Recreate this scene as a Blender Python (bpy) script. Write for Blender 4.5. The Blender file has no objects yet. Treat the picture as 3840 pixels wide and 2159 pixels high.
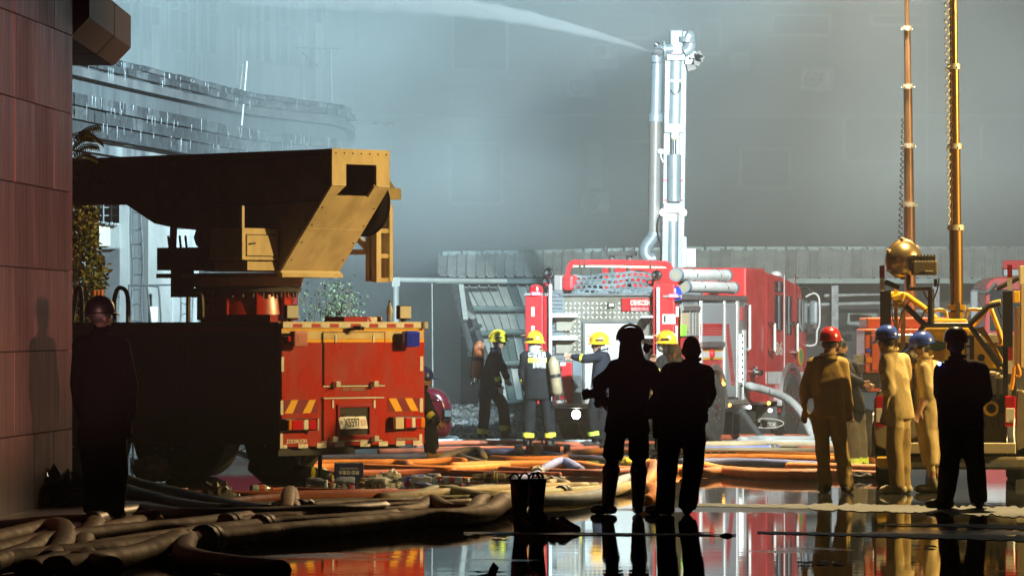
import bpy, bmesh, math, random
import numpy as np
from mathutils import Vector, Matrix, noise
from mathutils.bvhtree import BVHTree
random.seed(11)
PI = math.pi
sc = bpy.context.scene
C = sc.collection
# ---------------------------------------------------------------- camera
# long telephoto from standing height; one pixel of the 3840-wide photograph = 1/20000 rad
F, CX, HZ, EYE = 20000.0, 1920.0, 1235.0, 1.75
cd = bpy.data.cameras.new('camera'); cam = bpy.data.objects.new('camera', cd); C.objects.link(cam)
cd.sensor_width = 36.0; cd.lens = 36.0 * F / 3840.0
cd.clip_start = 0.5; cd.clip_end = 3000
cam.location = (0, 0, EYE)
cam.rotation_euler = (PI / 2 + math.atan((HZ - 1079.5) / F), 0, 0)
sc.camera = cam
# ---------------------------------------------------------------- night sky (no sun; the light towers below do the lighting)
w = bpy.data.worlds.new('World'); sc.world = w; w.use_nodes = True
nt = w.node_tree; nt.nodes.clear()
sky = nt.nodes.new('ShaderNodeTexSky'); sky.sky_type = 'NISHITA'; sky.sun_disc = False
sky.sun_elevation = math.radians(-4.0); sky.sun_rotation = math.radians(200)
bgn = nt.nodes.new('ShaderNodeBackground'); bgn.inputs['Strength'].default_value = 0.025
out = nt.nodes.new('ShaderNodeOutputWorld')
nt.links.new(sky.outputs[0], bgn.inputs[0]); nt.links.new(bgn.outputs[0], out.inputs[0])
vs = sc.view_settings
vs.view_transform = 'Standard'; vs.look = 'None'; vs.exposure = 0.0; vs.gamma = 1.0; vs.use_curve_mapping = False
cy = sc.cycles
cy.use_denoising = True
try: cy.denoiser = 'OPENIMAGEDENOISE'
except Exception: pass
cy.max_bounces = 6; cy.diffuse_bounces = 2; cy.glossy_bounces = 4; cy.transmission_bounces = 4
cy.transparent_max_bounces = 12; cy.volume_bounces = 1
cy.sample_clamp_indirect = 4.0; cy.caustics_reflective = False; cy.caustics_refractive = False
cy.volume_step_rate = 2.0; cy.volume_max_steps = 64
cy.use_light_tree = True
# lamp heads of the light towers (built further down): position, aim, colour, watts, cone (deg), blend, size
LAMPS = {
    'cool_left':  ((4.9, 70.6, 7.30), (-11.0, 87.5, 5.2), (0.58, 0.87, 1.0), 60000, 84, 0.9, 0.16),
    'cool_back':  ((5.7, 71.0, 7.30), (5.0, 90.0, 2.6), (0.96, 0.99, 0.92), 23000, 108, 0.7, 0.16),
    'white_front': ((5.3, 69.0, 7.30), (1.5, 66.0, 0.0), (1.0, 0.80, 0.48), 46000, 94, 1.0, 0.16),
    'heap_fill': ((5.3, 69.0, 7.30), (-2.3, 46.0, 0.0), (1.0, 0.64, 0.30), 8000, 16, 0.7, 0.16),  # extra head added to the mast to brighten the hose heap
    'warm_left':  ((18.5, 55.0, 7.40), (-3.0, 64.5, 1.0), (1.0, 0.69, 0.26), 36000, 64, 0.85, 0.25),
    'warm_down':  ((5.4, 60.4, 8.20), (4.4, 56.0, 0.0), (1.0, 0.74, 0.34), 9500, 66, 0.5, 0.18),
}
def spot(name, loc, aim, col, watt, cone, blend, size, parent=None):
    l = bpy.data.lights.new(name, 'SPOT'); l.energy = watt; l.color = col
    l.spot_size = math.radians(cone); l.spot_blend = blend; l.shadow_soft_size = size
    o = bpy.data.objects.new(name, l); C.objects.link(o)
    o.location = loc
    o.rotation_euler = (Vector(aim) - Vector(loc)).to_track_quat('-Z', 'Y').to_euler()
    return o

# ---------------------------------------------------------------- pixel helpers: a pixel gives a ray, a touched plane gives its distance
def P(px, py, d):
    return Vector(((px - CX) / F * d, d, EYE + (HZ - py) / F * d))
def G(px, py, z=0.0):
    return P(px, py, (EYE - z) * F / (py - HZ))

class Frame:
    """a yawed upright frame standing on the ground: local x across, y along, z up"""
    def __init__(s, O, deg):
        s.O = Vector(O); s.rz = math.radians(deg)
        s.M = Matrix.Translation(s.O) @ Matrix.Rotation(s.rz, 4, 'Z'); s.I = s.M.inverted()
    def at(s, px, py, x=None, y=None, z=None):
        o = s.I @ Vector((0, 0, EYE)); d = s.I.to_3x3() @ Vector(((px - CX) / F, 1, (HZ - py) / F))
        k, v = (0, x) if x is not None else (1, y) if y is not None else (2, z)
        return o + d * ((v - o[k]) / d[k])

# ---------------------------------------------------------------- mesh collector
class MB:
    def __init__(s): s.v = []; s.f = []
    def add(s, vs, fs):
        n = len(s.v); s.v += [tuple(v) for v in vs]; s.f += [tuple(i + n for i in f) for f in fs]; return s
    def bb(s, x0, x1, y0, y1, z0, z1):
        v = [(x, y, z) for z in (z0, z1) for y in (y0, y1) for x in (x0, x1)]
        return s.add(v, [(0, 2, 3, 1), (4, 5, 7, 6), (0, 1, 5, 4), (2, 6, 7, 3), (0, 4, 6, 2), (1, 3, 7, 5)])
    def box(s, c, d, M=None):
        v = [Vector((sx * d[0] / 2, sy * d[1] / 2, sz * d[2] / 2)) for sz in (-1, 1) for sy in (-1, 1) for sx in (-1, 1)]
        v = [(M @ p if M else p) + Vector(c) for p in v]
        return s.add(v, [(0, 2, 3, 1), (4, 5, 7, 6), (0, 1, 5, 4), (2, 6, 7, 3), (0, 4, 6, 2), (1, 3, 7, 5)])
    def tube(s, pts, r, n=10, cap=True, flat=1.0):
        pts = [Vector(p) for p in pts]; m = len(pts); rr = r if isinstance(r, (list, tuple)) else [r] * m
        up = Vector((0, 0, 1)); b0 = len(s.v); prev = None
        for i, p in enumerate(pts):
            t = (pts[min(i + 1, m - 1)] - pts[max(i - 1, 0)])
            if t.length < 1e-9: t = Vector((1, 0, 0))
            t.normalize()
            if prev is None:
                ref = up if abs(t.z) < 0.9 else Vector((0, 1, 0))
                a = t.cross(ref).normalized()
            else:
                a = (prev - t * prev.dot(t)); a = a.normalized() if a.length > 1e-6 else t.orthogonal().normalized()
            prev = a; b = t.cross(a)
            if abs(b.z) >= abs(a.z): fa, fb = 1.0, flat
            else: fa, fb = flat, 1.0
            for k in range(n):
                q = 2 * PI * k / n
                s.v.append(tuple(p + a * (math.cos(q) * rr[i] * fa) + b * (math.sin(q) * rr[i] * fb)))
        for i in range(m - 1):
            for k in range(n):
                k2 = (k + 1) % n
                s.f.append((b0 + i * n + k, b0 + i * n + k2, b0 + (i + 1) * n + k2, b0 + (i + 1) * n + k))
        if cap:
            s.f.append(tuple(b0 + k for k in reversed(range(n)))); s.f.append(tuple(b0 + (m - 1) * n + k for k in range(n)))
        return s
    def cyl(s, p0, p1, r, n=16, r1=None): return s.tube([p0, p1], [r, r if r1 is None else r1], n)
    def bar(s, p0, p1, w, h=None):
        """square bar"""
        h = h or w; p0 = Vector(p0); p1 = Vector(p1); t = (p1 - p0); L = t.length; t.normalize()
        ref = Vector((0, 0, 1)) if abs(t.z) < 0.95 else Vector((0, 1, 0))
        a = t.cross(ref).normalized(); b = a.cross(t).normalized()
        M = Matrix((a, t, b)).transposed()
        return s.box((p0 + p1) / 2, (w, L, h), M)
    def lathe(s, prof, o=(0, 0, 0), n=20, M=None):
        b0 = len(s.v); o = Vector(o); m = len(prof)
        for r, z in prof:
            for k in range(n):
                p = Vector((r * math.cos(2 * PI * k / n), r * math.sin(2 * PI * k / n), z))
                s.v.append(tuple((M @ p if M else p) + o))
        for i in range(m - 1):
            for k in range(n):
                k2 = (k + 1) % n
                s.f.append((b0 + i * n + k, b0 + i * n + k2, b0 + (i + 1) * n + k2, b0 + (i + 1) * n + k))
        s.f.append(tuple(b0 + k for k in reversed(range(n)))); s.f.append(tuple(b0 + (m - 1) * n + k for k in range(n)))
        return s
    def prism(s, poly, lo, hi, ax='x'):
        """poly: 2-D outline; ax: extrusion axis (x: poly=(y,z); y: poly=(x,z); z: poly=(x,y))"""
        n = len(poly)
        def mk(p, e): return {'x': (e, p[0], p[1]), 'y': (p[0], e, p[1]), 'z': (p[0], p[1], e)}[ax]
        v = [mk(p, lo) for p in poly] + [mk(p, hi) for p in poly]
        area = sum(poly[i][0] * poly[(i + 1) % n][1] - poly[(i + 1) % n][0] * poly[i][1] for i in range(n))
        f = [(i, (i + 1) % n, n + (i + 1) % n, n + i) for i in range(n)] + [tuple(reversed(range(n))), tuple(range(n, 2 * n))]
        flip = (area < 0) ^ (ax == 'y')
        if flip: f = [tuple(reversed(q)) for q in f]
        return s.add(v, f)
    def ell(s, c, r, nu=14, nv=9, M=None):
        r = (r, r, r) if isinstance(r, (int, float)) else r; c = Vector(c); vs = []; fs = []
        for j in range(nv + 1):
            t = -PI / 2 + PI * j / nv
            for k in range(nu):
                q = 2 * PI * k / nu
                p = Vector((r[0] * math.cos(t) * math.cos(q), r[1] * math.cos(t) * math.sin(q), r[2] * math.sin(t)))
                vs.append((M @ p if M else p) + c)
        for j in range(nv):
            for k in range(nu):
                k2 = (k + 1) % nu
                fs.append((j * nu + k, j * nu + k2, (j + 1) * nu + k2, (j + 1) * nu + k))
        return s.add(vs, fs)
    def loft(s, rings):
        n = len(rings[0]); b0 = len(s.v)
        for r in rings: s.v += [tuple(p) for p in r]
        for i in range(len(rings) - 1):
            for k in range(n):
                k2 = (k + 1) % n
                s.f.append((b0 + i * n + k, b0 + i * n + k2, b0 + (i + 1) * n + k2, b0 + (i + 1) * n + k))
        s.f.append(tuple(b0 + k for k in reversed(range(n)))); s.f.append(tuple(b0 + (len(rings) - 1) * n + k for k in range(n)))
        return s
    def quad(s, a, b, c, d): return s.add([a, b, c, d], [(0, 1, 2, 3)])
    def mesh(s, name):
        me = bpy.data.meshes.new(name); me.from_pydata(s.v, [], s.f); me.update(); return me
    def build(s, name, m, parent=None, smooth=False, bevel=0.0, world=False, kind=None):
        if world and parent is not None:
            W_ = Matrix.Identity(4); q_ = parent
            while q_ is not None: W_ = Matrix.Translation(q_.location) @ q_.rotation_euler.to_matrix().to_4x4() @ W_; q_ = q_.parent
            I = W_.inverted()
            s.v = [tuple(I @ Vector(p)) for p in s.v]
        o = bpy.data.objects.new(name, s.mesh(name)); C.objects.link(o)
        if m is not None: o.data.materials.append(m)
        if parent is not None: o.parent = parent
        if smooth:
            o.data.shade_smooth()
            if smooth != 'all':
                try: o.data.set_sharp_from_angle(angle=math.radians(38))
                except Exception: pass
        if bevel:
            b = o.modifiers.new('bevel', 'BEVEL'); b.width = bevel; b.segments = 2; b.limit_method = 'ANGLE'; b.angle_limit = 0.6
        if kind: o['kind'] = kind
        return o

def tag(o, label, cat=None, group=None, kind=None):
    if label: o['label'] = label
    if cat: o['category'] = cat
    if group: o['group'] = group
    if kind: o['kind'] = kind
    return o
def thing(name, label, cat, loc=(0, 0, 0), rz=0.0, group=None):
    o = bpy.data.objects.new(name, None); C.objects.link(o); o.empty_display_size = 0.2
    o.location = loc; o.rotation_euler = (0, 0, rz)
    return tag(o, label, cat, group)
def copy_tree(o, parent=None):
    c = o.copy(); C.objects.link(c); c.parent = parent
    for ch in o.children: copy_tree(ch, c)
    return c
def catmull(pts, k=6):
    pts = [Vector(p) for p in pts]; out = []
    if len(pts) < 3: k = max(k, 2)
    q = [pts[0] * 2 - pts[1]] + pts + [pts[-1] * 2 - pts[-2]]
    for i in range(1, len(q) - 2):
        p0, p1, p2, p3 = q[i - 1], q[i], q[i + 1], q[i + 2]
        for j in range(k):
            t = j / k
            out.append(0.5 * ((2 * p1) + (p2 - p0) * t + (2 * p0 - 5 * p1 + 4 * p2 - p3) * t * t + (3 * p1 - p0 - 3 * p2 + p3) * t ** 3))
    out.append(pts[-1]); return out
_fontcache = {}
def text(body, h, m, parent, M, name='lettering', ext=0.002, wid=None, bold=0.0):
    """flat lettering in the xz plane of M (x right, z up, facing local -y), h = cap height, wid = total width"""
    cu = bpy.data.curves.new('t', 'FONT'); cu.body = body; cu.size = 1.0; cu.extrude = 0.0; cu.offset = bold
    cu.align_x = 'CENTER'; cu.align_y = 'CENTER'; cu.resolution_u = 3
    to = bpy.data.objects.new('t', cu); C.objects.link(to)
    dg = bpy.context.evaluated_depsgraph_get(); dg.update()
    me = bpy.data.meshes.new_from_object(to.evaluated_get(dg))
    bpy.data.objects.remove(to); bpy.data.curves.remove(cu)
    if len(me.vertices) == 0: return None
    co = np.empty(len(me.vertices) * 3, dtype=np.float32); me.vertices.foreach_get('co', co); co = co.reshape(-1, 3)
    mn, mx = co.min(0), co.max(0); c = (mn + mx) / 2
    sx = sy = h / max(mx[1] - mn[1], 1e-6)
    if wid: sx = wid / max(mx[0] - mn[0], 1e-6)
    n = np.stack([(co[:, 0] - c[0]) * sx, np.full(len(co), -ext), (co[:, 1] - c[1]) * sy], 1)
    me.vertices.foreach_set('co', n.astype(np.float32).ravel()); me.name = name
    me.transform(M); me.update()
    o = bpy.data.objects.new(name, me); C.objects.link(o)
    me.materials.clear(); me.materials.append(m)
    o.parent = parent
    return o

# ---------------------------------------------------------------- materials
_m = {}
def mat(name, c=(.5, .5, .5), rough=.5, metal=0.0, c2=None, scale=6.0, stretch=(1, 1, 1), lo=.35, hi=.65, bump=0.0, bscale=60.0,
        spec=.5, emit=None, es=1.0, trans=0.0, alpha=1.0, coat=0.0, rvar=0.0, detail=4.0, bstretch=None, sheen=0.0, sub=None):
    if name in _m: return _m[name]
    m = bpy.data.materials.new(name); m.use_nodes = True; t = m.node_tree; N = t.nodes; L = t.links
    b = N['Principled BSDF']
    b.inputs['Base Color'].default_value = (*c, 1); b.inputs['Roughness'].default_value = rough
    b.inputs['Metallic'].default_value = metal; b.inputs['Specular IOR Level'].default_value = spec
    b.inputs['Transmission Weight'].default_value = trans; b.inputs['Alpha'].default_value = alpha
    b.inputs['Coat Weight'].default_value = coat; b.inputs['Coat Roughness'].default_value = 0.08
    if sheen: b.inputs['Sheen Weight'].default_value = sheen
    if emit: b.inputs['Emission Color'].default_value = (*emit, 1); b.inputs['Emission Strength'].default_value = es
    tc = N.new('ShaderNodeTexCoord')
    def nz(sc_, st, det=detail):
        mp = N.new('ShaderNodeMapping'); mp.inputs['Scale'].default_value = st; L.new(tc.outputs['Object'], mp.inputs[0])
        n = N.new('ShaderNodeTexNoise'); n.inputs['Scale'].default_value = sc_; n.inputs['Detail'].default_value = det
        n.inputs['Roughness'].default_value = .6; L.new(mp.outputs[0], n.inputs['Vector']); return n
    if c2 is not None or rvar:
        n = nz(scale, stretch)
        r = N.new('ShaderNodeMapRange'); r.inputs[1].default_value = lo; r.inputs[2].default_value = hi; L.new(n.outputs[0], r.inputs[0])
        if c2 is not None:
            mx = N.new('ShaderNodeMix'); mx.data_type = 'RGBA'; mx.inputs[6].default_value = (*c, 1); mx.inputs[7].default_value = (*c2, 1)
            L.new(r.outputs[0], mx.inputs[0]); L.new(mx.outputs[2], b.inputs['Base Color'])
        if rvar:
            rr = N.new('ShaderNodeMapRange'); rr.inputs[3].default_value = rough; rr.inputs[4].default_value = min(1, rough + rvar)
            L.new(r.outputs[0], rr.inputs[0]); L.new(rr.outputs[0], b.inputs['Roughness'])
    if bump:
        n2 = nz(bscale, bstretch or (1, 1, 1), 3.0)
        bp = N.new('ShaderNodeBump'); bp.inputs['Strength'].default_value = 1.0; bp.inputs['Distance'].default_value = bump
        L.new(n2.outputs[0], bp.inputs['Height']); L.new(bp.outputs[0], b.inputs['Normal'])
    _m[name] = m; return m

M_red = mat('red_paint', (.44, .028, .012), .22, c2=(.27, .020, .012), scale=2.0, stretch=(1.6, 1.6, .7), lo=.40, hi=.72, coat=.6, rvar=.3, bump=.0018, bscale=4, detail=7)
M_red2 = mat('engine_red_paint', (.56, .030, .034), .32, c2=(.46, .025, .028), scale=3, coat=.35, rvar=.15)
M_redd = mat('deep_red_paint', (.33, .018, .022), .35, coat=.3)
M_cream = mat('cream_paint', (.66, .53, .29), .36, c2=(.40, .30, .15), scale=2.2, stretch=(1.5, 1.5, .8), lo=.42, hi=.75, coat=.25, rvar=.25, bump=.0015, bscale=5, detail=8)
M_cream2 = mat('cream_trim', (.62, .54, .36), .45)
M_yel = mat('yellow_tape', (.80, .42, .02), .4)
M_white = mat('white_tape', (.72, .70, .62), .45, c2=(.55, .52, .45), scale=30)
M_wpaint = mat('white_paint', (.70, .72, .72), .4, c2=(.56, .58, .58), scale=8)
M_black = mat('black_plastic', (.012, .012, .013), .5)
M_rubber = mat('tyre_rubber', (.028, .028, .03), .75, c2=(.07, .068, .062), scale=9, bump=.003, bscale=40)
M_steel = mat('bare_steel', (.55, .57, .58), .32, metal=.9, c2=(.38, .39, .40), scale=12, rvar=.2)
M_chrome = mat('chrome', (.75, .76, .78), .12, metal=1.0)
M_dsteel = mat('dark_steel', (.07, .072, .075), .55, metal=.5, c2=(.11, .10, .09), scale=10)
M_tread = mat('chequer_plate', (.50, .50, .47), .34, metal=.6, c2=(.36, .33, .28), scale=5, rvar=.15)
M_silver = mat('silver_paint', (.24, .29, .33), .4, metal=.35, c2=(.19, .24, .27), scale=5)
M_glass = mat('dark_glass', (.02, .03, .035), .06, spec=.8, coat=.6)
M_lens_r = mat('red_lens', (.55, .012, .018), .15, coat=.6, spec=.7)
M_lens_b = mat('blue_lens', (.02, .04, .55), .15, coat=.6, spec=.7)
M_lens_w = mat('clear_lens', (.75, .74, .66), .18, coat=.6)
M_lens_o = mat('amber_lens', (.70, .20, .01), .2, coat=.5)
M_lens_p = mat('frosted_pink_lens', (.52, .20, .17), .3, coat=.4)
def emis(name, c, s): return mat(name, (.02, .02, .02), .5, emit=c, es=s)
M_glow_w = emis('lit_white_led', (1.0, .97, .9), 30)
M_glow_led = emis('lit_strip_led', (.92, .97, 1.0), 5)
M_glow_r = emis('lit_red_led', (1.0, .10, .16), 9)
M_glow_o = emis('lit_amber_lamp', (1.0, .42, .06), 7)
M_glow_b = emis('lit_blue_led', (.12, .2, 1.0), 9)
# ================================================================= SETTING
def ground_material():
    m = bpy.data.materials.new('wet_asphalt'); m.use_nodes = True; t = m.node_tree; N = t.nodes; L = t.links
    b = N['Principled BSDF']; b.inputs['Base Color'].default_value = (.022, .022, .024, 1); b.inputs['IOR'].default_value = 1.36
    tc = N.new('ShaderNodeTexCoord')
    def nz(scale, st, det=4, dist=0.0):
        mp = N.new('ShaderNodeMapping'); mp.inputs['Scale'].default_value = st; L.new(tc.outputs['Object'], mp.inputs[0])
        n = N.new('ShaderNodeTexNoise'); n.inputs['Scale'].default_value = scale; n.inputs['Detail'].default_value = det
        n.inputs['Distortion'].default_value = dist; L.new(mp.outputs[0], n.inputs['Vector']); return n
    big = nz(1.0, (.16, .30, 1), 6, .4)
    mr = N.new('ShaderNodeMapRange'); mr.inputs[1].default_value = .60; mr.inputs[2].default_value = .66
    L.new(big.outputs[0], mr.inputs[0])                       # 0 = standing water, 1 = bare wet asphalt
    fine = nz(5.0, (1, 1, 1), 5)
    col = N.new('ShaderNodeMix'); col.data_type = 'RGBA'
    col.inputs[6].default_value = (.012, .013, .014, 1); col.inputs[7].default_value = (.055, .053, .05, 1)
    L.new(fine.outputs[0], col.inputs[0]); L.new(col.outputs[2], b.inputs['Base Color'])
    ro = N.new('ShaderNodeMapRange'); ro.inputs[3].default_value = .018; ro.inputs[4].default_value = .30
    L.new(mr.outputs[0], ro.inputs[0]); L.new(ro.outputs[0], b.inputs['Roughness'])
    rip = nz(1.0, (.5, 3.4, 1), 5, .8)
    bp = N.new('ShaderNodeBump'); bp.inputs['Strength'].default_value = 1; bp.inputs['Distance'].default_value = .0005
    L.new(rip.outputs[0], bp.inputs['Height'])
    grain = nz(70.0, (1, 1, 1), 2)
    mg = N.new('ShaderNodeMath'); mg.operation = 'MULTIPLY'; L.new(grain.outputs[0], mg.inputs[0]); L.new(mr.outputs[0], mg.inputs[1])
    b2 = N.new('ShaderNodeBump'); b2.inputs['Strength'].default_value = 1; b2.inputs['Distance'].default_value = .0010
    L.new(mg.outputs[0], b2.inputs['Height']); L.new(bp.outputs[0], b2.inputs['Normal']); L.new(b2.outputs[0], b.inputs['Normal'])
    return m
tag(MB().quad((-60, -20, 0), (60, -20, 0), (60, 170, 0), (-60, 170, 0)).build('ground', ground_material()), None, kind='structure')

# strips of raised worn concrete that stand out of the water (rough, catching the lamps)
M_strip = mat('wet_rough_concrete', (.20, .20, .185), .5, c2=(.09, .09, .083), scale=9, bump=.004, bscale=55)
def strip(pts, z=.006):
    """pts: list of (px, y_near, y_far) on the ground, left to right"""
    top = []; bot = []
    rnd = random.Random(len(pts) * 7 + int(pts[0][1]))
    n = 260
    for i in range(n + 1):
        t = i / n * (len(pts) - 1); k = min(int(t), len(pts) - 2); f = t - k
        px = pts[k][0] * (1 - f) + pts[k + 1][0] * f
        yn = pts[k][1] * (1 - f) + pts[k + 1][1] * f; yf = pts[k][2] * (1 - f) + pts[k + 1][2] * f
        w1 = noise.noise(Vector((px * .003, yn, 0))); w2 = .3 * noise.noise(Vector((px * .02, yn, 5))); j = (-.35 * w1 - .3 * w2 + rnd.uniform(-.05, .05)) * (yn - yf); j2 = (.4 * w1 - .3 * w2 + rnd.uniform(-.05, .05)) * (yn - yf)
        bot.append(G(px, yn + j, z)); top.append(G(px, yf + j2, z))
    mb = MB(); mb.v = [tuple(p) for p in bot + top]
    mb.f = [(i, i + 1, n + 2 + i, n + 1 + i) for i in range(n)]
    tag(mb.build('road_strip', M_strip), None, kind='structure')
strip([(2560, 1894, 1886), (2950, 1904, 1888), (3400, 1918, 1892), (3860, 1936, 1900)])
strip([(2840, 1996, 1990), (3300, 2010, 1998), (3860, 2026, 2006)])
strip([(1740, 1999, 1993), (2250, 2003, 1996), (2760, 2006, 2000)], .007)
strip([(3300, 1966, 1962), (3600, 1972, 1962), (3860, 1984, 1966)], .008)

# ----------------------------------------------------------------- granite-clad building at the left
GW = Frame((-4.29, 52.0, 0), math.degrees(math.atan2(.998, .056)))   # local x runs back along the wall (away), so toward the camera is -x
M_gran = mat('brown_granite', (.27, .125, .092), .34, c2=(.15, .075, .06), scale=1.2, stretch=(6, 6, .7), lo=.3, hi=.7, rvar=.2, bump=.0008, bscale=3)
M_gran2 = mat('brown_granite_dark', (.22, .105, .08), .4, c2=(.13, .065, .052), scale=1.0, stretch=(5, 5, .6), rvar=.2)
M_joint = mat('dark_joint', (.018, .014, .013), .8)
gb = thing('granite_building', 'brown granite clad building corner with large slabs and projecting eave', 'building', GW.O, GW.rz)
MB().bb(-14, -.03, .035, 6, 0, 9.2).build('wall_core', M_joint, gb)
cw, ch = 1.25, .765
shared = MB().bb(-cw + .006, -.006, 0, .032, .006, ch - .006).mesh('slab'); shared.materials.append(M_gran)
shared2 = shared.copy(); shared2.materials.clear(); shared2.materials.append(M_gran2)
for r in range(12):
    for k in range(9):
        o = bpy.data.objects.new('slab', shared if random.random() < .72 else shared2); C.objects.link(o); o.parent = gb
        o.location = (-k * cw, random.uniform(-.004, .002), r * ch + .02)
        o.rotation_euler = (random.uniform(-.0025, .0025), 0, random.uniform(-.003, .003))
mbq = MB().bb(-.006, .02, 0, 5.5, 0, 9.2); mbq.build('end_wall', M_gran2, gb)
# eave that continues behind the corner
pr = [(-4.15, 5.16), (-4.15, 4.81), (-4.335, 4.62), (-5.4, 4.62), (-5.4, 5.16)]
M_eave = mat('rust_brown_fascia', (.075, .030, .018), .55, c2=(.04, .02, .014), scale=2.5, stretch=(1, 1, .5), bump=.001, bscale=10)
e = MB().prism([(x, z) for x, z in pr], 52.35, 55.6, 'y').build('eave', M_eave, gb, world=True)
e = MB().prism([(x + .004, z - .003) for x, z in pr], 55.62, 58.0, 'y').build('eave', M_eave, gb, world=True)

# ----------------------------------------------------------------- two-storey burnt building (curved corner), dripping stone band
plan_px = [(150, 72.6), (283, 75), (440, 78), (600, 81.2), (760, 84.6), (910, 88), (1010, 89.4), (1100, 90.7), (1180, 91.8), (1250, 93), (1300, 95.5), (1312, 99), (1300, 106)]
plan = [Vector(((px - CX) / F * d, d, 0)) for px, d in plan_px]
plan = [p for p in catmull(plan, 5)]
def ribbon(z0, z1, off=0.0, thick=.25, pl=plan):
    mb = MB(); n = len(pl); nr = []
    for i in range(n):
        t = (pl[min(i + 1, n - 1)] - pl[max(i - 1, 0)]).normalized(); nr.append(Vector((t.y, -t.x, 0)))
    out_ = [pl[i] + nr[i] * off for i in range(n)]; inn = [pl[i] + nr[i] * (off - thick) for i in range(n)]
    for i in range(n):
        for q in (out_, inn):
            for z in (z0, z1): mb.v.append((q[i].x, q[i].y, z))
    for i in range(n - 1):
        a, b = i * 4, i * 4 + 4
        mb.f += [(a, b, b + 1, a + 1), (a + 2, a + 3, b + 3, b + 2), (a + 1, b + 1, b + 3, a + 3), (a, a + 2, b + 2, b)]
    mb.f += [(0, 1, 3, 2), (len(mb.v) - 4, len(mb.v) - 2, len(mb.v) - 1, len(mb.v) - 3)]
    return mb
M_soot = mat('sooty_render', (.16, .165, .165), .7, c2=(.035, .038, .042), scale=1.4, stretch=(1, 1, .35), lo=.36, hi=.62, bump=.01, bscale=9, rvar=.2)
M_soot2 = mat('wet_pale_render', (.33, .33, .32), .55, c2=(.15, .155, .155), scale=1.2, stretch=(3, 3, .4), bump=.006, bscale=12)
M_sootd = mat('black_soot', (.035, .037, .04), .8, c2=(.075, .075, .075), scale=2)
M_blk = mat('wet_stone_block', (.036, .039, .042), .42, c2=(.013, .0145, .016), scale=7, stretch=(1, 1, .4), lo=.32, hi=.6, bump=.03, bscale=16, bstretch=(1, 1, .5), rvar=.25)
M_blk2 = mat('wet_stone_block_pale', (.07, .074, .077), .42, c2=(.03, .032, .034), scale=5, stretch=(1, 1, .4), bump=.012, bscale=14, bstretch=(1, 1, .5))
bb_ = thing('burnt_building', 'burnt low building with dripping stone parapet band and rounded corner', 'building')
ribbon(5.30, 5.44, .10, .4).build('coping', M_sootd, bb_)
ribbon(5.08, 5.30, -.06, .3).build('fascia', mat('wet_grey_fascia', (.07, .077, .08), .5, c2=(.04, .044, .047), scale=1.5, stretch=(3, 3, .5), bump=.006, bscale=12), bb_)
ribbon(4.46, 5.08, -.05, .3).build('band_core', M_sootd, bb_)
ribbon(4.30, 4.46, -.12, .5).build('soffit_beam', M_soot, bb_)
# stone blocks of parapet and band, one object each
cum = [0.0]
for i in range(1, len(plan)): cum.append(cum[-1] + (plan[i] - plan[i - 1]).length)
def along(t):
    for i in range(1, len(plan)):
        if t <= cum[i] or i == len(plan) - 1:
            f = (t - cum[i - 1]) / (cum[i] - cum[i - 1]); p = plan[i - 1].lerp(plan[i], f); d = (plan[i] - plan[i - 1]).normalized()
            return p, d
def blockrow(z0, z1, off, L, var, name='stone_block', tmax=22.0, mats=(M_blk, M_blk, M_blk2)):
    t = random.uniform(.2, .6)
    while t < tmax:
        l = L * random.uniform(.75, 1.3)
        p, d = along(t + l / 2); n = Vector((d.y, -d.x, 0))
        M = Matrix((d, -n, Vector((0, 0, 1)))).transposed()
        mb = MB(); nx, nz_ = 3, 2
        g = [[None] * (nz_ + 1) for _ in range(nx + 1)]
        for i in range(nx + 1):
            for j in range(nz_ + 1):
                e_ = 0 if (0 < i < nx and 0 < j < nz_) else -.015
                g[i][j] = Vector((-l / 2 + .01 + (l - .02) * i / nx, -.05 - e_ * -1 + random.uniform(-.014, .014), z0 + .008 + (z1 - z0 - .016) * j / nz_))
        vs_ = [g[i][j] for i in range(nx + 1) for j in range(nz_ + 1)]
        k = nz_ + 1
        fs_ = [(i * k + j, (i + 1) * k + j, (i + 1) * k + j + 1, i * k + j + 1) for i in range(nx) for j in range(nz_)]
        b0 = len(vs_)
        vs_ += [Vector((sx * (l / 2 - .01), .06, z)) for sx in (-1, 1) for z in (z0 + .008, z1 - .008)]
        fs_ += [(0, nz_, b0 + 1, b0), (nx * k, b0 + 2, b0 + 3, nx * k + nz_),
                tuple([i * k + nz_ for i in range(nx + 1)] + [b0 + 3, b0 + 1]), tuple([b0, b0 + 2] + [i * k for i in reversed(range(nx + 1))])]
        c = p + n * (off + var * random.uniform(-1, 1))
        mb.add([M @ v + Vector((c.x, c.y, 0)) for v in vs_], fs_)
        mb.build(name, random.choice(mats), bb_)
        t += l
blockrow(5.44, 5.56, .14, .75, .02); blockrow(5.56, 5.66, .12, .6, .03)
for z0, z1 in ((4.48, 4.68), (4.69, 4.88), (4.89, 5.07)): blockrow(z0, z1, .0, .85, .015)
# drip streaks and icicle-like runs hanging on the band
dr = MB()
for i in range(120):
    t = random.uniform(.3, 21); p, d = along(t); n = Vector((d.y, -d.x, 0)); z = random.choice([5.62, 5.5, 5.06, 4.95, 4.7]); l = random.uniform(.04, .2)
    q = p + n * (.20 if z > 5.3 else .085)
    dr.tube([q + Vector((0, 0, z)), q + Vector((0, 0, z - l))], [random.uniform(.003, .007), .002], 4)
dr.build('water_runs', mat('running_water', (.35, .38, .40), .12, spec=.8), bb_, kind='stuff')
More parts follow.
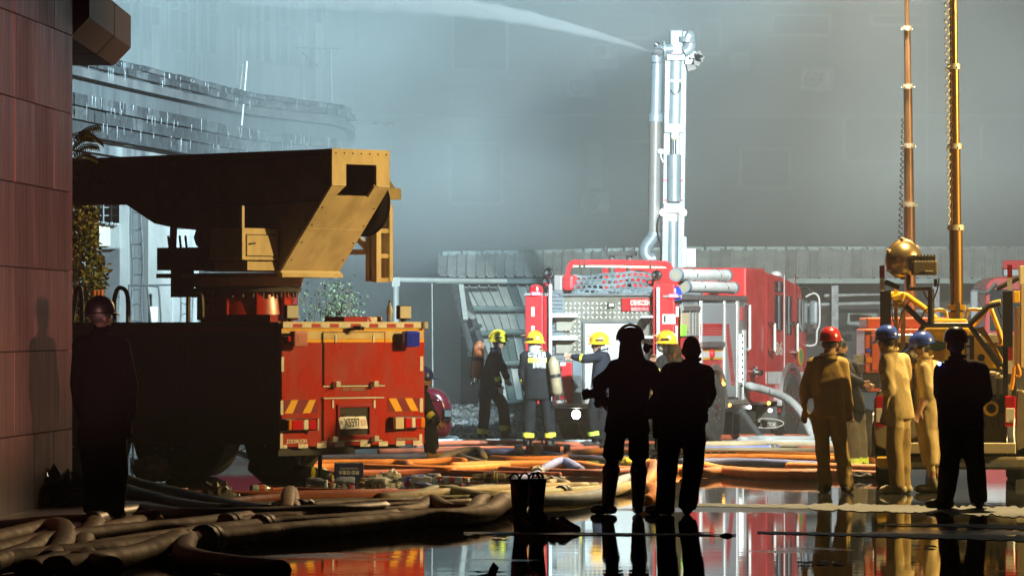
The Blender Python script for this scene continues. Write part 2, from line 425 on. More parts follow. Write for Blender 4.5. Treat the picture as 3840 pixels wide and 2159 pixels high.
# ground floor, set back under the overhang
M_conc = mat('pale_wet_concrete', (.27, .27, .255), .6, c2=(.12, .125, .125), scale=1.1, stretch=(2.2, 2.2, .5), lo=.3, hi=.7, bump=.006, bscale=10)
M_conc2 = mat('stained_concrete', (.14, .148, .142), .6, c2=(.05, .054, .058), scale=1.5, stretch=(2.5, 2.5, .4), bump=.008, bscale=10)
back = [p + Vector((-.2, 1.2, 0)) for p in plan]
ribbon(0, 4.30, -1.3, .3).build('rear_wall', M_conc2, bb_)
ribbon(4.18, 4.28, -.2, 1.3).build('soffit', M_sootd, bb_)
def fac(px, py, d): return P(px, py, d)
def wq(name, x0, x1, y0, y1, d, m, th=.12, parent=bb_, bevel=0):
    a = P(x0, y1, d); b = P(x1, y0, d)
    return MB().bb(a.x, b.x, d, d + th, a.z, b.z).build(name, m, parent, bevel=bevel)
wq('pillar', 447, 482, 745, 1660, 77.2, M_conc, .35)
wq('pale_pier', 556, 640, 745, 1670, 79.6, M_conc, .3)
wq('pale_pier', 640, 742, 860, 1670, 80.2, M_soot2, .3)
wq('pier_shadow_return', 482, 500, 745, 1660, 77.4, M_conc2, .3)
wq('broken_slab', 296, 447, 838, 930, 76.9, M_conc, .3)
wq('window_recess', 285, 447, 750, 836, 77.5, M_sootd, .1)
for i in range(5): wq('window_bar', 296 + i * 30, 300 + i * 30, 750, 836, 77.3, M_conc, .03)
for y in (776, 806): wq('window_bar', 285, 440, y, y + 4, 77.32, M_conc, .02)
for i in range(9):      # crumbled render along the slab edge
    x = 298 + i * 17; c = P(x, 838 + random.uniform(-4, 6), 76.85)
    MB().ell(c, (random.uniform(.03, .06), .05, random.uniform(.02, .045)), 6, 4).build('broken_render', M_conc, bb_)
wq('peeled_render', 372, 412, 846, 922, 76.86, mat('cream_render', (.55, .50, .38), .7, c2=(.45, .42, .34), scale=6), .04)
wq('dark_opening', 380, 446, 935, 1120, 77.0, M_sootd, .2)
wq('door_panel', 562, 590, 1150, 1206, 79.4, M_wpaint, .05); wq('door_panel', 592, 600, 1085, 1206, 79.42, M_conc2, .05)
# twisted steel ladders standing in front of the wall
M_gst = mat('grey_steel', (.20, .22, .24), .45, metal=.6, c2=(.12, .13, .14), scale=8)
def ladder(name, label, px0, px1, y0, y1, d, n, lean=0.0, r=.014, grp=None):
    t = thing(name, label, 'ladder', (P(px0, 1700, d).x, d, 0), 0, grp)
    a0, a1 = P(px0, y1, d), P(px0 + lean, y0, d); b0, b1 = P(px1, y1, d), P(px1 + lean, y0, d)
    a0.z = b0.z = 0
    for q0, q1 in ((a0, a1), (b0, b1)):
        k = 8; pts = [q0.lerp(q1, i / k) + Vector((random.uniform(-.02, .02), random.uniform(-.02, .02), 0)) for i in range(k + 1)]
        MB().tube(pts, r, 6).build('rail', M_gst, t, world=True)
    for i in range(n):
        f = (i + .5) / n
        MB().tube([a0.lerp(a1, f), (a0.lerp(a1, f) + b0.lerp(b1, f)) / 2 + Vector((0, 0, random.uniform(-.04, .04))), b0.lerp(b1, f)], r * .8, 5).build('rung', M_gst, t, world=True)
ladder('steel_ladder', 'tall twisted steel ladder in front of pale burnt wall', 500, 538, 770, 1560, 76.4, 16, -8)
ladder('steel_ladder', 'thin steel ladder beside the crane pedestal, against the burnt wall', 672, 706, 1000, 1560, 77.6, 13, 6, .011)
ladder('steel_ladder', 'narrow leaning ladder behind the crane seat and burnt wall', 706, 720, 1010, 1560, 77.9, 15, 0, .009)
rl = thing('pipe_railing', 'bent pipe railing in front of the burnt ground floor', 'railing', (P(560, 1600, 75.8).x, 75.8, 0))
for pts in ([(484, 1210), (484, 1085), (492, 1070), (580, 1073), (596, 1090), (604, 1212)], [(552, 1075), (566, 1208)], [(530, 1070), (640, 1068)]):
    MB().tube(catmull([P(x, y, 75.8) for x, y in pts], 4), .014, 6).build('pipe', M_gst, rl, world=True)
for x in (484, 604, 566): MB().cyl((P(x, 1208, 75.8).x, 75.8, 0), P(x, 1208, 75.8), .014, 6).build('post', M_gst, rl, world=True)

# ----------------------------------------------------------------- taller building behind it, with glass-less frames and stripped cladding
tb = thing('gutted_tower', 'tall gutted building fading in smoke with stripped window frames', 'building')
p0, p1 = P(60, 0, 96), P(1330, 0, 112); dirv = (p1 - p0); dirv.z = 0; Lw = dirv.length; dirv.normalize(); nrm = Vector((dirv.y, -dirv.x, 0))
def tw(name, t0, t1, z0, z1, off, th, m):
    a = Vector((p0.x, p0.y, 0)) + dirv * t0 + nrm * off; b = Vector((p0.x, p0.y, 0)) + dirv * t1 + nrm * off
    mb = MB(); q = -nrm * th
    v = [a, b, b + q, a + q]
    mb.add([(p.x, p.y, z) for z in (z0, z1) for p in v], [(0, 1, 5, 4), (1, 2, 6, 5), (2, 3, 7, 6), (3, 0, 4, 7), (4, 5, 6, 7), (3, 2, 1, 0)])
    return mb.build(name, m, tb)
M_tow = mat('smoked_facade', (.34, .35, .35), .6, c2=(.16, .17, .18), scale=.6, stretch=(2, 2, .5), bump=.01, bscale=6)
tw('wall', -3, Lw, 0, 16, 0, .4, M_tow)
for k in range(11):
    t0 = -.4 + k * 1.42
    for z in (4.5, 7.1, 9.7):
        if random.random() < .85:
            tw('window_opening', t0 + .15, t0 + 1.2, z, z + 1.9, .03, .02, M_sootd)
            for fx in (t0 + .15, t0 + .66, t0 + 1.17): tw('window_frame', fx, fx + .035, z, z + 1.9, .09, .05, M_conc)
            for fz in (z, z + .8, z + 1.87): tw('window_frame', t0 + .15, t0 + 1.2, fz, fz + .03, .11, .05, M_conc)
    if k % 2 == 0: tw('hanging_cladding', t0 - .1, t0 + .1, random.uniform(5.4, 6.6), random.uniform(8, 10.5), .16, .04, M_conc)
    if k % 3 == 1: tw('hanging_cladding', t0 + .5, t0 + .8, random.uniform(6, 6.9), random.uniform(7.4, 8.2), .2, .03, mat('cream_render', ()))
for k in range(26):
    t0 = random.uniform(0, Lw * .62); z = random.uniform(4.5, 7); tw('hanging_strip', t0, t0 + random.uniform(.03, .07), z, z + random.uniform(.8, 3), .24, .02, random.choice([M_conc, M_soot2, M_tow]))
# loose poles and wires on the parapet
pl_ = thing('antenna_pole', 'two thin white poles leaning on the burnt parapet', 'pole', (P(905, 420, 87.6).x, 87.6, 5.3))
MB().cyl(P(906, 470, 87.5), P(926, 230, 87.5), .014, 6).build('pole', M_wpaint, pl_, world=True)
MB().cyl(P(894, 400, 87.6), P(911, 240, 87.6), .010, 6).build('pole', M_soot2, pl_, world=True)
ae = thing('roof_aerial', 'thin wire aerial standing in the smoke above the rounded parapet', 'aerial', (P(1246, 440, 94).x, 94, 5.3))
for pts in ([(1246, 445), (1243, 186)], [(1108, 179), (1272, 185)], [(1120, 186), (1192, 250)], [(1296, 462), (1480, 464)], [(1400, 458), (1460, 472)]):
    MB().cyl(P(*pts[0], 94), P(*pts[1], 94), .010, 5).build('rod', M_gst, ae, world=True)

# ----------------------------------------------------------------- sooty rear block closing the view
rb = thing('sooty_rear_block', 'large sooty block of flats behind the smoke with bricked openings', 'building')
DB = 124.0
M_rear = mat('soot_black_wall', (.22, .225, .22), .8, c2=(.05, .053, .055), scale=.25, stretch=(1, 1, 1.4), lo=.32, hi=.68, bump=.02, bscale=5)
a = P(1290, 1235, DB)
MB().bb(a.x, 26, DB, DB + 3, 0, 17).build('wall', M_rear, rb)
def rq(name, x0, x1, y0, y1, m, off=.05, th=.05):
    A = P(x0, y1, DB - off); B = P(x1, y0, DB - off); return MB().bb(A.x, B.x, DB - off, DB - off + th, A.z, B.z).build(name, m, rb)
M_rw = mat('grey_window_reveal', (.36, .37, .37), .7, c2=(.26, .27, .27), scale=3)
M_tilew = mat('pale_wall_patch', (.52, .52, .49), .8, c2=(.36, .36, .34), scale=1.5)
for (x0, x1, y0, y1) in ((2205, 2450, 535, 790), (2212, 2440, 60, 140), (2900, 3110, 60, 130), (3020, 3120, 260, 335), (2620, 2700, 80, 200), (3270, 3460, 60, 90), (3170, 3420, 440, 600), (2780, 2960, 560, 700), (1700, 1900, 60, 260), (1690, 1880, 540, 760)):
    rq('window_opening', x0, x1, y0, y1, M_sootd, .02)
    for (u0, u1, v0, v1) in ((x0 - 8, x0 + 4, y0 - 8, y1 + 8), (x1 - 4, x1 + 8, y0 - 8, y1 + 8), (x0 + 4, x1 - 4, y0 - 8, y0 + 2), (x0 + 4, x1 - 4, y1 - 2, y1 + 8)):
        rq('window_frame', u0, u1, v0, v1, M_rw, .10, .08)
rq('hanging_shutter', 2210, 2260, 540, 705, M_tilew, .16); rq('pale_patch', 2215, 2320, 165, 260, M_tilew, .13); rq('pale_patch', 2740, 2812, 195, 265, M_tilew, .12)
rq('down_pipe', 3675, 3686, 470, 600, M_tilew, .2); rq('down_pipe', 3470, 3480, 0, 900, M_rw, .2); rq('ledge', 1290, 3900, 8, 20, M_rw, .3, .3); rq('ledge', 1290, 3900, 430, 440, M_rw, .16, .14)
M_ac = mat('air_conditioner_grey', (.68, .68, .64), .6, c2=(.5, .5, .47), scale=4)
def acunit(px, py, w_, label):
    c = P(px, py, DB - .3); t = thing('air_conditioner', label, 'air conditioner', (c.x, DB - .3, c.z))
    W = w_ / 160; H = W * .68
    MB().bb(-W / 2, W / 2, -.14, .14, -H / 2, H / 2).build('casing', M_ac, t, bevel=.02)
    MB().lathe([(H * .40, 0), (H * .40, .03), (H * .33, .03), (H * .33, .0)], (-W * .14, -.14, 0), 20, Matrix.Rotation(PI / 2, 3, 'X')).build('fan_ring', M_gst, t)
    for k in range(4):
        q = k * PI / 4; MB().bar((-W * .14 + math.cos(q) * H * .36, -.15, math.sin(q) * H * .36), (-W * .14 - math.cos(q) * H * .36, -.15, -math.sin(q) * H * .36), .012).build('grille_bar', M_gst, t)
    for sx in (-.4, .4): MB().bar((sx * W, -.12, -H / 2 - .02), (sx * W, .28, -H / 2 - .02), .03).build('bracket', M_gst, t)
acunit(2180, 328, 108, 'outdoor air conditioner on the sooty rear wall, left of the water tower arm')
acunit(2262, 195, 84, 'outdoor air conditioner hung just below the upper window of the rear wall')
acunit(3060, 300, 110, 'outdoor air conditioner on the sooty rear wall between water tower and light masts')
acunit(2232, 760, 110, 'outdoor air conditioner below the large dark window of the rear wall')

# ----------------------------------------------------------------- corrugated shed roof in front of it, collapsed at its left end
shed = thing('collapsed_shed', 'long corrugated metal shed roof, collapsed at its left end', 'shed', (2.0, 96, 0))
M_sheet = mat('corrugated_sheet', (.66, .70, .68), .45, metal=.1, c2=(.48, .52, .50), scale=1.6, stretch=(1.5, 1.5, 1), lo=.3, hi=.7, rvar=.2)
M_sheet2 = mat('dirty_sheet', (.52, .55, .52), .5, metal=.1, c2=(.36, .39, .37), scale=2)
M_sheetg = mat('green_grey_sheet', (.20, .28, .275), .45, metal=.2, c2=(.13, .185, .185), scale=2)
DS = 95.0
def panel(c00, c10, c11, c01, name, m, parent, rib=.03, th=.012, n=1):
    """sheet panel with a raised seam along its left edge; corners: bottom-left, bottom-right, top-right, top-left"""
    c00, c10, c11, c01 = map(Vector, (c00, c10, c11, c01)); nn = (c10 - c00).cross(c01 - c00).normalized()
    mb = MB(); t = (c10 - c00).normalized(); w_ = min(.035, (c10 - c00).length * .2)
    prof = [(0, 0), (0, rib), (w_, rib), (w_ * 1.3, 0), (1, 0)]
    def pt(A, B, u, h): 
        L = (B - A).length; x = u if u < 1 else L
        return A + (B - A).normalized() * x + nn * h
    bot = [pt(c00, c10, u, h) for u, h in prof]; top = [pt(c01, c11, u, h) for u, h in prof]
    k = len(prof); vs_ = bot + top + [p - nn * th for p in bot] + [p - nn * th for p in top]
    fs_ = [(i, i + 1, k + i + 1, k + i) for i in range(k - 1)] + [(2 * k + i + 1, 2 * k + i, 3 * k + i, 3 * k + i + 1) for i in range(k - 1)]
    fs_ += [(i + 1, i, 2 * k + i, 2 * k + i + 1) for i in range(k - 1)] + [(k + i, k + i + 1, 3 * k + i + 1, 3 * k + i) for i in range(k - 1)]
    fs_ += [(0, k, 3 * k, 2 * k), (k - 1, 3 * k - 1, 4 * k - 1, 2 * k - 1)]
    return mb.add(vs_, fs_).build(name, m, parent, world=True)
px = 1640.0; i = 0
while px < 3960:
    stp = 36 if px < 2560 else 41
    j = random.uniform(-2, 2)
    def edge(x): return 1036 - max(0, (1720 - x)) * .1 + (8 if x > 2300 else 0), (956 - (x - 1640) * .02 if x < 2500 else 938 - (x - 2500) * .006) + 2 * math.sin(x * .05)
    b0, t0 = edge(px); b1, t1 = edge(px + stp - 1)
    A = P(px, b0 + j, DS); B = P(px + stp - 1.2, b1 + j, DS); Cc = P(px + stp + 2, t1 + j, DS + 1.5); D = P(px + 3, t0 + j, DS + 1.5)
    panel(A, B, Cc, D, 'roof_panel', random.choice([M_sheet, M_sheet, M_sheet2]), shed); px += stp; i += 1
r0 = P(1630, 952, DS + 1.55)
for k in range(30):
    x = 1660 + k * 76; MB().bb(P(x, 0, DS + 1.5).x, P(x + 68, 0, DS + 1.5).x, DS + 1.5, DS + 1.75, P(0, 938 if x > 2500 else 955 - (x - 1640) * .02, DS + 1.5).z - .02, P(0, 928 if x > 2500 else 946 - (x - 1640) * .02, DS + 1.5).z + .015).build('ridge_cap', M_sheetg, shed, world=True)
g0, g1 = P(1640, 1052, DS), P(3960, 1052, DS)
MB().bb(g0.x, g1.x, DS - .10, DS + .05, g1.z - .05, g1.z + .035).build('gutter', M_sheetg, shed, world=True)
MB().bb(g0.x + .4, g1.x, DS + 1.6, DS + 1.75, 0, 2.9).build('back_wall', M_sootd, shed, world=True)
for x in (2050, 2750, 3120, 3500, 3860): MB().bb(P(x, 0, DS).x, P(x, 0, DS).x + .12, DS + .1, DS + .22, 0, 2.6).build('post', M_gst, shed, world=True)
for y, x0, x1 in ((1100, 3090, 3330), (1135, 2990, 3300), (1160, 3300, 3800)):
    MB().bar(P(x0, y + 8, DS + .9), P(x1, y, DS + .9), .05).build('fallen_rail', M_gst, shed, world=True)
for k in range(16):
    x = random.uniform(3050, 3800); c = P(x, random.uniform(1170, 1290), DS + 1.1)
    MB().box(c, (random.uniform(.2, .7), .2, random.uniform(.03, .3)), Matrix.Rotation(random.uniform(-.5, .5), 3, 'Y')).build('debris_board', random.choice([M_gst, M_sheetg, M_sootd]), shed, world=True)
# white pipe frame left of the shed
pf = thing('gate_portal', 'pale steel pipe portal standing beside the collapsed shed', 'portal', (P(1484, 1600, 93).x, 93, 0))
MB().cyl((P(1484, 0, 93).x, 93, 0), P(1484, 1050, 93), .055, 10).build('post', M_sheet2, pf, world=True)
MB().cyl(P(1484, 1049, 93), P(1900, 1054, 93.4), .045, 10).build('crossbar', M_sheet2, pf, world=True)
MB().bb(P(1470, 0, 93).x, P(1500, 0, 93).x, 92.93, 93.07, P(0, 1075, 93).z, P(0, 1040, 93).z).build('corner_bracket', M_sheet2, pf, world=True)
MB().cyl((P(1624, 0, 93.2).x, 93.2, 0), P(1620, 1052, 93.2), .012, 6).build('wire', M_sheet2, pf, world=True)
# fallen sheets leaning below the roof
sh = thing('fallen_sheets', 'buckled corrugated sheets slumped against the shed below its roof edge', 'metal sheets', (P(1850, 1600, 93.5).x, 93.5, 0))
rows = [((1720, 1075), (2010, 1075), (1760, 1150), (2030, 1150), 94.2, 93.7), ((1765, 1165), (2030, 1160), (1800, 1245), (2040, 1245), 93.9, 93.4), ((1800, 1262), (2050, 1258), (1830, 1360), (2060, 1360), 93.6, 93.1), ((1825, 1372), (2060, 1368), (1850, 1500), (2080, 1500), 93.3, 92.6)]
for (tl, tr, bl, br, dt, db) in rows:
    n = 8
    for k in range(n):
        f0, f1 = k / n, (k + .96) / n
        def L_(p, q, f): return (p[0] + (q[0] - p[0]) * f, p[1] + (q[1] - p[1]) * f)
        w0 = random.uniform(-.06, .06)
        panel(P(*L_(bl, br, f0), db + w0), P(*L_(bl, br, f1), db + w0), P(*L_(tl, tr, f1), dt), P(*L_(tl, tr, f0), dt), 'sheet', random.choice([M_sheet, M_sheetg, M_sheet2]), sh, rib=.035)
    MB().tube([P(bl[0] - 15, bl[1] + 6, db - .1), P((bl[0] + br[0]) / 2, bl[1] + random.uniform(-3, 8), db - .12), P(br[0], br[1] + 4, db - .1)], .045, 8).build('purlin', M_sheetg, sh, world=True)
for (xa, ya, xb, yb) in ((1700, 1065, 1770, 1320), (1728, 1068, 1745, 1200), (1740, 1080, 1850, 1420), (1715, 1150, 1775, 1190), (1735, 1260, 1800, 1220), (1760, 1330, 1810, 1290)):
    MB().bar(P(xa, ya, 93.2), P(xb, yb, 92.9), .09, .06).build('bent_truss_bar', random.choice([M_gst, M_sheet2]), sh, world=True)
MB().bar((P(1850, 0, 93).x, 93, 0), P(1850, 1500, 93), .1).build('truss_leg', M_gst, sh, world=True); MB().bar((P(2070, 0, 92.7).x, 92.7, 0), P(2070, 1500, 92.7), .1).build('truss_leg', M_gst, sh, world=True)
# rubble bank along the back of the road
M_rub = mat('wet_rubble', (.30, .32, .32), .5, c2=(.14, .15, .155), scale=9)
rub = MB(); rr_ = random.Random(4)
for i in range(5200):
    px_ = rr_.uniform(1560, 2250) if rr_.random() < .7 else rr_.uniform(2250, 3000); d_ = rr_.uniform(85, 93.5) if rr_.random() < .85 else rr_.uniform(82.5, 85)
    if px_ > 2250: d_ = rr_.uniform(83, 86)
    c = Vector(((px_ - CX) / F * d_, d_, 0)); hgt = max(0, (d_ - 85) / 8) * (.42 if px_ < 2210 else 0); s_ = rr_.uniform(.012, .05) * (1 if d_ > 84 else .6)
    M_ = Matrix.Rotation(rr_.uniform(0, 6), 3, Vector((rr_.random(), rr_.random(), rr_.random())).normalized())
    rub.box((c.x, c.y, hgt * rr_.uniform(.6, 1) + s_ * .4), (s_ * rr_.uniform(.7, 2.2), s_ * rr_.uniform(.7, 1.6), s_), M_)
tag(rub.build('rubble', M_rub), 'loose wet grey rubble and foam heaped along the foot of the shed', 'rubble', kind='stuff')
mb = MB(); mb.prism([(84.3, .004), (86, .03), (93.5, .40), (95, .42), (95, .0), (84.3, .0)], P(1500, 0, 90).x, P(2200, 0, 90).x, 'x')
tag(mb.build('rubble_bank', M_rub), None, kind='structure')
# ================================================================= BOOM FIRE TRUCK (left), seen from its rear left corner
K = Frame((-2.604, 60.0, 0), 51.0); KW = 2.5
crane = thing('boom_fire_truck', 'red fire truck with folded cream boom and turret, seen from its rear corner', 'fire truck', K.O, K.rz)
def kz(x, y): return 960 + x / 2.069, 1100 + y / 2.069
def rect(x0, y0, x1, y1, d=0.0, conv=kz, fr=K, w_=None):
    """photo rectangle on the plane y=d -> local x0,x1,z0,z1"""
    a = fr.at(*conv(x0, (y0 + y1) / 2), y=d); b = fr.at(*conv(x1, (y0 + y1) / 2), y=d)
    t = fr.at(*conv((x0 + x1) / 2, y0), y=d); u = fr.at(*conv((x0 + x1) / 2, y1), y=d)
    return a.x, b.x, u.z, t.z
def rpart(name, x0, y0, x1, y1, m, th=.012, d=-.02, parent=None, bevel=0.0, smooth=False):
    a, b, c, e_ = rect(x0, y0, x1, y1, d)
    return MB().bb(a, b, d - th, d, c, e_).build(name, m, parent or crane, bevel=bevel)
M_side = mat('red_paint_shaded_side', (.075, .012, .008), .4, c2=(.03, .008, .006), scale=2)  # same red as the rear, darkened in colour for the shaded side
zt = K.at(1054, 1212, y=0).z; zb = K.at(1054, 1676, y=0).z
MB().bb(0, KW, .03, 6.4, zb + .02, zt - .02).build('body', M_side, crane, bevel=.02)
MB().bb(0, KW, -.02, .028, zb, zt - .005).build('rear_panel', M_red, crane, bevel=.006)
MB().bb(-.006, KW + .006, .03, 6.4, zt - .02, zt + .015).build('deck', M_dsteel, crane)
# side lockers with roller shutters (in the shade)
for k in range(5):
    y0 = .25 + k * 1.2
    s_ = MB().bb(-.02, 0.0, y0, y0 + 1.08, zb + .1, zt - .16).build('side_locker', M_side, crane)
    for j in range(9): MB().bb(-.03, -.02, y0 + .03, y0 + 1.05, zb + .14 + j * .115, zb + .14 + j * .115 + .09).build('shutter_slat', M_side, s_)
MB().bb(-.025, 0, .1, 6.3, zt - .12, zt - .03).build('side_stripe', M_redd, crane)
# rear: top rail with red / white tape
rpart('top_rail', 195, 220, 1308, 270, M_cream2, .03, bevel=.004)
reds = [(285, 355), (430, 500), (572, 640), (735, 810), (878, 945), (1015, 1082), (1150, 1218)]; prev = 205
for (x0, x1) in reds:
    rpart('white_tape', prev + 4, 236, x0 - 1, 263, M_white, .003, -.0505); rpart('red_tape', x0, 236, x1, 263, mat('red_tape', (.42, .03, .03), .4), .003, -.0505); prev = x1
rpart('white_tape', prev + 4, 236, 1290, 263, M_white, .003, -.0505)
rpart('rail_cap', 1284, 220, 1310, 272, M_steel, .05, -.045)
rpart('yellow_stripe', 197, 271, 1300, 290, M_yel, .004); rpart('cream_stripe', 197, 291, 1300, 354, M_cream, .003); rpart('yellow_stripe', 197, 355, 1300, 379, M_yel, .004)
# hatches
def hatch(x0, y0, x1, y1, name):
    h = rpart(name, x0, y0, x1, y1, M_red, .022, -.024, bevel=.008)
    for (u0, v0, u1, v1) in ((x0 - 4, y0 - 4, x1 + 4, y0), (x0 - 4, y1, x1 + 4, y1 + 4), (x0 - 4, y0, x0, y1), (x1, y0, x1 + 4, y1)):
        rpart('seal', u0, v0, u1, v1, M_black, .005, -.0235, h)
    return h
h1 = hatch(520, 302, 995, 708, 'upper_hatch')
rpart('hatch_cream_stripe', 522, 304, 993, 352, M_cream, .003, -.0465, h1); rpart('hatch_yellow_stripe', 522, 354, 993, 378, M_yel, .003, -.0465, h1)
for x in (615, 907): rpart('hinge', x - 7, 322, x + 7, 380, M_wpaint, .014, -.0466, h1)
rpart('hatch_tape', 516, 712, 994, 722, M_white, .012, -.024, h1)
def latch(x, y, parent):
    a, b, c, e_ = rect(x - 19, y - 25, x + 19, y + 22, -.05)
    MB().bb(a, b, -.11, -.045, c, e_).build('latch', mat('bright_latch', (.62, .61, .56), .3, metal=.3), parent, bevel=.012)
    MB().cyl(((a + b) / 2 - .05, -.10, c + .01), ((a + b) / 2 - .10, -.11, c - .02), .007, 6).build('latch_key', M_black, parent)
latch(613, 706, h1); latch(907, 703, h1)
h2 = hatch(515, 806, 990, 1136, 'lower_hatch')
for x in (592, 914): rpart('hinge', x - 7, 826, x + 7, 888, M_wpaint, .014, -.0466, h2)
rpart('hatch_tape', 518, 804, 988, 814, M_white, .012, -.047, h2)
rpart('hatch_tape', 508, 1138, 975, 1146, M_white, .01, -.024, h2)
latch(590, 1132, h2); latch(910, 1126, h2)
# number plate recess
a, b, c, e_ = rect(623, 858, 882, 1118, -.046)
fr_ = MB(); w_ = .035
fr_.bb(a, b, -.075, -.046, e_ - w_, e_).bb(a, b, -.075, -.046, c, c + w_).bb(a, a + w_, -.075, -.046, c + w_, e_ - w_).bb(b - w_, b, -.075, -.046, c + w_, e_ - w_)
nf = fr_.build('plate_recess', M_redd, h2, bevel=.004)
MB().bb(a + w_, b - w_, -.050, -.046, c + w_, e_ - w_).build('recess_back', M_black, nf)
pa, pb, pc, pe = rect(638, 952, 850, 1050, -.07)
RT = Matrix.Translation(((pa + pb) / 2, -.085, (pc + pe) / 2)) @ Matrix.Rotation(math.radians(-14), 4, 'X')
mb = MB().bb(-(pb - pa) / 2, (pb - pa) / 2, -.004, .004, -(pe - pc) / 2, (pe - pc) / 2); mb.v = [tuple(RT @ Vector(v)) for v in mb.v]
plate = mb.build('number_plate', mat('plate_white', (.78, .76, .70), .45), crane)
wpl = pb - pa
M_ink = mat('black_ink', (.02, .02, .02), .6); M_rink = mat('red_ink', (.45, .03, .03), .6)
text('粤', (pe - pc) * .38, M_ink, plate, RT @ Matrix.Translation((-wpl * .43, -.006, -.0)), wid=wpl * .10)
text('X5597', (pe - pc) * .70, M_ink, plate, RT @ Matrix.Translation((-wpl * .05, -.006, 0)), wid=wpl * .58, bold=.02)
text('应急', (pe - pc) * .55, M_rink, plate, RT @ Matrix.Translation((wpl * .37, -.006, 0)), wid=wpl * .20)
for x in (685, 787):
    q = K.at(*kz(x, 952), y=-.09); MB().bb(q.x - .006, q.x + .006, -.105, -.07, q.z - .004, q.z + .018).build('plate_screw', M_chrome, plate)
    q = K.at(*kz(x + 3, 1046), y=-.11); MB().bb(q.x - .006, q.x + .006, -.125, -.09, q.z - .018, q.z + .004).build('plate_screw', M_chrome, plate)
# chevrons
for (x0, y0, x1, y1, sgn) in ((215, 825, 475, 928, 1), (1020, 812, 1268, 912, -1)):
    bd = rpart('chevron_board', x0, y0, x1, y1, mat('maroon_tape', (.20, .015, .03), .4), .004)
    a, b, c, e_ = rect(x0, y0, x1, y1, -.025); W = b - a
    for f0 in ((.02, .55) if sgn > 0 else (.03, .53)):
        sl = W * .28
        if sgn > 0: poly = [(a + W * f0, c), (a + W * f0 + W * .24, c), (a + W * f0 + W * .24 + sl * .6, e_), (a + W * f0 + sl * .75, e_)]
        else: poly = [(a + W * f0 + sl * .75, c), (a + W * f0 + W * .24 + sl * .7, c), (a + W * f0 + W * .24, e_), (a + W * f0, e_)]
        MB().prism(poly, -.0285, -.0245, 'y').build('yellow_chevron', M_yel, bd)
# lamps: beacons and tail lamps
def beacon(x0, y0, x1, y1, m, side):
    a, b, c, e_ = rect(x0, y0, x1, y1, -.16)
    bk = MB().bb(a + .01, b - .01, -.10, -.02, c + .03, e_ - .03).build('beacon_housing', M_black, crane, bevel=.015)
    MB().bb(a, b, -.20, -.101, c, e_).build('beacon_lens', m, bk, bevel=.028)
    MB().bb(a + .05, b - .05, -.206, -.2005, c + .05, e_ - .05).build('lens_reflector', m, bk, bevel=.004)
    sx = a - .05 if side < 0 else b + .0
    MB().bb(sx, sx + .05, -.15, -.03, c + .06, e_ - .06).build('side_marker', M_lens_r, bk, bevel=.012)
beacon(280, 288, 386, 415, M_lens_p, -1); beacon(1152, 290, 1258, 418, M_lens_b, 1)
def tail(x0, y0, x1, y1, flip):
    a, b, c, e_ = rect(x0, y0, x1, y1, -.12); W = b - a
    t_ = MB().bb(a, b, -.10, -.02, c, e_).build('tail_lamp', M_black, crane, bevel=.01)
    cols = [(0, .12, M_lens_o), (.12, .5, M_lens_r), (.5, .68, M_lens_w), (.68, .95, M_lens_r)] if not flip else [(.30, .52, M_lens_r), (.52, .66, M_lens_w), (.66, .82, M_lens_r), (.82, .98, M_lens_o)]
    for f0, f1, m in cols: MB().bb(a + W * f0 + .003, a + W * f1 - .003, -.15, -.1005, c + .012, e_ - .012).build('lens', m, t_, bevel=.012)
    if flip: MB().bb(a, a + W * .27, -.14, -.1005, c + .005, e_ - .005).build('lamp_bracket', M_cream2, t_)
    else: MB().bb(b - W * .05, b, -.16, -.1005, c, e_).build('lamp_bracket', M_steel, t_)
tail(240, 970, 470, 1065, False); tail(1075, 955, 1305, 1050, True)
for (x0, y0, x1, y1) in ((196, 490, 216, 605), (190, 828, 211, 940), (186, 1058, 208, 1200), (1272, 488, 1296, 600), (1270, 812, 1294, 920), (1265, 1090, 1288, 1172), (212, 1172, 240, 1200), (328, 1165, 402, 1198), (472, 1158, 545, 1196), (612, 1152, 686, 1190), (808, 1146, 884, 1186), (952, 1146, 1022, 1182), (1086, 1142, 1155, 1180), (1220, 1140, 1268, 1176)):
    rpart('reflector_tape', x0, y0, x1, y1, M_white, .004)
# lettering
def rtext(s, x0, x1, y, h, m, d=-.024):
    q = K.at(*kz((x0 + x1) / 2, y), y=d); a = K.at(*kz(x0, y), y=d); b = K.at(*kz(x1, y), y=d)
    text(s, h / 2.069 / 333, m, crane, Matrix.Translation((q.x, d, q.z)), wid=b.x - a.x, bold=.03, ext=.004)
M_tl = mat('pale_lettering', (.70, .66, .55), .4); M_tk = mat('dull_lettering', (.30, .26, .20), .35)
rtext('ZOOMLION', 232, 395, 1145, 33, M_tl); rtext('ZLF5·140XFDG32', 672, 846, 742, 26, M_tk); rtext('国家特种消防装备', 1085, 1250, 1128, 26, M_tk)
# rear camera on top rail
q = K.at(*kz(782, 268), y=-.14)
cm = MB().box((q.x, -.16, q.z), (.09, .10, .05), Matrix.Rotation(.35, 3, 'Z')).build('reversing_camera', M_black, crane, bevel=.012)
MB().cyl((q.x, -.21, q.z), (q.x + .02, -.23, q.z - .01), .02, 12).build('camera_lens', M_glass, cm)
MB().cyl((q.x, -.16, q.z), (q.x, -.02, q.z - .02), .02, 8).build('camera_bracket', M_black, cm)
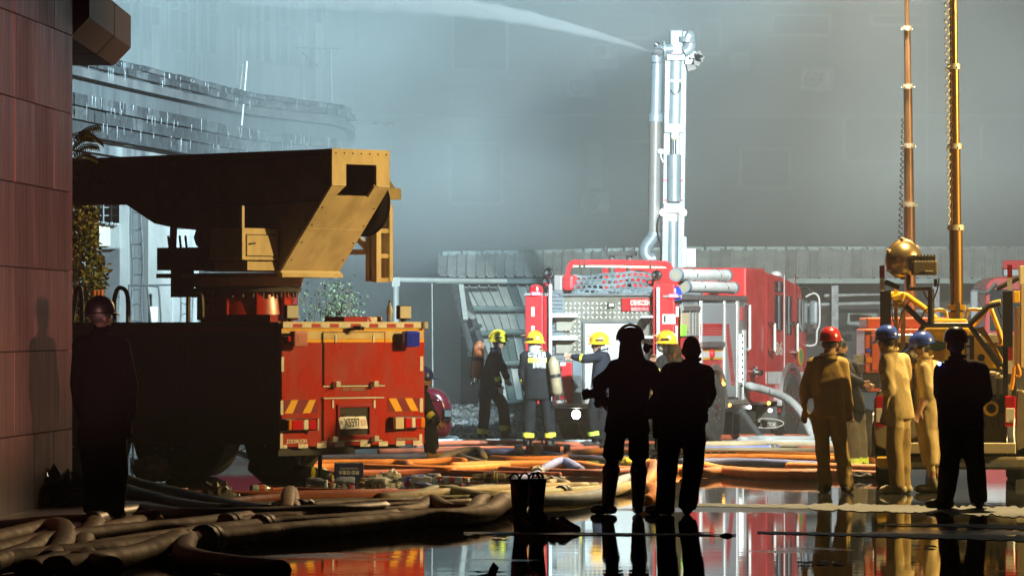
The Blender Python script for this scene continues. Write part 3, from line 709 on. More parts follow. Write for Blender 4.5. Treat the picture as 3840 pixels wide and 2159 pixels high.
# deck fittings: work lamps, red/white chevron boxes
def worklamp(px, py, y):
    q = K.at(px, py, y=y); t_ = MB().box((q.x, y, zt + .03), (.04, .05, .06)).build('lamp_stand', M_black, crane)
    R = Matrix.Rotation(math.radians(-25), 3, 'Z')
    MB().box((q.x, y, zt + .13), (.16, .07, .16), R).build('lamp_body', M_black, t_, bevel=.01); MB().box((q.x - .015, y - .042, zt + .13), (.14, .02, .14), R).build('lamp_glass', M_lens_w, t_, bevel=.004)
worklamp(1090, 1180, .12); worklamp(1513, 1180, .10)
a, b, c, e_ = rect(685, 180, 975, 222, .25); bx_ = MB().bb(a, b, .25, .55, zt + .016, e_).build('deck_box', M_redd, crane)
a2, b2, c2_, e2 = rect(862, 181, 975, 222, .245)
MB().bb(a2, b2, .240, .2495, zt + .018, e_ - .004).build('white_tape', M_white, bx_)
W = b2 - a2
for f0 in (.0, .72): MB().prism([(a2 + W * f0 + W * .12, zt + .02), (a2 + W * f0 + W * .28, zt + .02), (a2 + W * f0 + W * .14, e_ - .006), (a2 + W * f0, e_ - .006)], .236, .2395, 'y').build('red_tape', mat('red_tape', ()), bx_)
zl = K.at(1000, 1192, x=.15)
bx2 = MB().bb(.05, .35, .2, 1.2, zt + .016, zt + .10).build('deck_box', M_redd, crane)
# under the body: chassis rails, bumper bar, wheels, outriggers
MB().bb(.75, 1.0, .4, 6.4, .55, .75).build('chassis_rail', M_black, crane); MB().bb(1.5, 1.75, .4, 6.4, .55, .75).build('chassis_rail', M_black, crane)
MB().bb(.02, 1.35, .05, .5, zb - .10, zb - .002).build('under_tray', M_black, crane); MB().cyl((1.02, .3, 0), (1.02, .3, zb), .025, 8).build('jack', M_black, crane)
MB().bb(1.1, 2.3, .2, .32, zb - .05, zb - .003).build('bumper_bar', M_black, crane)
def wheel(cx, cy, r, wd, parent, hub=M_dsteel, rot=None):
    M_ = Matrix.Rotation(PI / 2, 3, 'Y')
    prof = [(r * .55, -wd / 2), (r * .93, -wd / 2), (r, -wd / 2 + .04), (r, wd / 2 - .04), (r * .93, wd / 2), (r * .55, wd / 2)]
    t_ = MB().lathe(prof, (cx, cy, r), 28, M_).build('wheel', M_rubber, parent, smooth=True)
    MB().lathe([(r * .18, -wd / 2 - .02), (r * .24, -wd / 2 + .03), (r * .5, -wd / 2 + .07), (r * .58, -wd / 2 - .004), (r * .60, -wd / 2 - .004), (r * .60, wd / 2 + .004), (r * .5, wd / 2 - .07), (r * .24, wd / 2 - .03), (r * .18, wd / 2 + .02)], (cx, cy, r), 20, M_).build('rim', hub, t_, smooth=True)
    for k in range(8):
        q = k * PI / 4
        for s_ in (-1, 1): MB().cyl((cx + s_ * (wd / 2 - .05), cy + math.cos(q) * r * .36, r + math.sin(q) * r * .36), (cx + s_ * (wd / 2 + .005), cy + math.cos(q) * r * .36, r + math.sin(q) * r * .36), .016, 6).build('wheel_nut', M_steel, t_)
    return t_
for x in (.30, 2.2):
    for y in (1.9, 3.2, 6.9): wheel(x, y, .52, .34, crane)
MB().bb(.55, 1.95, 1.8, 2.0, .45, .62).build('axle', M_black, crane); MB().bb(.55, 1.95, 3.1, 3.3, .45, .62).build('axle', M_black, crane)
# front cab (hidden by the wall from here)
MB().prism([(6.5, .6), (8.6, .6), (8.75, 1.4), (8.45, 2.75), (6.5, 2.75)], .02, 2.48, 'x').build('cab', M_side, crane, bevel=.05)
MB().bb(.0, .015, 6.8, 7.9, 1.55, 2.5).build('cab_window', M_glass, crane); MB().bb(2.485, 2.5, 6.8, 7.9, 1.55, 2.5).build('cab_window', M_glass, crane)
MB().prism([(8.71, 1.5), (8.735, 1.5), (8.49, 2.6), (8.465, 2.6)], .2, 2.3, 'x').build('windscreen', M_glass, crane)
# ---- turret and boom: outline traced on the near plate, b0 .. b1 across
b0, b1 = .72, 1.72
def kn(x, y, b=b0): 
    q = K.at(240 + x / 1.894, 480 + y / 1.894, x=b); return (q.y, q.z)
side = [kn(*p) for p in ((1900, 147), (1900, 405), (1535, 1024), (1000, 1018), (975, 730), (740, 700), (640, 678), (420, 530))]
bt = kn(1590, 157)[1]; bz = kn(420, 528)[1]
tail_y = 7.9
outline = [side[0], side[1], side[2], side[3], side[4], side[5], side[6], side[7], (tail_y, bz + .02), (tail_y, bt - .06), (kn(1590, 157)[0], bt - .005)]
boom = MB(); 
# two side plates and web plates (open box seen from behind as an end plate with a hole)
boom.prism(outline, b0, b0 + .03, 'x').prism(outline, b1 - .03, b1, 'x')
turret = boom.build('turret_side_plate', mat('boom_flank_shaded', (.17, .135, .08), .55, c2=(.09, .07, .045), scale=3), crane)  # weathered cream, with the flank's shade put into its colour
MB().bb(b0 + .031, b1 - .031, side[7][0] + .05, tail_y, bz + .03, bz + .05).build('boom_bottom_plate', M_cream, turret)
MB().bb(b0 + .031, b1 - .031, side[0][0] + .02, tail_y, bt - .085, bt - .065).build('boom_top_plate', M_cream, turret)
# rear end plate, upper (vertical) piece with rounded window and sloping lower piece
yT = side[0][0]; zT, zM = side[0][1], side[1][1]; yB, zB = side[2][0], side[2][1]
def platex(px, py, yy): return K.at(240 + px / 1.894, 480 + py / 1.894, y=yy).x
# upper plate with hole: frame of four pieces
hx0, hx1 = b0 + .24, b0 + .77; hz1 = zT - .17
up = MB()
sw = yT - .012
up.bb(b0 - .005, b1 + .005, sw, sw + .03, hz1, zT + .004).bb(b0 - .005, hx0, sw, sw + .03, zM, hz1).bb(hx1, b1 + .005, sw, sw + .03, zM, hz1)
ep = up.build('end_plate', M_cream, turret)
# sloping plate with the hole's lower half cut out: build in strips
L0 = Vector((0, yT - .012, zM)); L1 = Vector((0, yB - .012, zB)); nn = Vector((0, -(L1 - L0).z, (L1 - L0).y)).normalized()
if nn.y > 0: nn = -nn
sl = MB(); fcut = .13
def sp(x, f, h): q = L0.lerp(L1, f) + nn * h; return (x, q.y, q.z)
def sbox(x0, x1, f0, f1):
    vs_ = [sp(x0, f0, .0), sp(x1, f0, .0), sp(x1, f1, .0), sp(x0, f1, .0), sp(x0, f0, -.03), sp(x1, f0, -.03), sp(x1, f1, -.03), sp(x0, f1, -.03)]
    sl.add(vs_, [(3, 2, 1, 0), (4, 5, 6, 7), (0, 1, 5, 4), (1, 2, 6, 5), (2, 3, 7, 6), (3, 0, 4, 7)])
sbox(b0 - .005, hx0 - .08, 0, fcut); sbox(hx1 - .03, b1 + .005, 0, fcut); sbox(b0 - .005, b1 + .005, fcut, 1)
sl.build('sloping_end_plate', M_cream, turret)
wed = MB(); wed.add([sp(hx0 - .08, 0, .0), sp(hx0, 0, .0), sp(hx0 - .08, fcut, .0), sp(hx0 - .08, 0, -.03), sp(hx0, 0, -.03), sp(hx0 - .08, fcut, -.03)], [(0, 2, 1), (3, 4, 5), (1, 2, 5, 4)]); wed.build('plate_gusset', M_cream, turret)
for k in range(7):
    MB().ell((b0 + .06 + k * .147, yT - .016, zT - .045), (.011, .008, .011), 8, 5).build('plate_bolt', M_dsteel, ep)
for f in (.25, .45, .65, .85):
    for x_ in (b0 + .05, b1 - .05): q_ = sp(x_, f, .004); MB().ell(q_, (.011, .008, .011), 8, 5).build('plate_bolt', M_dsteel, turret)
for x0_, x1_ in ((b0, hx0 - .02), (hx1 + .02, b1)): MB().cyl((x0_, yT - .014, zM), (x1_, yT - .014, zM), .007, 6).build('weld_seam', M_cream2, turret)
for f in (.5,): MB().cyl(sp(b0 + .01, f, .002), sp(b1 - .01, f, .002), .004, 6).build('weld_seam', M_cream, turret)
for (px_, py_) in ((700, 640), (800, 640), (900, 640), (1000, 640), (1100, 640), (1180, 640), (1180, 740), (1120, 860), (1060, 960)):
    q_ = K.at(px_, py_, x=b0); MB().ell((b0 - .004, q_.y, q_.z), (.008, .016, .016), 8, 5).build('plate_bolt', M_dsteel, turret)
for (pa_, pb_) in (((620, 600), (1200, 585)), ((760, 760), (1190, 755))):
    A_ = K.at(*pa_, x=b0 - .02); B_ = K.at(*pb_, x=b0 - .02); MB().tube(catmull([A_, A_.lerp(B_, .5) + Vector((0, 0, -.03)), B_], 5), .014, 6).build('hydraulic_line', M_black, turret)
MB().bb(b0 + .031, b1 - .031, yT + .55, yT + .57, zM - .6, zT - .02).build('inner_plate', M_black, turret)
MB().tube(catmull([(hx0 + .1, yT + .3, zT - .35), (hx0 + .05, yT + .2, zM + .2), (hx0 - .1, yT + .25, zM - .2)], 5), .05, 8).build('hydraulic_hose', M_black, turret)
MB().bb(b0 - .03, b1 + .03, yB - .06, yB + 1.9, zB - .055, zB - .004).build('turret_base_plate', M_cream, turret)
# step lip under the sloping plate
MB().bb(b0 - .02, b1 + .02, yB - .03, yB + .05, zB - .01, zB + .02).build('base_lip', M_cream2, turret)
# control cabinet on the near flank, its lit door faces rearward
ca = K.at(240 + 1255 / 1.894, 480 + 935 / 1.894, x=b0 - .62); 
yc = K.at(240 + 1515 / 1.894, 480 + 900 / 1.894, x=b0 - .02).y
xl = K.at(240 + 1265 / 1.894, 480 + 800 / 1.894, y=yc).x; zc1 = K.at(240 + 1400 / 1.894, 480 + 712 / 1.894, y=yc).z; zc0 = K.at(240 + 1380 / 1.894, 480 + 938 / 1.894, y=yc).z
cab = MB().bb(xl, b0 - .004, yc, yc + .5, zc0, zc1).build('control_cabinet', M_cream, turret, bevel=.008)
MB().bb(xl + .07, b0 - .06, yc - .012, yc - .001, zc0 + .05, zc1 - .08).build('cabinet_door', M_cream, cab, bevel=.004)
for (u0, u1, v0, v1) in ((xl + .06, b0 - .05, zc0 + .04, zc0 + .05), (xl + .06, b0 - .05, zc1 - .08, zc1 - .07), (xl + .06, xl + .07, zc0 + .05, zc1 - .08), (b0 - .06, b0 - .05, zc0 + .05, zc1 - .08)): MB().bb(u0, u1, yc - .003, yc - .0005, v0, v1).build('door_gap', M_black, cab)
MB().bar((xl + .10, yc - .02, (zc0 + zc1) / 2), (xl + .2, yc - .02, (zc0 + zc1) / 2 + .01), .018).build('door_handle', M_black, cab)
MB().bb(xl, xl + .04, yc, yc + .04, zc1, zc1 + .25).build('cabinet_post', M_cream2, cab)
yl = yc + .02; lx = K.at(240 + 1302 / 1.894, 480 + 980 / 1.894, y=yl).x; lz1 = K.at(240 + 1400 / 1.894, 480 + 945 / 1.894, y=yl).z; lz0 = K.at(240 + 1400 / 1.894, 480 + 1012 / 1.894, y=yl).z
MB().bb(lx, b0 - .006, yl, yl + .5, lz0, lz1 - .004).build('lower_box', M_cream, turret, bevel=.006)
# operator seat platform at the left
pz0 = K.at(240 + 700 / 1.894, 480 + 1010 / 1.894, x=b0 - .1).z; pz1 = K.at(240 + 700 / 1.894, 480 + 850 / 1.894, x=b0 - .1).z
py0 = K.at(240 + 1010 / 1.894, 480 + 900 / 1.894, x=b0 - .1).y; py1 = K.at(240 + 660 / 1.894, 480 + 900 / 1.894, x=b0 - .1).y
MB().bb(b0 - .1, b1 - .1, py0, py1, pz0, pz1).build('operator_platform', M_dsteel, turret)
MB().ell((b0 + .3, (py0 + py1) / 2 - .25, pz1 + .12), (.28, .34, .22), 14, 8).build('seat', M_black, turret, smooth=True)
q1 = K.at(240 + 770 / 1.894, 480 + 690 / 1.894, x=b0); q2 = K.at(240 + 765 / 1.894, 480 + 860 / 1.894, x=b0); MB().bar((b0 + .02, q1.y, q1.z), (b0 + .02, q2.y, q2.z), .06).build('support_post', M_dsteel, turret)
for k in range(4): MB().cyl((b0 + .02, (py0 + py1) / 2 + .3 - k * .09, pz1), (b0 + .02, (py0 + py1) / 2 + .32 - k * .09, pz1 + .14), .014, 6).build('control_lever', M_black, turret)
q3 = K.at(240 + 780 / 1.894, 480 + 1010 / 1.894, x=b0 - .05); q4 = K.at(240 + 780 / 1.894, 480 + 1195 / 1.894, x=b0 - .05)
MB().bb(b0 - .05, b0 + .2, q3.y - .09, q3.y + .05, q4.z, q3.z).build('step_hanger', M_dsteel, turret); MB().bb(b0 - .05, b0 + .3, q3.y - .36, q3.y + .05, q4.z - .01, q4.z + .03).build('step', M_dsteel, turret)
# tubular guard on the boom flank
gp = [K.at(240 + x / 1.894, 480 + y / 1.894, x=b0 - .12) for x, y in ((655, 520), (655, 300), (665, 240), (700, 225), (900, 218), (940, 240), (958, 300), (962, 520))]
MB().tube(catmull(gp, 3), .018, 6).build('guard_rail', M_dsteel, turret, smooth=True)
q = K.at(280 + 20, 480 + 285 / 1.894 + 15, x=b0); text('DG 32', .30, mat('boom_lettering', (.03, .03, .03), .5), turret, Matrix.Translation((b0, q.y - .0, q.z)) @ Matrix.Rotation(-PI / 2, 4, 'Z'), wid=.85, ext=.003)
# drum, ladder and brackets on the far flank
dq = K.at(1352, 763, x=b1 + .2)
Mx = Matrix.Rotation(PI / 2, 3, 'Y')
MB().lathe([(.02, -.10), (.37, -.10), (.385, -.08), (.385, -.06), (.37, -.05), (.37, .05), (.385, .06), (.385, .08), (.37, .10), (.02, .10)], (b1 + .2, dq.y, dq.z), 32, Mx).build('hose_drum', mat('drum_black', (.006, .006, .006), .9, spec=.1), turret, smooth=True)
def kp(px, py, b): q = K.at(px, py, x=b); return (b, q.y, q.z)
lb = b1 + .62
lad = MB().bar(kp(1384, 775 + 100, lb), kp(1384, 1055, lb), .06).build('ladder_rail', M_cream, turret)
MB().bar(kp(1411, 838, lb + .02), kp(1411, 1055, lb + .02), .08).build('ladder_rail', M_cream, turret)
MB().bar(kp(1443, 775, lb + .3), kp(1443, 1055, lb + .3), .06).build('ladder_rail', M_cream, turret); MB().bar(kp(1460, 775, lb + .3), kp(1460, 1055, lb + .3), .06).build('ladder_rail', M_cream, turret)
for y in (866, 960, 1050): MB().bar(kp(1405, y, lb + .05), kp(1458, y, lb + .3), .05).build('ladder_rung', M_cream, turret)
MB().bar(kp(1443, 773, lb + .3), kp(1462, 773, lb + .3), .07).build('ladder_rung', M_cream, turret)
MB().bar(kp(1296, 945, lb), kp(1384, 945, lb), .06).build('ladder_strut', M_cream, turret); MB().bar(kp(1334, 885, lb), kp(1384, 938, lb), .06).build('ladder_strut', M_cream, turret)
MB().bar(kp(1432, 648, b1 + .35), kp(1482, 720, b1 + .45), .05).build('bracket_arm', M_cream, turret); MB().bar(kp(1440, 728, b1 + .35), kp(1500, 728, b1 + .5), .13).build('bracket_box', M_cream, turret)
# slewing ring, pedestal, bolts
pc = K.at(928, 1050, x=1.25); pyc = pc.y
rz1, rz0 = K.at(928, 1030, x=.62).z, K.at(928, 1077, x=.62).z
MB().lathe([(.60, rz0), (.64, rz0 + .02), (.66, rz1 - .03), (.66, zB - .056)], (1.25, pyc, 0), 40).build('slewing_ring', M_cream, crane, smooth=True)
MB().lathe([(.62, rz0 - .05), (.64, rz0 - .002), ], (1.25, pyc, 0), 40).build('bolt_flange', M_dsteel, crane)
for k in range(30):
    q = 2 * PI * k / 30; MB().cyl((1.25 + .57 * math.cos(q), pyc + .57 * math.sin(q), rz0 - .11), (1.25 + .57 * math.cos(q), pyc + .57 * math.sin(q), rz0 - .051), .018, 6).build('ring_bolt', M_dsteel, crane)
MB().lathe([(.60, zt + .016), (.55, zt + .02), (.51, rz0 - .05)], (1.25, pyc, 0), 40).build('pedestal', M_red, crane, smooth=True)
for k in range(10):
    q = 2 * PI * k / 10 + .3; MB().box((1.25 + .53 * math.cos(q), pyc + .53 * math.sin(q), (zt + rz0) / 2), (.12, .02, rz0 - zt - .08), Matrix.Rotation(q, 3, 'Z')).build('pedestal_gusset', M_red, crane)
# looped hand rails on the deck
for pts, b in (([(706, 1212), (706, 1120), (712, 1105), (745, 1104), (757, 1118), (760, 1212)], .15), ([(430, 1200), (428, 1130), (440, 1085), (458, 1080), (474, 1095), (480, 1130), (480, 1212)], .06), ([(270, 1160), (290, 1082), (305, 1100), (308, 1200)], .06)):
    qq = [K.at(x, y, x=b) for x, y in pts]
    for e2_ in (0, -1): qq[e2_].z = zt + .01
    MB().tube(catmull(qq, 4), .026, 8).build('hand_rail', M_dsteel, crane, smooth=True)
MB().bb(.03, .12, 3.3, 6.3, zt + .016, zt + .13).build('deck_rail', M_dsteel, crane)
# ================================================================= FIRE ENGINE WITH RAISED WATER TOWER (centre right)
E = Frame((.275, 81.06, 0), -18.5); EW = 2.4
eng = thing('fire_engine', 'bright red fire engine with silver chequer-plate rear and raised water tower arm', 'fire engine', E.O, E.rz)
def ez(x, y): return 1900 + x / 1.8096, 900 + y / 1.8096
def erect(x0, y0, x1, y1, d=0.0): return rect(x0, y0, x1, y1, d, ez, E)
def ep_(name, x0, y0, x1, y1, m, th=.02, d=0.0, parent=None, bevel=0.0, smooth=False):
    a, b, c, e_ = erect(x0, y0, x1, y1, d); return MB().bb(a, b, d - th, d, c, e_).build(name, m, parent or eng, bevel=bevel)
def es(x, y, X=EW): q = E.at(*ez(x, y), x=X); return q
def sp_(name, x0, y0, x1, y1, m, th=.02, X=EW, parent=None, bevel=0.0):
    a = es(x0, (y0 + y1) / 2, X).y; b = es(x1, (y0 + y1) / 2, X).y; c = es((x0 + x1) / 2, y1, X).z; e_ = es((x0 + x1) / 2, y0, X).z
    return MB().bb(X, X + th, a, b, c, e_).build(name, m, parent or eng, bevel=bevel)
def epos(x, y, d=0.0): return E.at(*ez(x, y), y=d)
zroof = es(1700, 190).z; zsill = es(1700, 1110).z; y_cab = es(1755, 600).y; y_end = es(2040, 600).y; y_pump = es(1625, 600).y
ztop = epos(600, 375).z; zbot = epos(600, 1112).z
# ---- bodywork
MB().bb(.18, EW - .02, .12, y_pump - .02, zbot + .02, ztop - .03).build('rear_body', M_silver, eng)
MB().bb(.02, EW, y_pump, y_cab, zsill, zroof).build('crew_body', M_red2, eng, bevel=.03)
cabp = [(y_cab + .01, zsill + .02), (y_end - .02, zsill + .02), (y_end, zsill + .5), (y_end, zroof - 1.0), (y_end - .35, zroof - .28), (y_cab + 1.15, zroof - .13), (y_cab + .01, zroof - .05)]
MB().prism(cabp, .05, EW - .01, 'x').build('cab', M_red2, eng, bevel=.03)
# ---- rear face
MB().bb(.18, EW - .12, .0, .10, zbot, ztop).build('rear_panel', M_steel, eng)
# chequer plate: raised lozenges, one joined part
a, b, c, e_ = erect(388, 385, 1020, 1105, 0)
ch_ = MB(); pitch = .07
d_open = erect(520, 548, 935, 1108, 0)
nx = int((b - a) / pitch); nz2 = int((e_ - c) / pitch)
for i in range(nx):
    for j in range(nz2):
        x = a + (i + .5) * pitch; z = c + (j + .5) * pitch
        if d_open[0] - .02 < x < d_open[1] + .02 and z < d_open[3] + .03: continue
        s_ = 1 if (i + j) % 2 else -1
        l, w2 = .031, .013
        u = Vector((math.cos(.8 * s_), 0, math.sin(.8 * s_))); v_ = Vector((-u.z, 0, u.x)); p = Vector((x, -.0005, z))
        ch_.add([p - u * l, p - v_ * w2, p + u * l, p + v_ * w2, p + Vector((0, -.014, 0))], [(1, 0, 4), (2, 1, 4), (3, 2, 4), (0, 3, 4)])
cpl = MB().bb(a - .005, b, -.0005 + .0, .003, c, e_).build('chequer_plate', mat('worn_plate_base', (.17, .15, .115), .5, metal=.4, c2=(.25, .23, .19), scale=3), eng)
ch_.build('chequer_lozenges', mat('polished_lozenge', (.72, .72, .70), .35, metal=.3), cpl, kind='stuff')
ep_('top_lip', 370, 362, 1022, 378, M_steel, .06, .02)
ep_('corrugated_strip', 312, 345, 384, 1000, M_silver, .012, -.001)
for k in range(24): ep_('strip_rib', 314, 352 + k * 26, 382, 362 + k * 26, M_steel, .012, -.0135)
# red columns, poles
def col(x0, x1, y0, y1, name): return ep_(name, x0, y0, x1, y1, M_red2, .30, .12, bevel=.02)
cl = col(166, 288, 376, 1110, 'corner_column'); cr_ = col(1030, 1176, 300, 1110, 'corner_column')
ep_('column_edge', 250, 378, 290, 1105, M_redd, .01, -.181)
for (x0, y0, x1, y1) in ((168, 455, 190, 518), (168, 582, 190, 640), (332, 830, 400, 852)): ep_('white_tape', x0, y0, x1, y1, M_white, .004, -.1815)
ep_('white_tape', 1148, 450, 1168, 520, M_white, .004, -.1815); ep_('white_tape', 1146, 580, 1160, 700, M_white, .004, -.1815)
n_ = ep_('notice_board', 1058, 503, 1145, 568, mat('notice_white', (.78, .76, .76), .5), .006, -.1815)
for k in range(4): ep_('notice_line', 1090, 515 + k * 12, 1138, 519 + k * 12, M_redd, .002, -.188, n_)
ep_('notice_mark', 1066, 512, 1080, 558, M_ink, .002, -.188, n_)
for x, yt in ((296, 300), (1027, 320)):
    p = epos(x, yt, -.22); MB().cyl((p.x, -.22, zbot - .0), (p.x, -.22, p.z), .028, 10).build('grab_pole', M_wpaint, eng, smooth=True)
# stripe across columns
for (x0, x1, d) in ((1030, 1176, -.1812), (166, 288, -.1812)):
    ep_('white_stripe', x0, 757, x1, 795, M_wpaint, .004, d); ep_('yellow_stripe', x0, 742, x1, 756, M_yel, .004, d); ep_('yellow_stripe', x0, 796, x1, 808, M_yel, .004, d)
lp = ep_('lower_red_panel', 330, 830, 448, 1110, M_red2, .06, -.005, bevel=.01)
ep_('lower_tread_strip', 452, 815, 516, 1110, M_silver, .03, -.005); ep_('white_tape', 345, 1086, 410, 1104, M_white, .004, -.0655, lp)
bmp = ep_('rear_bumper', 330, 1112, 1170, 1140, M_tread, .22, .0, bevel=.01)
# OSHKOSH sign board
sb = ep_('maker_board', 782, 393, 1014, 482, M_redd, .012, -.012)
p = epos(905, 424, -.024); text('OSHKOSH', .085, M_white, sb, Matrix.Translation((p.x, -.0245, p.z)), wid=.30, bold=.015)
p = epos(905, 468, -.024); text('美国奥什科士', .06, mat('grey_lettering', (.5, .46, .45), .5), sb, Matrix.Translation((p.x, -.0245, p.z)), wid=.28)
ep_('small_plate', 688, 422, 738, 458, M_dsteel, .02, -.012); ep_('small_plate_centre', 698, 430, 728, 450, M_cream2, .01, -.033)
# roller door of the rear locker
a, b, c, e_ = d_open
dr_ = MB().bb(a, b, -.035, .005, e_ - .03, e_).bb(a, a + .035, -.035, .005, c, e_ - .03).bb(b - .035, b, -.035, .005, c, e_ - .03).build('locker_frame', M_steel, eng)
for k in range(26):
    h_ = (e_ - .03 - c) / 26; MB().bb(a + .036, b - .036, -.02, -.004, c + k * h_ + .002, c + (k + 1) * h_ - .001).build('roller_slat', mat('roller_white', (.46, .48, .47), .5), dr_)
# folding steps
for (x0, y0, x1, y1) in ((325, 497, 487, 525), (322, 648, 484, 678), (935, 512, 1015, 528), (935, 650, 1015, 668)):
    s_ = ep_('step', x0, y0, x1, y1, M_wpaint, .16, -.012, bevel=.006)
    a, b, c, e_ = erect(x0, y0, x1, y1, -.05)
    if x0 < 500: MB().prism([(a + .03, c), (b - .03, c), (b - .14, c - .20), (a + .03, c - .20)], -.05, -.014, 'y').build('step_bracket', mat('worn_aluminium', (.42, .38, .31), .5, metal=.5), s_)
ep_('dark_recess', 940, 765, 1015, 815, M_black, .01, -.001)
p = epos(935, 560, -.08); sl_ = MB().lathe([(.02, -.06), (.055, -.05), (.075, .03), (.075, .05), (.02, .045)], (p.x, -.10, p.z), 18, Matrix.Rotation(PI / 2, 3, 'X')).build('search_lamp', M_chrome, eng, smooth=True)
# rear working lamp (lit) under the bumper
p = epos(480, 1182, -.1); wl = MB().lathe([(.03, 0), (.07, .02), (.085, .09), (.085, .10)], (p.x, -.06, p.z), 18, Matrix.Rotation(PI / 2, 3, 'X')).build('reversing_lamp', M_black, eng, smooth=True)
MB().lathe([(.0, .1), (.07, .102), (.05, .112), (.0, .115)], (p.x, -.06, p.z), 18, Matrix.Rotation(PI / 2, 3, 'X')).build('lit_bulb', M_glow_w, wl, smooth=True)
MB().bb(p.x - .02, p.x + .02, -.08, .1, p.z, zbot - .0).build('lamp_bracket', M_black, wl)
# underbody shield, exhaust
MB().bb(.35, 1.9, .1, .5, .32, zbot - .04).build('underbody_tank', M_dsteel, eng, bevel=.05)
# ---- top: beacons, chrome spots, roll bar, net, boxes
def dome(x, y, m, glow, r=.12, d=.0):
    p = epos(x, y, d); bs = ep_('beacon_shelf', x - 45, y + 18, x + 62, y + 34, M_tread, .3, .1)
    t_ = MB().lathe([(r * .9, 0), (r, .02), (r, .03)], (p.x, d - .06, p.z - .14), 20).build('beacon_base', M_black, eng)
    MB().lathe([(r * .95, .031), (r * .95, .13), (r * .8, .2), (r * .4, .23), (0.01, .235)], (p.x, d - .06, p.z - .14), 20).build('beacon_dome', m, t_, smooth=True)
    q = epos(x + glow, y + 35, -.2); MB().box((q.x, -.215, q.z + .03), (.13, .03, .05)).build('lit_marker', M_glow_r, t_, bevel=.008)
dome(208, 342, M_lens_r, -8); dome(1145, 356, M_lens_b, -14)
def spotlamp(x, y, d):
    p = epos(x, y, d); R = Matrix.Rotation(PI / 2, 3, 'X') 
    t_ = MB().lathe([(.01, -.07), (.045, -.055), (.07, 0), (.078, .03), (.082, .036), (.07, .036), (.02, .012)], (p.x, d, p.z), 20, R).build('chrome_spotlight', M_chrome, eng, smooth=True)
    MB().lathe([(.0, .03), (.066, .031), (.04, .042), (.0, .045)], (p.x, d, p.z), 20, R).build('lamp_glass', M_chrome, t_, smooth=True)
    MB().cyl((p.x, d + .02, p.z - .3), (p.x, d + .02, p.z - .1), .022, 8).build('lamp_stem', M_chrome, t_)
spotlamp(290, 225, .05); spotlamp(278, 285, .08); spotlamp(1022, 240, .05)
MB().tube(catmull([epos(318, 300, .25), epos(318, 300, .25)], 2), .01).v.clear()
a, b, c, e_ = erect(318, 238, 372, 345, .2); MB().bb(a, b, .2, .7, c, e_).build('grey_pump_box', mat('brown_grey_box', (.22, .19, .18), .6), eng, bevel=.02)
a, b, c, e_ = erect(374, 236, 452, 345, .22); MB().bb(a, b, .22, .75, c, e_).build('red_hose_box', M_red2, eng, bevel=.05)
rbp = [epos(x, y, .35) for x, y in ((412, 240), (425, 190), (448, 150), (760, 150), (1085, 158), (1105, 178), (1128, 225))]
for i in range(len(rbp) - 1): MB().bar(rbp[i], rbp[i + 1], .05, .075).build('roll_bar', M_red2, eng)
MB().bar(epos(450, 172, .36), epos(1085, 182, .36), .03, .045).build('roll_bar_rail', M_cream2, eng)
for x in (502, 532, 980): 
    p = epos(x, 160, .35); MB().box(p, (.012, .07, .12)).build('rail_clip', M_dsteel, eng)
# cargo net draped over the hose bed
mb = MB(); nw, nh = 14, 4; M_net = mat('grey_webbing', (.13, .16, .17), .8, c2=(.08, .10, .11), scale=20)
def netp(u, v):
    x = 455 + u * 545; y = 240 + v * 128 + 14 * math.sin(u * 6.0) * (1 - v) + 10 * math.sin(u * 13 + v * 3) * .5
    y += -14 * (1 - v) * math.sin(u * PI)
    return epos(x, y, .42 - .34 * v + .05 * math.sin(u * 9 + v * 4))
net = MB()
for i in range(nw + 1):
    pts = [netp(i / nw + .02 * math.sin(j), j / 12) for j in range(13)]
    for j in range(12):
        w2 = Vector((.017, 0, 0)); net.add([pts[j] - w2, pts[j] + w2, pts[j + 1] + w2, pts[j + 1] - w2], [(0, 1, 2, 3)])
nets = net.build('cargo_net', M_net, eng, kind='stuff')
for j in range(nh + 1):
    net = MB()
    pts = [netp(i / 30, j / nh) - Vector((0, .006, 0)) for i in range(31)]
    for i in range(30):
        w2 = Vector((0, 0, .020)); net.add([pts[i] - w2, pts[i + 1] - w2, pts[i + 1] + w2, pts[i] + w2], [(0, 1, 2, 3)])
    net.build('net_band', M_net, nets)
for k in range(16):
    p = netp(random.random(), .92 + random.uniform(0, .1)); MB().ell(p, (random.uniform(.06, .13), .06, random.uniform(.03, .06)), 7, 5).build('strap_bundle', M_net, eng)
a, b, c, e_ = erect(830, 192, 1010, 250, 1.2); MB().bb(a, b, 1.2, 1.25, c - .05, e_).build('red_bulkhead', M_red2, eng, bevel=.02)
MB().bb(.35, EW - .2, .15, 1.18, ztop - .1, ztop + .02).build('hose_bed_floor', M_silver, eng)
a, b, c, e_ = erect(672, 78, 866, 108, 1.6); dt = MB().bb(a, b, 1.6, 1.75, c, e_).build('dark_deck_tray', M_dsteel, eng)
for x in (708, 828): 
    p = epos(x, 140, 1.65); MB().cyl((p.x, 1.68, ztop - .1), (p.x, 1.68, c), .05, 10).build('tray_leg', M_dsteel, dt)
for x in (676, 862):
    p = epos(x, 75, 1.6); MB().box((p.x, 1.6, e_ + .02), (.03, .05, .12)).build('tray_lug', M_dsteel, dt)
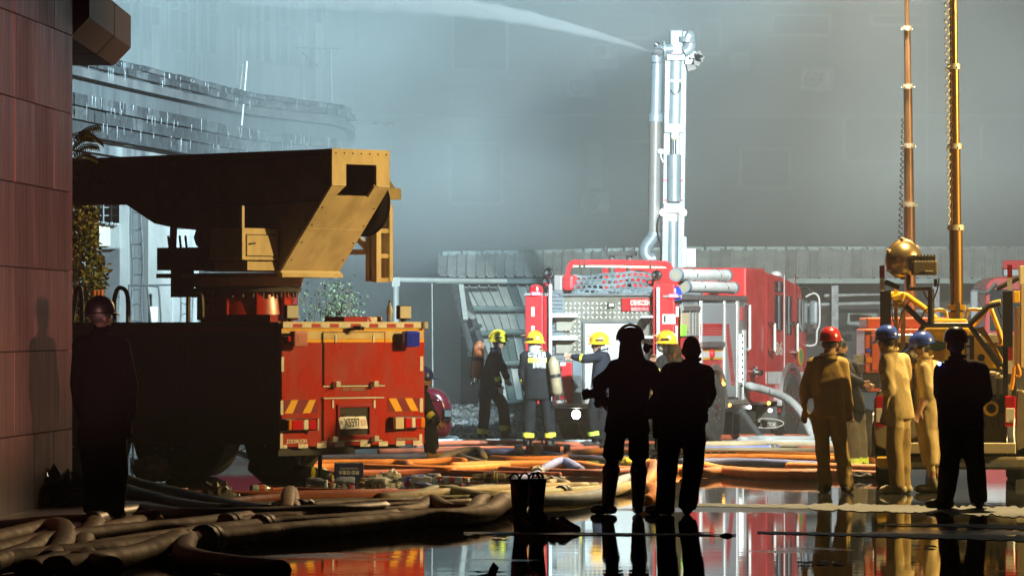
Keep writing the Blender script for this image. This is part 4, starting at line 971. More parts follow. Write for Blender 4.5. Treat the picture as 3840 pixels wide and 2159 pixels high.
# suction tubes along the right top edge
for (x0, y0, x1, y1) in ((1150, 236, 1490, 240), (1205, 316, 1535, 325)):
    A = es(x0, y0, EW - .05); B = es(x1, y1, EW - .05); r_ = .088
    t_ = MB().cyl(A, B, r_, 22).build('suction_tube', M_wpaint, eng, smooth=True)
    dv = (B - A).normalized(); MB().cyl(A - dv * .03, A + dv * .10, r_ + .012, 22).build('tube_collar', M_silver, t_, smooth=True); MB().cyl(A - dv * .033, A - dv * .031, r_ - .012, 22).build('tube_mouth', mat('tube_inside', (.22, .20, .15), .7), t_)
    MB().cyl(B - dv * .06, B + dv * .03, r_ + .012, 22).build('tube_collar', M_silver, t_, smooth=True)
    for f in (.3, .78):
        p = A.lerp(B, f); MB().tube([p + Vector((.02, .05, -.11)), p + Vector((.1, .02, .0)), p + Vector((.03, 0, .10)), p + Vector((-.05, -.05, .10))], .008, 5).build('tube_strap', M_dsteel, t_)
# ---- right flank
sp_('cap_rail', 1176, 374, 1624, 406, M_steel, .03)
fl = sp_('open_locker', 1180, 440, 1306, 650, mat('locker_shade', (.34, .31, .26), .6), .004)
for x in (1240, 1262, 1280): sp_('locker_bar', x, 470, x + 6, 645, M_steel, .02, EW + .004, fl)
sp_('locker_shutter_roll', 1190, 446, 1304, 480, M_steel, .03, EW + .004, fl)
sp_('green_vest', 1180, 575, 1208, 650, mat('lime_fabric', (.30, .75, .06), .7), .03, EW + .004, fl)
sp_('brown_panel', 1182, 500, 1236, 620, mat('tan_board', (.45, .35, .22), .7), .01, EW + .004, fl)
def roller(x0, y0, x1, y1, n, m):
    a = es(x0, y0).y; b = es(x1, y0).y; c = es((x0 + x1) / 2, y1).z; e_ = es((x0 + x1) / 2, y0).z
    t_ = MB().bb(EW + .0005, EW + .014, a, b, c, e_).build('roller_door', m, eng)
    for k in range(n): MB().bb(EW + .0145, EW + .022, a + .01, b - .01, c + (e_ - c) * k / n + .003, c + (e_ - c) * (k + 1) / n - .003).build('roller_slat', m, t_)
    return t_
M_rol = mat('shutter_silver', (.48, .54, .58), .4, metal=.4)
ro_ = roller(1312, 430, 1466, 735, 20, M_rol)
for k in range(5): sp_('red_band_slat', 1315, 566 + k * 17, 1463, 580 + k * 17, M_red2, .003, EW + .0225, ro_)
sp_('door_bar', 1312, 690, 1466, 724, M_steel, .04, EW + .0225, ro_)
ro2 = roller(1478, 430, 1550, 1062, 34, M_rol)
for k in range(22):
    f = k / 21; x = 1482 + 42 * f; sp_('red_diagonal_slat', x, 570 + k * 19, x + 26, 586 + k * 19, M_red2, .003, EW + .0225, ro2)
for x in (1308, 1468, 1553): sp_('door_frame', x, 412, x + 9, 1065, M_wpaint, .03, EW + .0006)
pp_ = sp_('pump_panel', 1572, 415, 1622, 1090, M_steel, .02)
sp_('red_gauge_panel', 1582, 455, 1606, 545, M_red2, .012, EW + .0205, pp_)
sp_('lit_led_strip', 1577, 640, 1592, 960, M_glow_led, .02, EW + .0205, pp_)
sp_('panel_edge', 1600, 610, 1618, 1080, M_wpaint, .02, EW + .0205, pp_)
for k in range(9): 
    q = es(1592, 650 + k * 42, EW + .03); MB().ell(q, (.03, .05, .03), 8, 5).build('gauge', M_chrome, pp_)
sp_('flank_red', 1312, 812, 1466, 1060, M_red2, .004)
for y0, y1, m in ((742, 755, M_yel), (756, 796, M_wpaint), (797, 810, M_yel)): sp_('flank_stripe', 1312, y0, 1466, y1, m, .006)
sp_('flank_lower', 1180, 660, 1306, 1060, M_red2, .004)
q = es(1392, 772, EW + .03); MB().ell(q, (.05, .06, .075), 12, 8).build('red_reflector', M_lens_r, eng, smooth=True)
# crew body rails, cab doors, windows
def vrail(x, y0, y1):
    A = es(x, y0, EW + .1); B = es(x, y1, EW + .1); t_ = MB().cyl(A, B, .022, 8).build('hand_rail', M_wpaint, eng, smooth=True)
    for q in (A, B): MB().cyl(q, q - Vector((.11, 0, 0)), .03, 8).build('rail_mount', M_chrome, t_)
vrail(1650, 440, 740); vrail(1820, 565, 755); vrail(1975, 565, 755); vrail(1530, 285, 286) if False else None
X1 = EW - .01
for (x0, y0, x1, y1) in ((1816, 280, 1872, 352), (1815, 372, 1870, 612), (1893, 380, 1930, 640), (1972, 400, 2036, 620)):
    wn = sp_('cab_window', x0, y0, x1, y1, M_glass, .012, X1); sp_('window_post', x0 + (x1 - x0) * .55, y0 + 4, x0 + (x1 - x0) * .72, y1 - 4, M_silver, .006, X1 + .0125, wn)
for x in (1764, 1882, 1956): sp_('door_seam', x, 235, x + 4, 1000, M_redd if x != 1882 else M_wpaint, .008, X1)
sp_('cab_white_band', 1758, 892, 1868, 974, M_wpaint, .006, X1); sp_('cab_white_band', 1980, 892, 2042, 974, M_wpaint, .006, X1)
q = es(1995, 790, X1); MB().lathe([(.0, 0), (.115, .0), (.115, .006), (0, .006)], (X1 + .001, q.y, q.z), 22, Matrix.Rotation(PI / 2, 3, 'Y')).build('door_emblem', mat('emblem_green', (.12, .35, .08), .5), eng)
MB().lathe([(.115, .0), (.15, .0), (.15, .005), (.115, .005)], (X1 + .001, q.y, q.z), 22, Matrix.Rotation(PI / 2, 3, 'Y')).build('emblem_ring', M_yel, eng)
q = es(1838, 735, X1 + .002); text('186', .22, M_white, eng, Matrix.Translation(q) @ Matrix.Rotation(PI / 2, 4, 'Z'), wid=.6, bold=.02)
q = es(1990, 872, X1 + .002); text('R5·E', .07, M_white, eng, Matrix.Translation(q) @ Matrix.Rotation(PI / 2, 4, 'Z'), wid=.3)
for (x, y) in ((1800, 565), (1800, 690), (1790, 745), (1950, 575), (1955, 690), (1955, 750)):
    q = es(x, y, X1); MB().cyl(q, q + Vector((.06, 0, 0)), .03, 8).build('door_handle', M_chrome, eng)
# roof beacons, mirror
q = es(1828, 208, EW - .5); MB().lathe([(.10, 0), (.10, .03), (.06, .08), (.01, .09)], (q.x, q.y, zroof - .10), 14).build('roof_lamp', M_wpaint, eng, smooth=True)
q = es(1985, 285, EW - .3); MB().bb(.3, EW - .2, y_end - .75, y_end - .45, zroof - .20, zroof - .10).build('light_bar', M_silver, eng, bevel=.03)
MB().bb(.3, EW - .1, y_end - .4, y_end - .05, zroof - .42, zroof - .26).build('roof_visor', M_redd, eng, bevel=.03)
def mp_(x, y): return E.at(*ez(x, y), y=y_end + .15)
mt = MB().bb(mp_(2052, 500).x, mp_(2112, 500).x, y_end + .12, y_end + .22, mp_(2080, 580).z, mp_(2080, 410).z).build('mirror', M_silver, eng, bevel=.05)
MB().bb(mp_(2066, 500).x, mp_(2108, 500).x, y_end + .13, y_end + .21, mp_(2080, 612).z, mp_(2080, 588).z + .06).build('mirror_small', M_dsteel, mt, bevel=.03)
MB().tube(catmull([mp_(x, y) for x, y in ((2030, 385), (2075, 362), (2105, 370), (2122, 410), (2124, 560), (2106, 620), (2100, 700), (2060, 716), (2030, 712))], 4), .016, 6).build('mirror_arm', M_wpaint, mt, smooth=True)
MB().tube(catmull([mp_(x, y) for x, y in ((1985, 330), (2030, 320), (2060, 345), (2075, 362))], 4), .016, 6).build('mirror_arm', M_chrome, mt, smooth=True)
# windscreen and front
MB().prism([(y_end + .002, zroof - .98), (y_end + .02, zroof - .98), (y_end - .31, zroof - .30), (y_end - .33, zroof - .30)], .2, EW - .2, 'x').build('windscreen', M_glass, eng)
MB().bb(.05, EW - .05, y_end, y_end + .3, .5, .85).build('front_bumper', M_chrome, eng, bevel=.04)
# wheels and arches
ye_r = es(1398, 1150).y; ye_f = es(1918, 1140).y; R_ = .53
for yc_ in (ye_r, ye_f):
    for x in ((EW - .09, .2) if yc_ == ye_f else (EW - .09, EW - .42, .2, .52)): wheel(x, yc_, R_, .30, eng, M_redd if yc_ == ye_f else M_chrome)
    arc = [(yc_ + math.cos(PI * k / 12) * (R_ + .13), R_ + math.sin(PI * k / 12) * (R_ + .16)) for k in range(13)]
    inn = [(yc_ + math.cos(PI * k / 12) * (R_ + .05), R_ + math.sin(PI * k / 12) * (R_ + .08)) for k in range(13)]
    am = MB(); n = 13
    for lo, hi in ((EW - .02, EW + .06),):
        vs_ = [(lo, *p) for p in arc] + [(hi, *p) for p in arc] + [(lo, *p) for p in inn] + [(hi, *p) for p in inn]
        for k in range(n - 1):
            am.f += [(k, k + 1, n + k + 1, n + k), (n + k, n + k + 1, 3 * n + k + 1, 3 * n + k), (2 * n + k + 1, 2 * n + k, 3 * n + k, 3 * n + k + 1)]
        am.v = vs_
    am.build('wheel_arch', M_steel, eng, smooth=True)
    MB().prism([(yc_ + (R_ + .05), .42)] + inn + [(yc_ - (R_ + .05), .42)], EW - .02, EW + .012, 'x').build('arch_well', M_black if yc_ == ye_r else M_redd, eng)
MB().bb(.4, EW - .4, .4, y_end, .45, zsill - .01).build('chassis', M_black, eng)
MB().bb(.5, EW - .5, ye_r - .1, ye_r + .1, .42, .64).build('axle', M_black, eng); MB().bb(.4, EW - .4, ye_f - .1, ye_f + .1, .42, .64).build('axle', M_black, eng)
sp_('running_board', 1470, 1085, 1625, 1112, M_tread, .06); sp_('running_board', 1625, 1098, 1750, 1116, M_steel, .05)
ub = sp_('under_locker', 1480, 1116, 1626, 1150, M_black, .02)
# lamps on the flank
for (x, y, m) in ((1470, 975, M_glow_o), (1510, 1118, M_glow_o), (1778, 1105, M_glow_o)):
    q = es(x, y, EW + .05); MB().ell(q, (.035, .035, .03), 10, 6).build('amber_marker', m, eng, smooth=True)
for (x, y) in ((1640, 1128), (1782, 1150)):
    q = es(x, y, EW + .02); l_ = MB().box(q, (.07, .08, .07)).build('ground_lamp', M_dsteel, eng, bevel=.01); MB().ell(q + Vector((.03, -.05, -.01)), (.035, .02, .03), 10, 6).build('lit_bulb', emis('lit_ground_lamp', (1, .98, .9), 12), l_, smooth=True)
q0 = E.at(*ez(1692, 1130), y=ye_f - .75); q1 = E.at(*ez(1838, 1280), y=ye_f - .75)
mf = MB().bb(q0.x, q1.x, ye_f - .77, ye_f - .75, q1.z, q0.z).build('mud_flap', mat('mud_flap_rubber', (.09, .095, .095), .6), eng)
q = E.at(*ez(1765, 1242), y=ye_f - .772); text('Pierce', .085, M_white, mf, Matrix.Translation((q.x, q.y, q.z)), wid=.3, bold=.01)
el = [(q.x + .28 * math.cos(2 * PI * k / 32), q.z + .075 * math.sin(2 * PI * k / 32)) for k in range(32)]; MB().tube([(x, ye_f - .774, z) for x, z in el] + [(el[0][0], ye_f - .774, el[0][1])], .009, 5, False).build('flap_oval', M_white, mf)
# wheel chock ladder leaning under the body
q0 = es(1580, 1150, EW + .12); q1 = es(1735, 1345, EW + .55); q1.z = 0.02
for s_ in (0, 1, 2, 3): MB().bar(q0 + Vector((.0, .05 * s_, 0)), q1 + Vector((.0, .06 * s_, 0)), .05, .03).build('ramp_slat', M_gst, eng)
# hose outlet with coupling
q = es(1645, 890, EW); MB().cyl(q, q + Vector((.22, -.05, -.02)), .05, 12).build('hose_outlet', M_chrome, eng, smooth=True); MB().cyl(q + Vector((.08, 0, 0)), q + Vector((.12, 0, 0)), .085, 12).build('outlet_wheel', M_chrome, eng)
# ---- raised water tower (arm, pipe and nozzle head)
TD = 84.4
def tp(x, y, d=TD): return P(2300 + x / 1.509, 60 + y / 1.509, d)
M_arm = mat('pale_grey_arm', (.23, .27, .30), .4, c2=(.18, .22, .245), scale=4, metal=.15)
def wb(name, x0, y0, x1, y1, m, d0=TD, th=.15, parent=None, bevel=0.0):
    a = tp(x0, y1, d0); b = tp(x1, y0, d0); return MB().bb(a.x, b.x, d0, d0 + th, a.z, b.z).build(name, m, parent or eng, bevel=bevel, world=True)
arm = MB().bar(tp(291, 1440), tp(303, 640), .10, .16).build('tower_rail', M_arm, eng, world=True, bevel=.008)
MB().bar(tp(380, 1440), tp(392, 640), .10, .16).build('tower_rail', M_arm, eng, world=True, bevel=.008)
MB().bar(tp(304, 640), tp(309, 250), .095, .15).build('tower_upper_rail', M_arm, eng, world=True, bevel=.008); MB().bar(tp(393, 640), tp(398, 250), .095, .15).build('tower_upper_rail', M_arm, eng, world=True, bevel=.008)
wb('cross_plate', 288, 608, 406, 662, M_arm, TD - .12, .3, bevel=.01); wb('cross_plate', 330, 618, 372, 690, M_silver, TD - .16, .05); wb('cross_plate', 284, 1058, 394, 1116, M_arm, TD - .12, .3, bevel=.01)
MB().cyl(tp(346, 620, TD + .06), tp(354, 250, TD + .06), .165, 20).build('inner_boom', M_silver, eng, smooth=True, world=True)
MB().cyl(tp(334, 1440, TD + .05), tp(336, 1130, TD + .05), .12, 20).build('lower_boom', M_silver, eng, smooth=True, world=True)
MB().cyl(tp(333, 1160, TD + .03), tp(333, 1118, TD + .03), .11, 16).build('boom_collar', M_cream2, eng, smooth=True, world=True)
MB().cyl(tp(343, 1050, TD - .08), tp(344, 785, TD - .08), .115, 20).build('hydraulic_cylinder', M_silver, eng, smooth=True, world=True); MB().cyl(tp(345, 790, TD - .08), tp(346, 680, TD - .08), .04, 12).build('hydraulic_rod', M_chrome, eng, smooth=True, world=True)
MB().ell(tp(346, 682, TD - .1), .065, 10, 8).build('rod_eye', M_cream2, eng, world=True); wb('white_guard', 352, 682, 372, 782, M_wpaint, TD - .05, .03); wb('tie_bar', 318, 362, 385, 372, M_arm, TD - .1, .04)
for x in (284, 375): 
    for y in (922, 1036): wb('red_mark', x, y, x + 24 if x < 300 else x + 22, y + (16 if y < 1000 else 12), M_red2, TD - .085, .004)
hd = wb('tower_head', 320, 76, 396, 222, M_arm, TD - .18, .4, bevel=.03); wb('head_flange', 302, 215, 408, 252, M_arm, TD - .15, .35, hd, .01); wb('head_box', 397, 88, 458, 200, M_wpaint, TD - .05, .25, hd, .01)
wb('red_label', 330, 205, 382, 216, M_red2, TD - .19, .006, hd)
MB().tube(catmull([tp(x, y, TD - .15) for x, y in ((400, 205), (425, 190), (435, 160), (432, 120), (415, 110))], 5), .10, 14).build('water_elbow', M_arm, hd, smooth=True, world=True); MB().cyl(tp(418, 150, TD - .2), tp(420, 120, TD - .2), .135, 14).build('elbow_joint', M_arm, hd, smooth=True, world=True)
MB().tube(catmull([tp(x, y, TD - .12) for x, y in ((340, 185), (300, 188), (262, 190), (246, 215), (244, 262))], 5), .085, 14).build('nozzle_elbow', M_arm, hd, smooth=True, world=True)
MB().cyl(tp(298, 188, TD - .12), tp(284, 189, TD - .12), .15, 18).build('swivel_joint', M_arm, hd, smooth=True, world=True); MB().cyl(tp(260, 175, TD - .12), tp(238, 158, TD - .12), .05, 10).build('valve', M_chrome, hd, smooth=True, world=True)
MB().cyl(tp(262, 205, TD - .2), tp(226, 193, TD - .3), .075, 16, .045).build('nozzle', M_steel, hd, smooth=True, world=True)
wp = MB().cyl(tp(247, 262), tp(240, 560), .092, 14).build('water_pipe', M_silver, eng, smooth=True, world=True); MB().cyl(tp(238, 600), tp(229, 1232), .098, 14).build('water_pipe', mat('grey_brown_pipe', (.18, .18, .185), .4, c2=(.14, .115, .10), scale=3, stretch=(1, 1, .3)), eng, smooth=True, world=True)
MB().cyl(tp(240, 555), tp(238, 600), .12, 16).build('pipe_coupling', M_silver, wp, smooth=True, world=True); MB().cyl(tp(230, 1225), tp(229, 1245), .12, 16).build('pipe_coupling', M_silver, wp, smooth=True, world=True)
MB().tube(catmull([tp(x, y) for x, y in ((230, 1240), (212, 1270), (185, 1310), (182, 1350), (205, 1378), (240, 1370))], 5), .105, 14).build('pipe_elbow', M_silver, wp, smooth=True, world=True)
mon = wb('spot_cluster', 420, 215, 470, 300, M_black, TD - .1, .2)
for (x, y) in ((445, 225), (480, 225), (440, 290), (470, 260), (488, 240), (432, 255)): MB().box(tp(x, y, TD - .14), (.13, .1, .11), Matrix.Rotation(random.uniform(-.5, .5), 3, 'Y')).build('lamp_bracket', random.choice([M_dsteel, M_silver]), mon, world=True)
MB().tube(catmull([tp(x, y, TD - .1) for x, y in ((272, 1120), (252, 1160), (250, 1230), (270, 1300), (268, 1400))], 4), .018, 6).build('cable', M_black, eng, world=True); MB().tube(catmull([tp(x, y, TD - .1) for x, y in ((325, 420), (345, 445), (375, 420), (378, 380))], 4), .01, 6).build('cable', M_black, eng, world=True)
MB().tube(catmull([tp(x, y, TD - .1) for x, y in ((283, 828), (270, 800), (268, 775))], 3), .014, 6).build('cable', M_wpaint, eng, world=True); MB().ell(tp(270, 768, TD - .1), (.07, .07, .05), 10, 6).build('tower_camera', M_wpaint, eng, world=True)
for x in (282, 396): 
    b_ = MB().ell(tp(x, 1112, TD - .15), .055, 10, 8).build('tower_lamp', emis('lit_tower_lamp', (.95, 1, 1), 10), eng, world=True, smooth=True)
wb('tower_cabinet', 415, 1315, 466, 1420, M_wpaint, TD - .1, .35, bevel=.01); wb('tower_cabinet', 388, 1250, 414, 1420, M_silver, TD - .1, .35)
MB().bb(.55, 1.7, 3.4, 4.6, zsill, zroof - .3).build('tower_base', M_silver, eng)
# ---- jet of water thrown from the nozzle: nested spindles of fine spray, so it thins out as it widens
jpx = [(2446, 197, 84.1, 3.5), (2400, 180, 84.3, 8), (2300, 149, 84.7, 14), (2200, 121, 85.2, 19), (2100, 96, 85.7, 24), (2000, 73, 86.2, 29), (1900, 54, 86.7, 34), (1800, 38, 87.2, 39), (1700, 25, 87.7, 44), (1600, 14, 88.2, 49), (1500, 5, 88.7, 54), (1400, -2, 89.2, 60), (1300, -7, 89.8, 66), (1150, -10, 90.6, 75), (1000, -8, 91.4, 84), (850, 0, 92.2, 94)]
jc = catmull([P(x, y, d) for x, y, d, r in jpx], 3); jr = [x for x in np.interp(np.arange(len(jc)) / 3, np.arange(len(jpx)), [q[3] * q[2] / F for q in jpx])]
jet = bpy.data.meshes.new('water_jet'); V = []; FF = []; MI = []; nseg = 20
JET = ((1.0, .9, 1.0), (.9, 2.2, .8), (.72, 6.0, .66), (.5, 13.0, .6), (.28, 26.0, .66))
for li, (ext_, den, wf) in enumerate(JET):
    nn_ = max(4, int(ext_ * len(jc))); base = len(V)
    for k in range(nn_):
        f = k / (nn_ - 1); rad = jr[k] * wf * (1 if f < .35 else max(.004, math.sqrt(max(0, 1 - ((f - .35) / .65) ** 2))))
        dd = (jc[min(k + 1, len(jc) - 1)] - jc[max(k - 1, 0)]).normalized(); aa = dd.cross(Vector((0, 0, 1))).normalized(); bb2 = aa.cross(dd); wob = Vector((0, 0, .12 * rad * math.sin(k * 1.7 + li)))
        for q in range(nseg): V.append(jc[k] + wob + (aa * math.cos(2 * PI * q / nseg) + bb2 * math.sin(2 * PI * q / nseg)) * rad * (1 + .05 * math.sin(q * 2.3 + k)))
    for k in range(nn_ - 1):
        o_ = base + k * nseg
        for q in range(nseg): FF.append((o_ + q, o_ + (q + 1) % nseg, o_ + nseg + (q + 1) % nseg, o_ + nseg + q)); MI.append(li)
    FF.append(tuple(base + q for q in reversed(range(nseg)))); FF.append(tuple(base + (nn_ - 1) * nseg + q for q in range(nseg))); MI += [li, li]
jet.from_pydata([tuple(v) for v in V], [], [tuple(reversed(q)) for q in FF])
for li, (ext_, den, wf) in enumerate(JET):
    mj = bpy.data.materials.new('water_spray'); mj.use_nodes = True; t = mj.node_tree; t.nodes.clear()
    po = t.nodes.new('ShaderNodeOutputMaterial'); v_ = t.nodes.new('ShaderNodeVolumePrincipled'); t.links.new(v_.outputs[0], po.inputs['Volume'])
    v_.inputs['Color'].default_value = (.96, .98, 1, 1); v_.inputs['Density'].default_value = den; v_.inputs['Anisotropy'].default_value = .0
    jet.materials.append(mj)
jet.polygons.foreach_set('material_index', MI); jet.update()
jo = bpy.data.objects.new('water_jet', jet); C.objects.link(jo)
tag(jo, 'white jet of water arching left from the nozzle of the water tower', 'water jet', kind='stuff')
# ================================================================= PICK-UP WITH YELLOW LIGHT TOWER (right)
M_cham = mat('champagne_paint', (.36, .31, .20), .35, metal=.3, c2=(.30, .255, .165), scale=4, coat=.4)
M_yell = mat('machine_yellow', (.72, .42, .015), .38, c2=(.58, .33, .015), scale=4, coat=.2, rvar=.15)
M_yelp = mat('mast_bronze', (.42, .24, .06), .22, metal=.85, c2=(.30, .17, .05), scale=4, stretch=(9, 9, .2), rvar=.15)
M_bron = mat('mast_bronze_brown', (.34, .19, .11), .35, metal=.35, c2=(.25, .14, .08), scale=4, stretch=(9, 9, .2))
M_collar = mat('mast_collar', (.70, .66, .50), .35, metal=.3)
Q = Frame((P(3571, 0, 58.8).x, 58.8, 0), -5.0)
def qa(px, py, y=0.0): return Q.at(px, py, y=y)
pk = thing('pickup_truck', 'champagne pick-up truck with open tailgate carrying the yellow light tower', 'pickup truck', Q.O, Q.rz)
def qp(name, x0, y0, x1, y1, m, d=0.0, th=.05, parent=None, bevel=0.0):
    a = qa(x0, y1, d); b = qa(x1, y0, d); return MB().bb(a.x, b.x, d, d + th, a.z, b.z).build(name, m, parent or pk, bevel=bevel)
# bed walls with rounded rear corners
xl_, xr_ = qa(3277, 1500).x, qa(3866, 1500).x; zt_ = qa(3571, 1460).z; zs = qa(3571, 1690).z
for s_, xo in ((-1, xl_), (1, xr_)):
    xi = xo - s_ * .16
    prof = [(xi, zs), (xo - s_ * .02, zs + .06), (xo, zs + .25), (xo, zt_ - .12), (xo - s_ * .04, zt_ - .02), (xi, zt_)]
    MB().prism(prof, .0, 1.75, 'y').build('bed_side', M_cham, pk, smooth=True, bevel=.02)
    x0, x1 = (3282, 3322) if s_ < 0 else (3768, 3808)
    tl = qp('tail_lamp', x0, 1484, x1, 1600, M_lens_r, -.02, .06, bevel=.012)
    qp('clear_lens', x0 + 3, 1530, x1 - 3, 1582, M_lens_w, -.03, .02, tl, bevel=.006)
    MB().prism([(.42 + math.cos(PI * k / 10) * .46 + .6, .36 + math.sin(PI * k / 10) * .46) for k in range(11)], min(xo, xo + s_ * .03), max(xo, xo + s_ * .03), 'x').build('wheel_arch', M_cham, pk)
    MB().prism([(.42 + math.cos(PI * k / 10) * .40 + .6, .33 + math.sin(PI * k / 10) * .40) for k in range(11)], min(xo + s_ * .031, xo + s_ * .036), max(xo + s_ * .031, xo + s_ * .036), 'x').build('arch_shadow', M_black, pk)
    wheel(xo - s_ * .13, 1.02, .37, .25, pk, M_steel); wheel(xo - s_ * .13, 4.0, .37, .25, pk, M_steel)
MB().bb(xl_ + .16, xr_ - .16, .02, 1.75, zs - .02, zs + .03).build('bed_floor', M_cham, pk)
tg = MB().bb(xl_ + .17, xr_ - .17, -.42, -.01, zs + .02, zs + .07).build('tailgate', M_cham, pk, bevel=.02)
MB().bb(xl_ + .17, xr_ - .17, -.44, -.42, zs - .02, zs + .10).build('tailgate_edge', M_cream2, tg, bevel=.01)
for s_, xo in ((-1, xl_ + .18), (1, xr_ - .18)): MB().tube([(xo, .0, zs + .38), (xo + s_ * -.01, -.2, zs + .2), (xo, -.4, zs + .08)], .008, 5).build('tailgate_cable', M_wpaint, tg)
a = qa(3300, 1695, -.1); b = qa(3840, 1665, -.1)
bp_ = MB().bb(xl_ + .05, xr_ - .05, -.14, .02, zs - .20, zs - .06).build('rear_bumper', M_cham, pk, bevel=.03)
MB().bb(xl_ + .2, xr_ - .2, -.20, -.14, zs - .17, zs - .12).build('bumper_step', M_steel, bp_)
MB().bb(xl_ + .03, xl_ + .2, -.17, -.08, zs - .18, zs - .06).build('tow_bracket', M_yell, bp_, bevel=.02)
MB().bb(xl_ + .3, xr_ - .3, .1, 4.6, .30, zs - .04).build('underbody', M_black, pk)
MB().bb(xl_ + .1, xr_ - .1, .9, 1.1, .32, .44).build('axle', M_black, pk)
cabq = [(1.8, zs - .1), (5.0, zs - .1), (5.05, 1.05), (4.0, 1.08), (3.4, 1.68), (2.1, 1.70), (1.82, 1.1)]
MB().prism(cabq, xl_ + .03, xr_ - .03, 'x').build('cab', M_cham, pk, bevel=.05); MB().bb(xl_ + .2, xr_ - .2, 1.80, 1.86, 1.15, 1.6).build('rear_window', M_glass, pk)
# ---- the yellow light tower unit standing in the bed
lt = thing('light_tower', 'yellow light tower unit with black frame and tall golden mast', 'light tower', (Q.O.x, Q.O.y + .0, zs + .035), Q.rz)
def lq(x, y, d=.25): return Q.M @ Q.at(3240 + x / 2.413, 880 + y / 2.413, y=d)
def lpoly(name, pts, d, th, m, parent=lt, bevel=0.0):
    pp = [Q.at(3240 + x / 2.413, 880 + y / 2.413, y=d) for x, y in pts]; mb = MB().prism([(p.x, p.z) for p in pp], d, d + th, 'y'); mb.v = [tuple(Q.M @ Vector(v)) for v in mb.v]
    return mb.build(name, m, parent, world=True, bevel=bevel)
hs = lpoly('housing', [(560, 835), (950, 835), (1258, 1215), (340, 1215)], .30, 1.0, M_yell, bevel=.02)
lpoly('housing_top', [(640, 760), (930, 760), (950, 834), (560, 834)], .5, .7, M_yell, bevel=.02)
lpoly('base_frame', [(330, 1218), (1262, 1218), (1262, 1440), (330, 1440)], .45, .9, M_dsteel)
lpoly('skid', [(330, 1442), (1262, 1442), (1262, 1610), (330, 1610)], .6, .7, M_black)
lpoly('front_panel', [(640, 905), (960, 905), (990, 935), (990, 1130), (640, 1130)], .284, .015, mat('panel_yellow', (.62, .35, .015), .4), hs)
lpoly('control_box', [(915, 910), (996, 910), (996, 1130), (915, 1130)], .262, .02, M_black, hs); 
for y in (940, 1020, 1085): lpoly('display', [(925, y), (955, y), (955, y + 60), (925, y + 60)], .256, .005, M_steel, hs)
lpoly('fuel_cap_plate', [(1028, 1080), (1090, 1080), (1090, 1140), (1028, 1140)], .284, .015, M_steel, hs); c = lq(1060, 1110, .27); MB().cyl(c, c + Vector((0, .02, 0)), .04, 14).build('fuel_cap', M_black, hs, world=True)
c = lq(450, 1115, .28); MB().cyl(c, c + Vector((0, .02, 0)), .065, 16).build('round_vent', M_dsteel, hs, world=True)
el = lq(660, 1005, .28); MB().lathe([(.0, 0), (.10, 0), (.10, .006), (.0, .006)], el, 26, Matrix.Rotation(PI / 2, 3, 'X') @ Matrix.Diagonal((1, .58, 1))).build('logo_disc', mat('logo_green', (.03, .07, .05), .4), hs, world=True)
def ltext(s, x, y, h, w_, m, d=.27): c = lq(x, y, d); text(s, h, m, hs, Matrix.Translation(c - Vector(lt.location)), wid=w_, bold=.012)
ltext('H', 655, 1005, .055, .07, M_yell, .268); ltext('海洋王', 690, 1060, .05, .16, M_ink, .28); ltext('移动照明车', 640, 885, .04, .2, mat('amber_lettering', (.35, .18, .01), .5), .294); ltext('全方位泛光工作灯', 810, 887, .035, .3, mat('amber_lettering', ()), .294)
c = lq(722, 1022, .279); MB().box(c, (.022, .004, .022), Matrix.Rotation(PI / 4, 3, 'Y')).build('logo_diamond', M_ink, hs, world=True)
# bright ribbed flank at the right
lpoly('side_louvre', [(1000, 850), (1080, 830), (1256, 1120), (1256, 1170), (1090, 930)], .20, .08, M_yell, hs, .01)
for k in range(5): lpoly('louvre_fin', [(1085 + k * 30, 905 + k * 45), (1100 + k * 30, 900 + k * 45), (1128 + k * 30, 950 + k * 45), (1112 + k * 30, 955 + k * 45)], .185, .014, M_yell, hs)
# black tubular frame
M_bt = mat('black_tube', (.02, .02, .02), .35, coat=.3)
def ltube(name, pts, r, m, d=.2, k=1, parent=lt):
    q = [lq(x, y, d) for x, y in pts]; q = catmull(q, k) if k > 1 else q
    return MB().tube(q, r, 10).build(name, m, parent, smooth=True, world=True)
ltube('frame_tube', [(545, 815), (955, 815)], .034, M_bt); ltube('frame_tube', [(550, 815), (370, 640)], .034, M_bt); ltube('frame_tube', [(950, 815), (1125, 645), (1235, 620)], .034, M_bt)
ltube('frame_tube', [(955, 820), (1230, 1200)], .03, M_bt); ltube('frame_tube', [(540, 825), (345, 1090)], .03, M_bt); ltube('frame_tube', [(260, 620), (370, 640)], .035, M_yell)
ltube('yellow_arm', [(245, 540), (370, 545), (440, 590), (540, 660), (650, 760)], .034, M_yell, .6, 4); ltube('yellow_arm', [(1240, 610), (1140, 640), (1010, 790), (950, 830)], .034, M_yell, .55, 3)
ltube('yellow_strut', [(1150, 670), (1230, 880), (1250, 1000)], .025, M_yell, .5); ltube('handle', [(620, 690), (700, 680), (740, 700), (750, 750)], .022, mat('bronze_tube', (.35, .24, .10), .35, metal=.6), .7, 4); ltube('handle', [(925, 750), (935, 690), (970, 675), (1070, 678)], .022, mat('bronze_tube', ()), .7, 4)
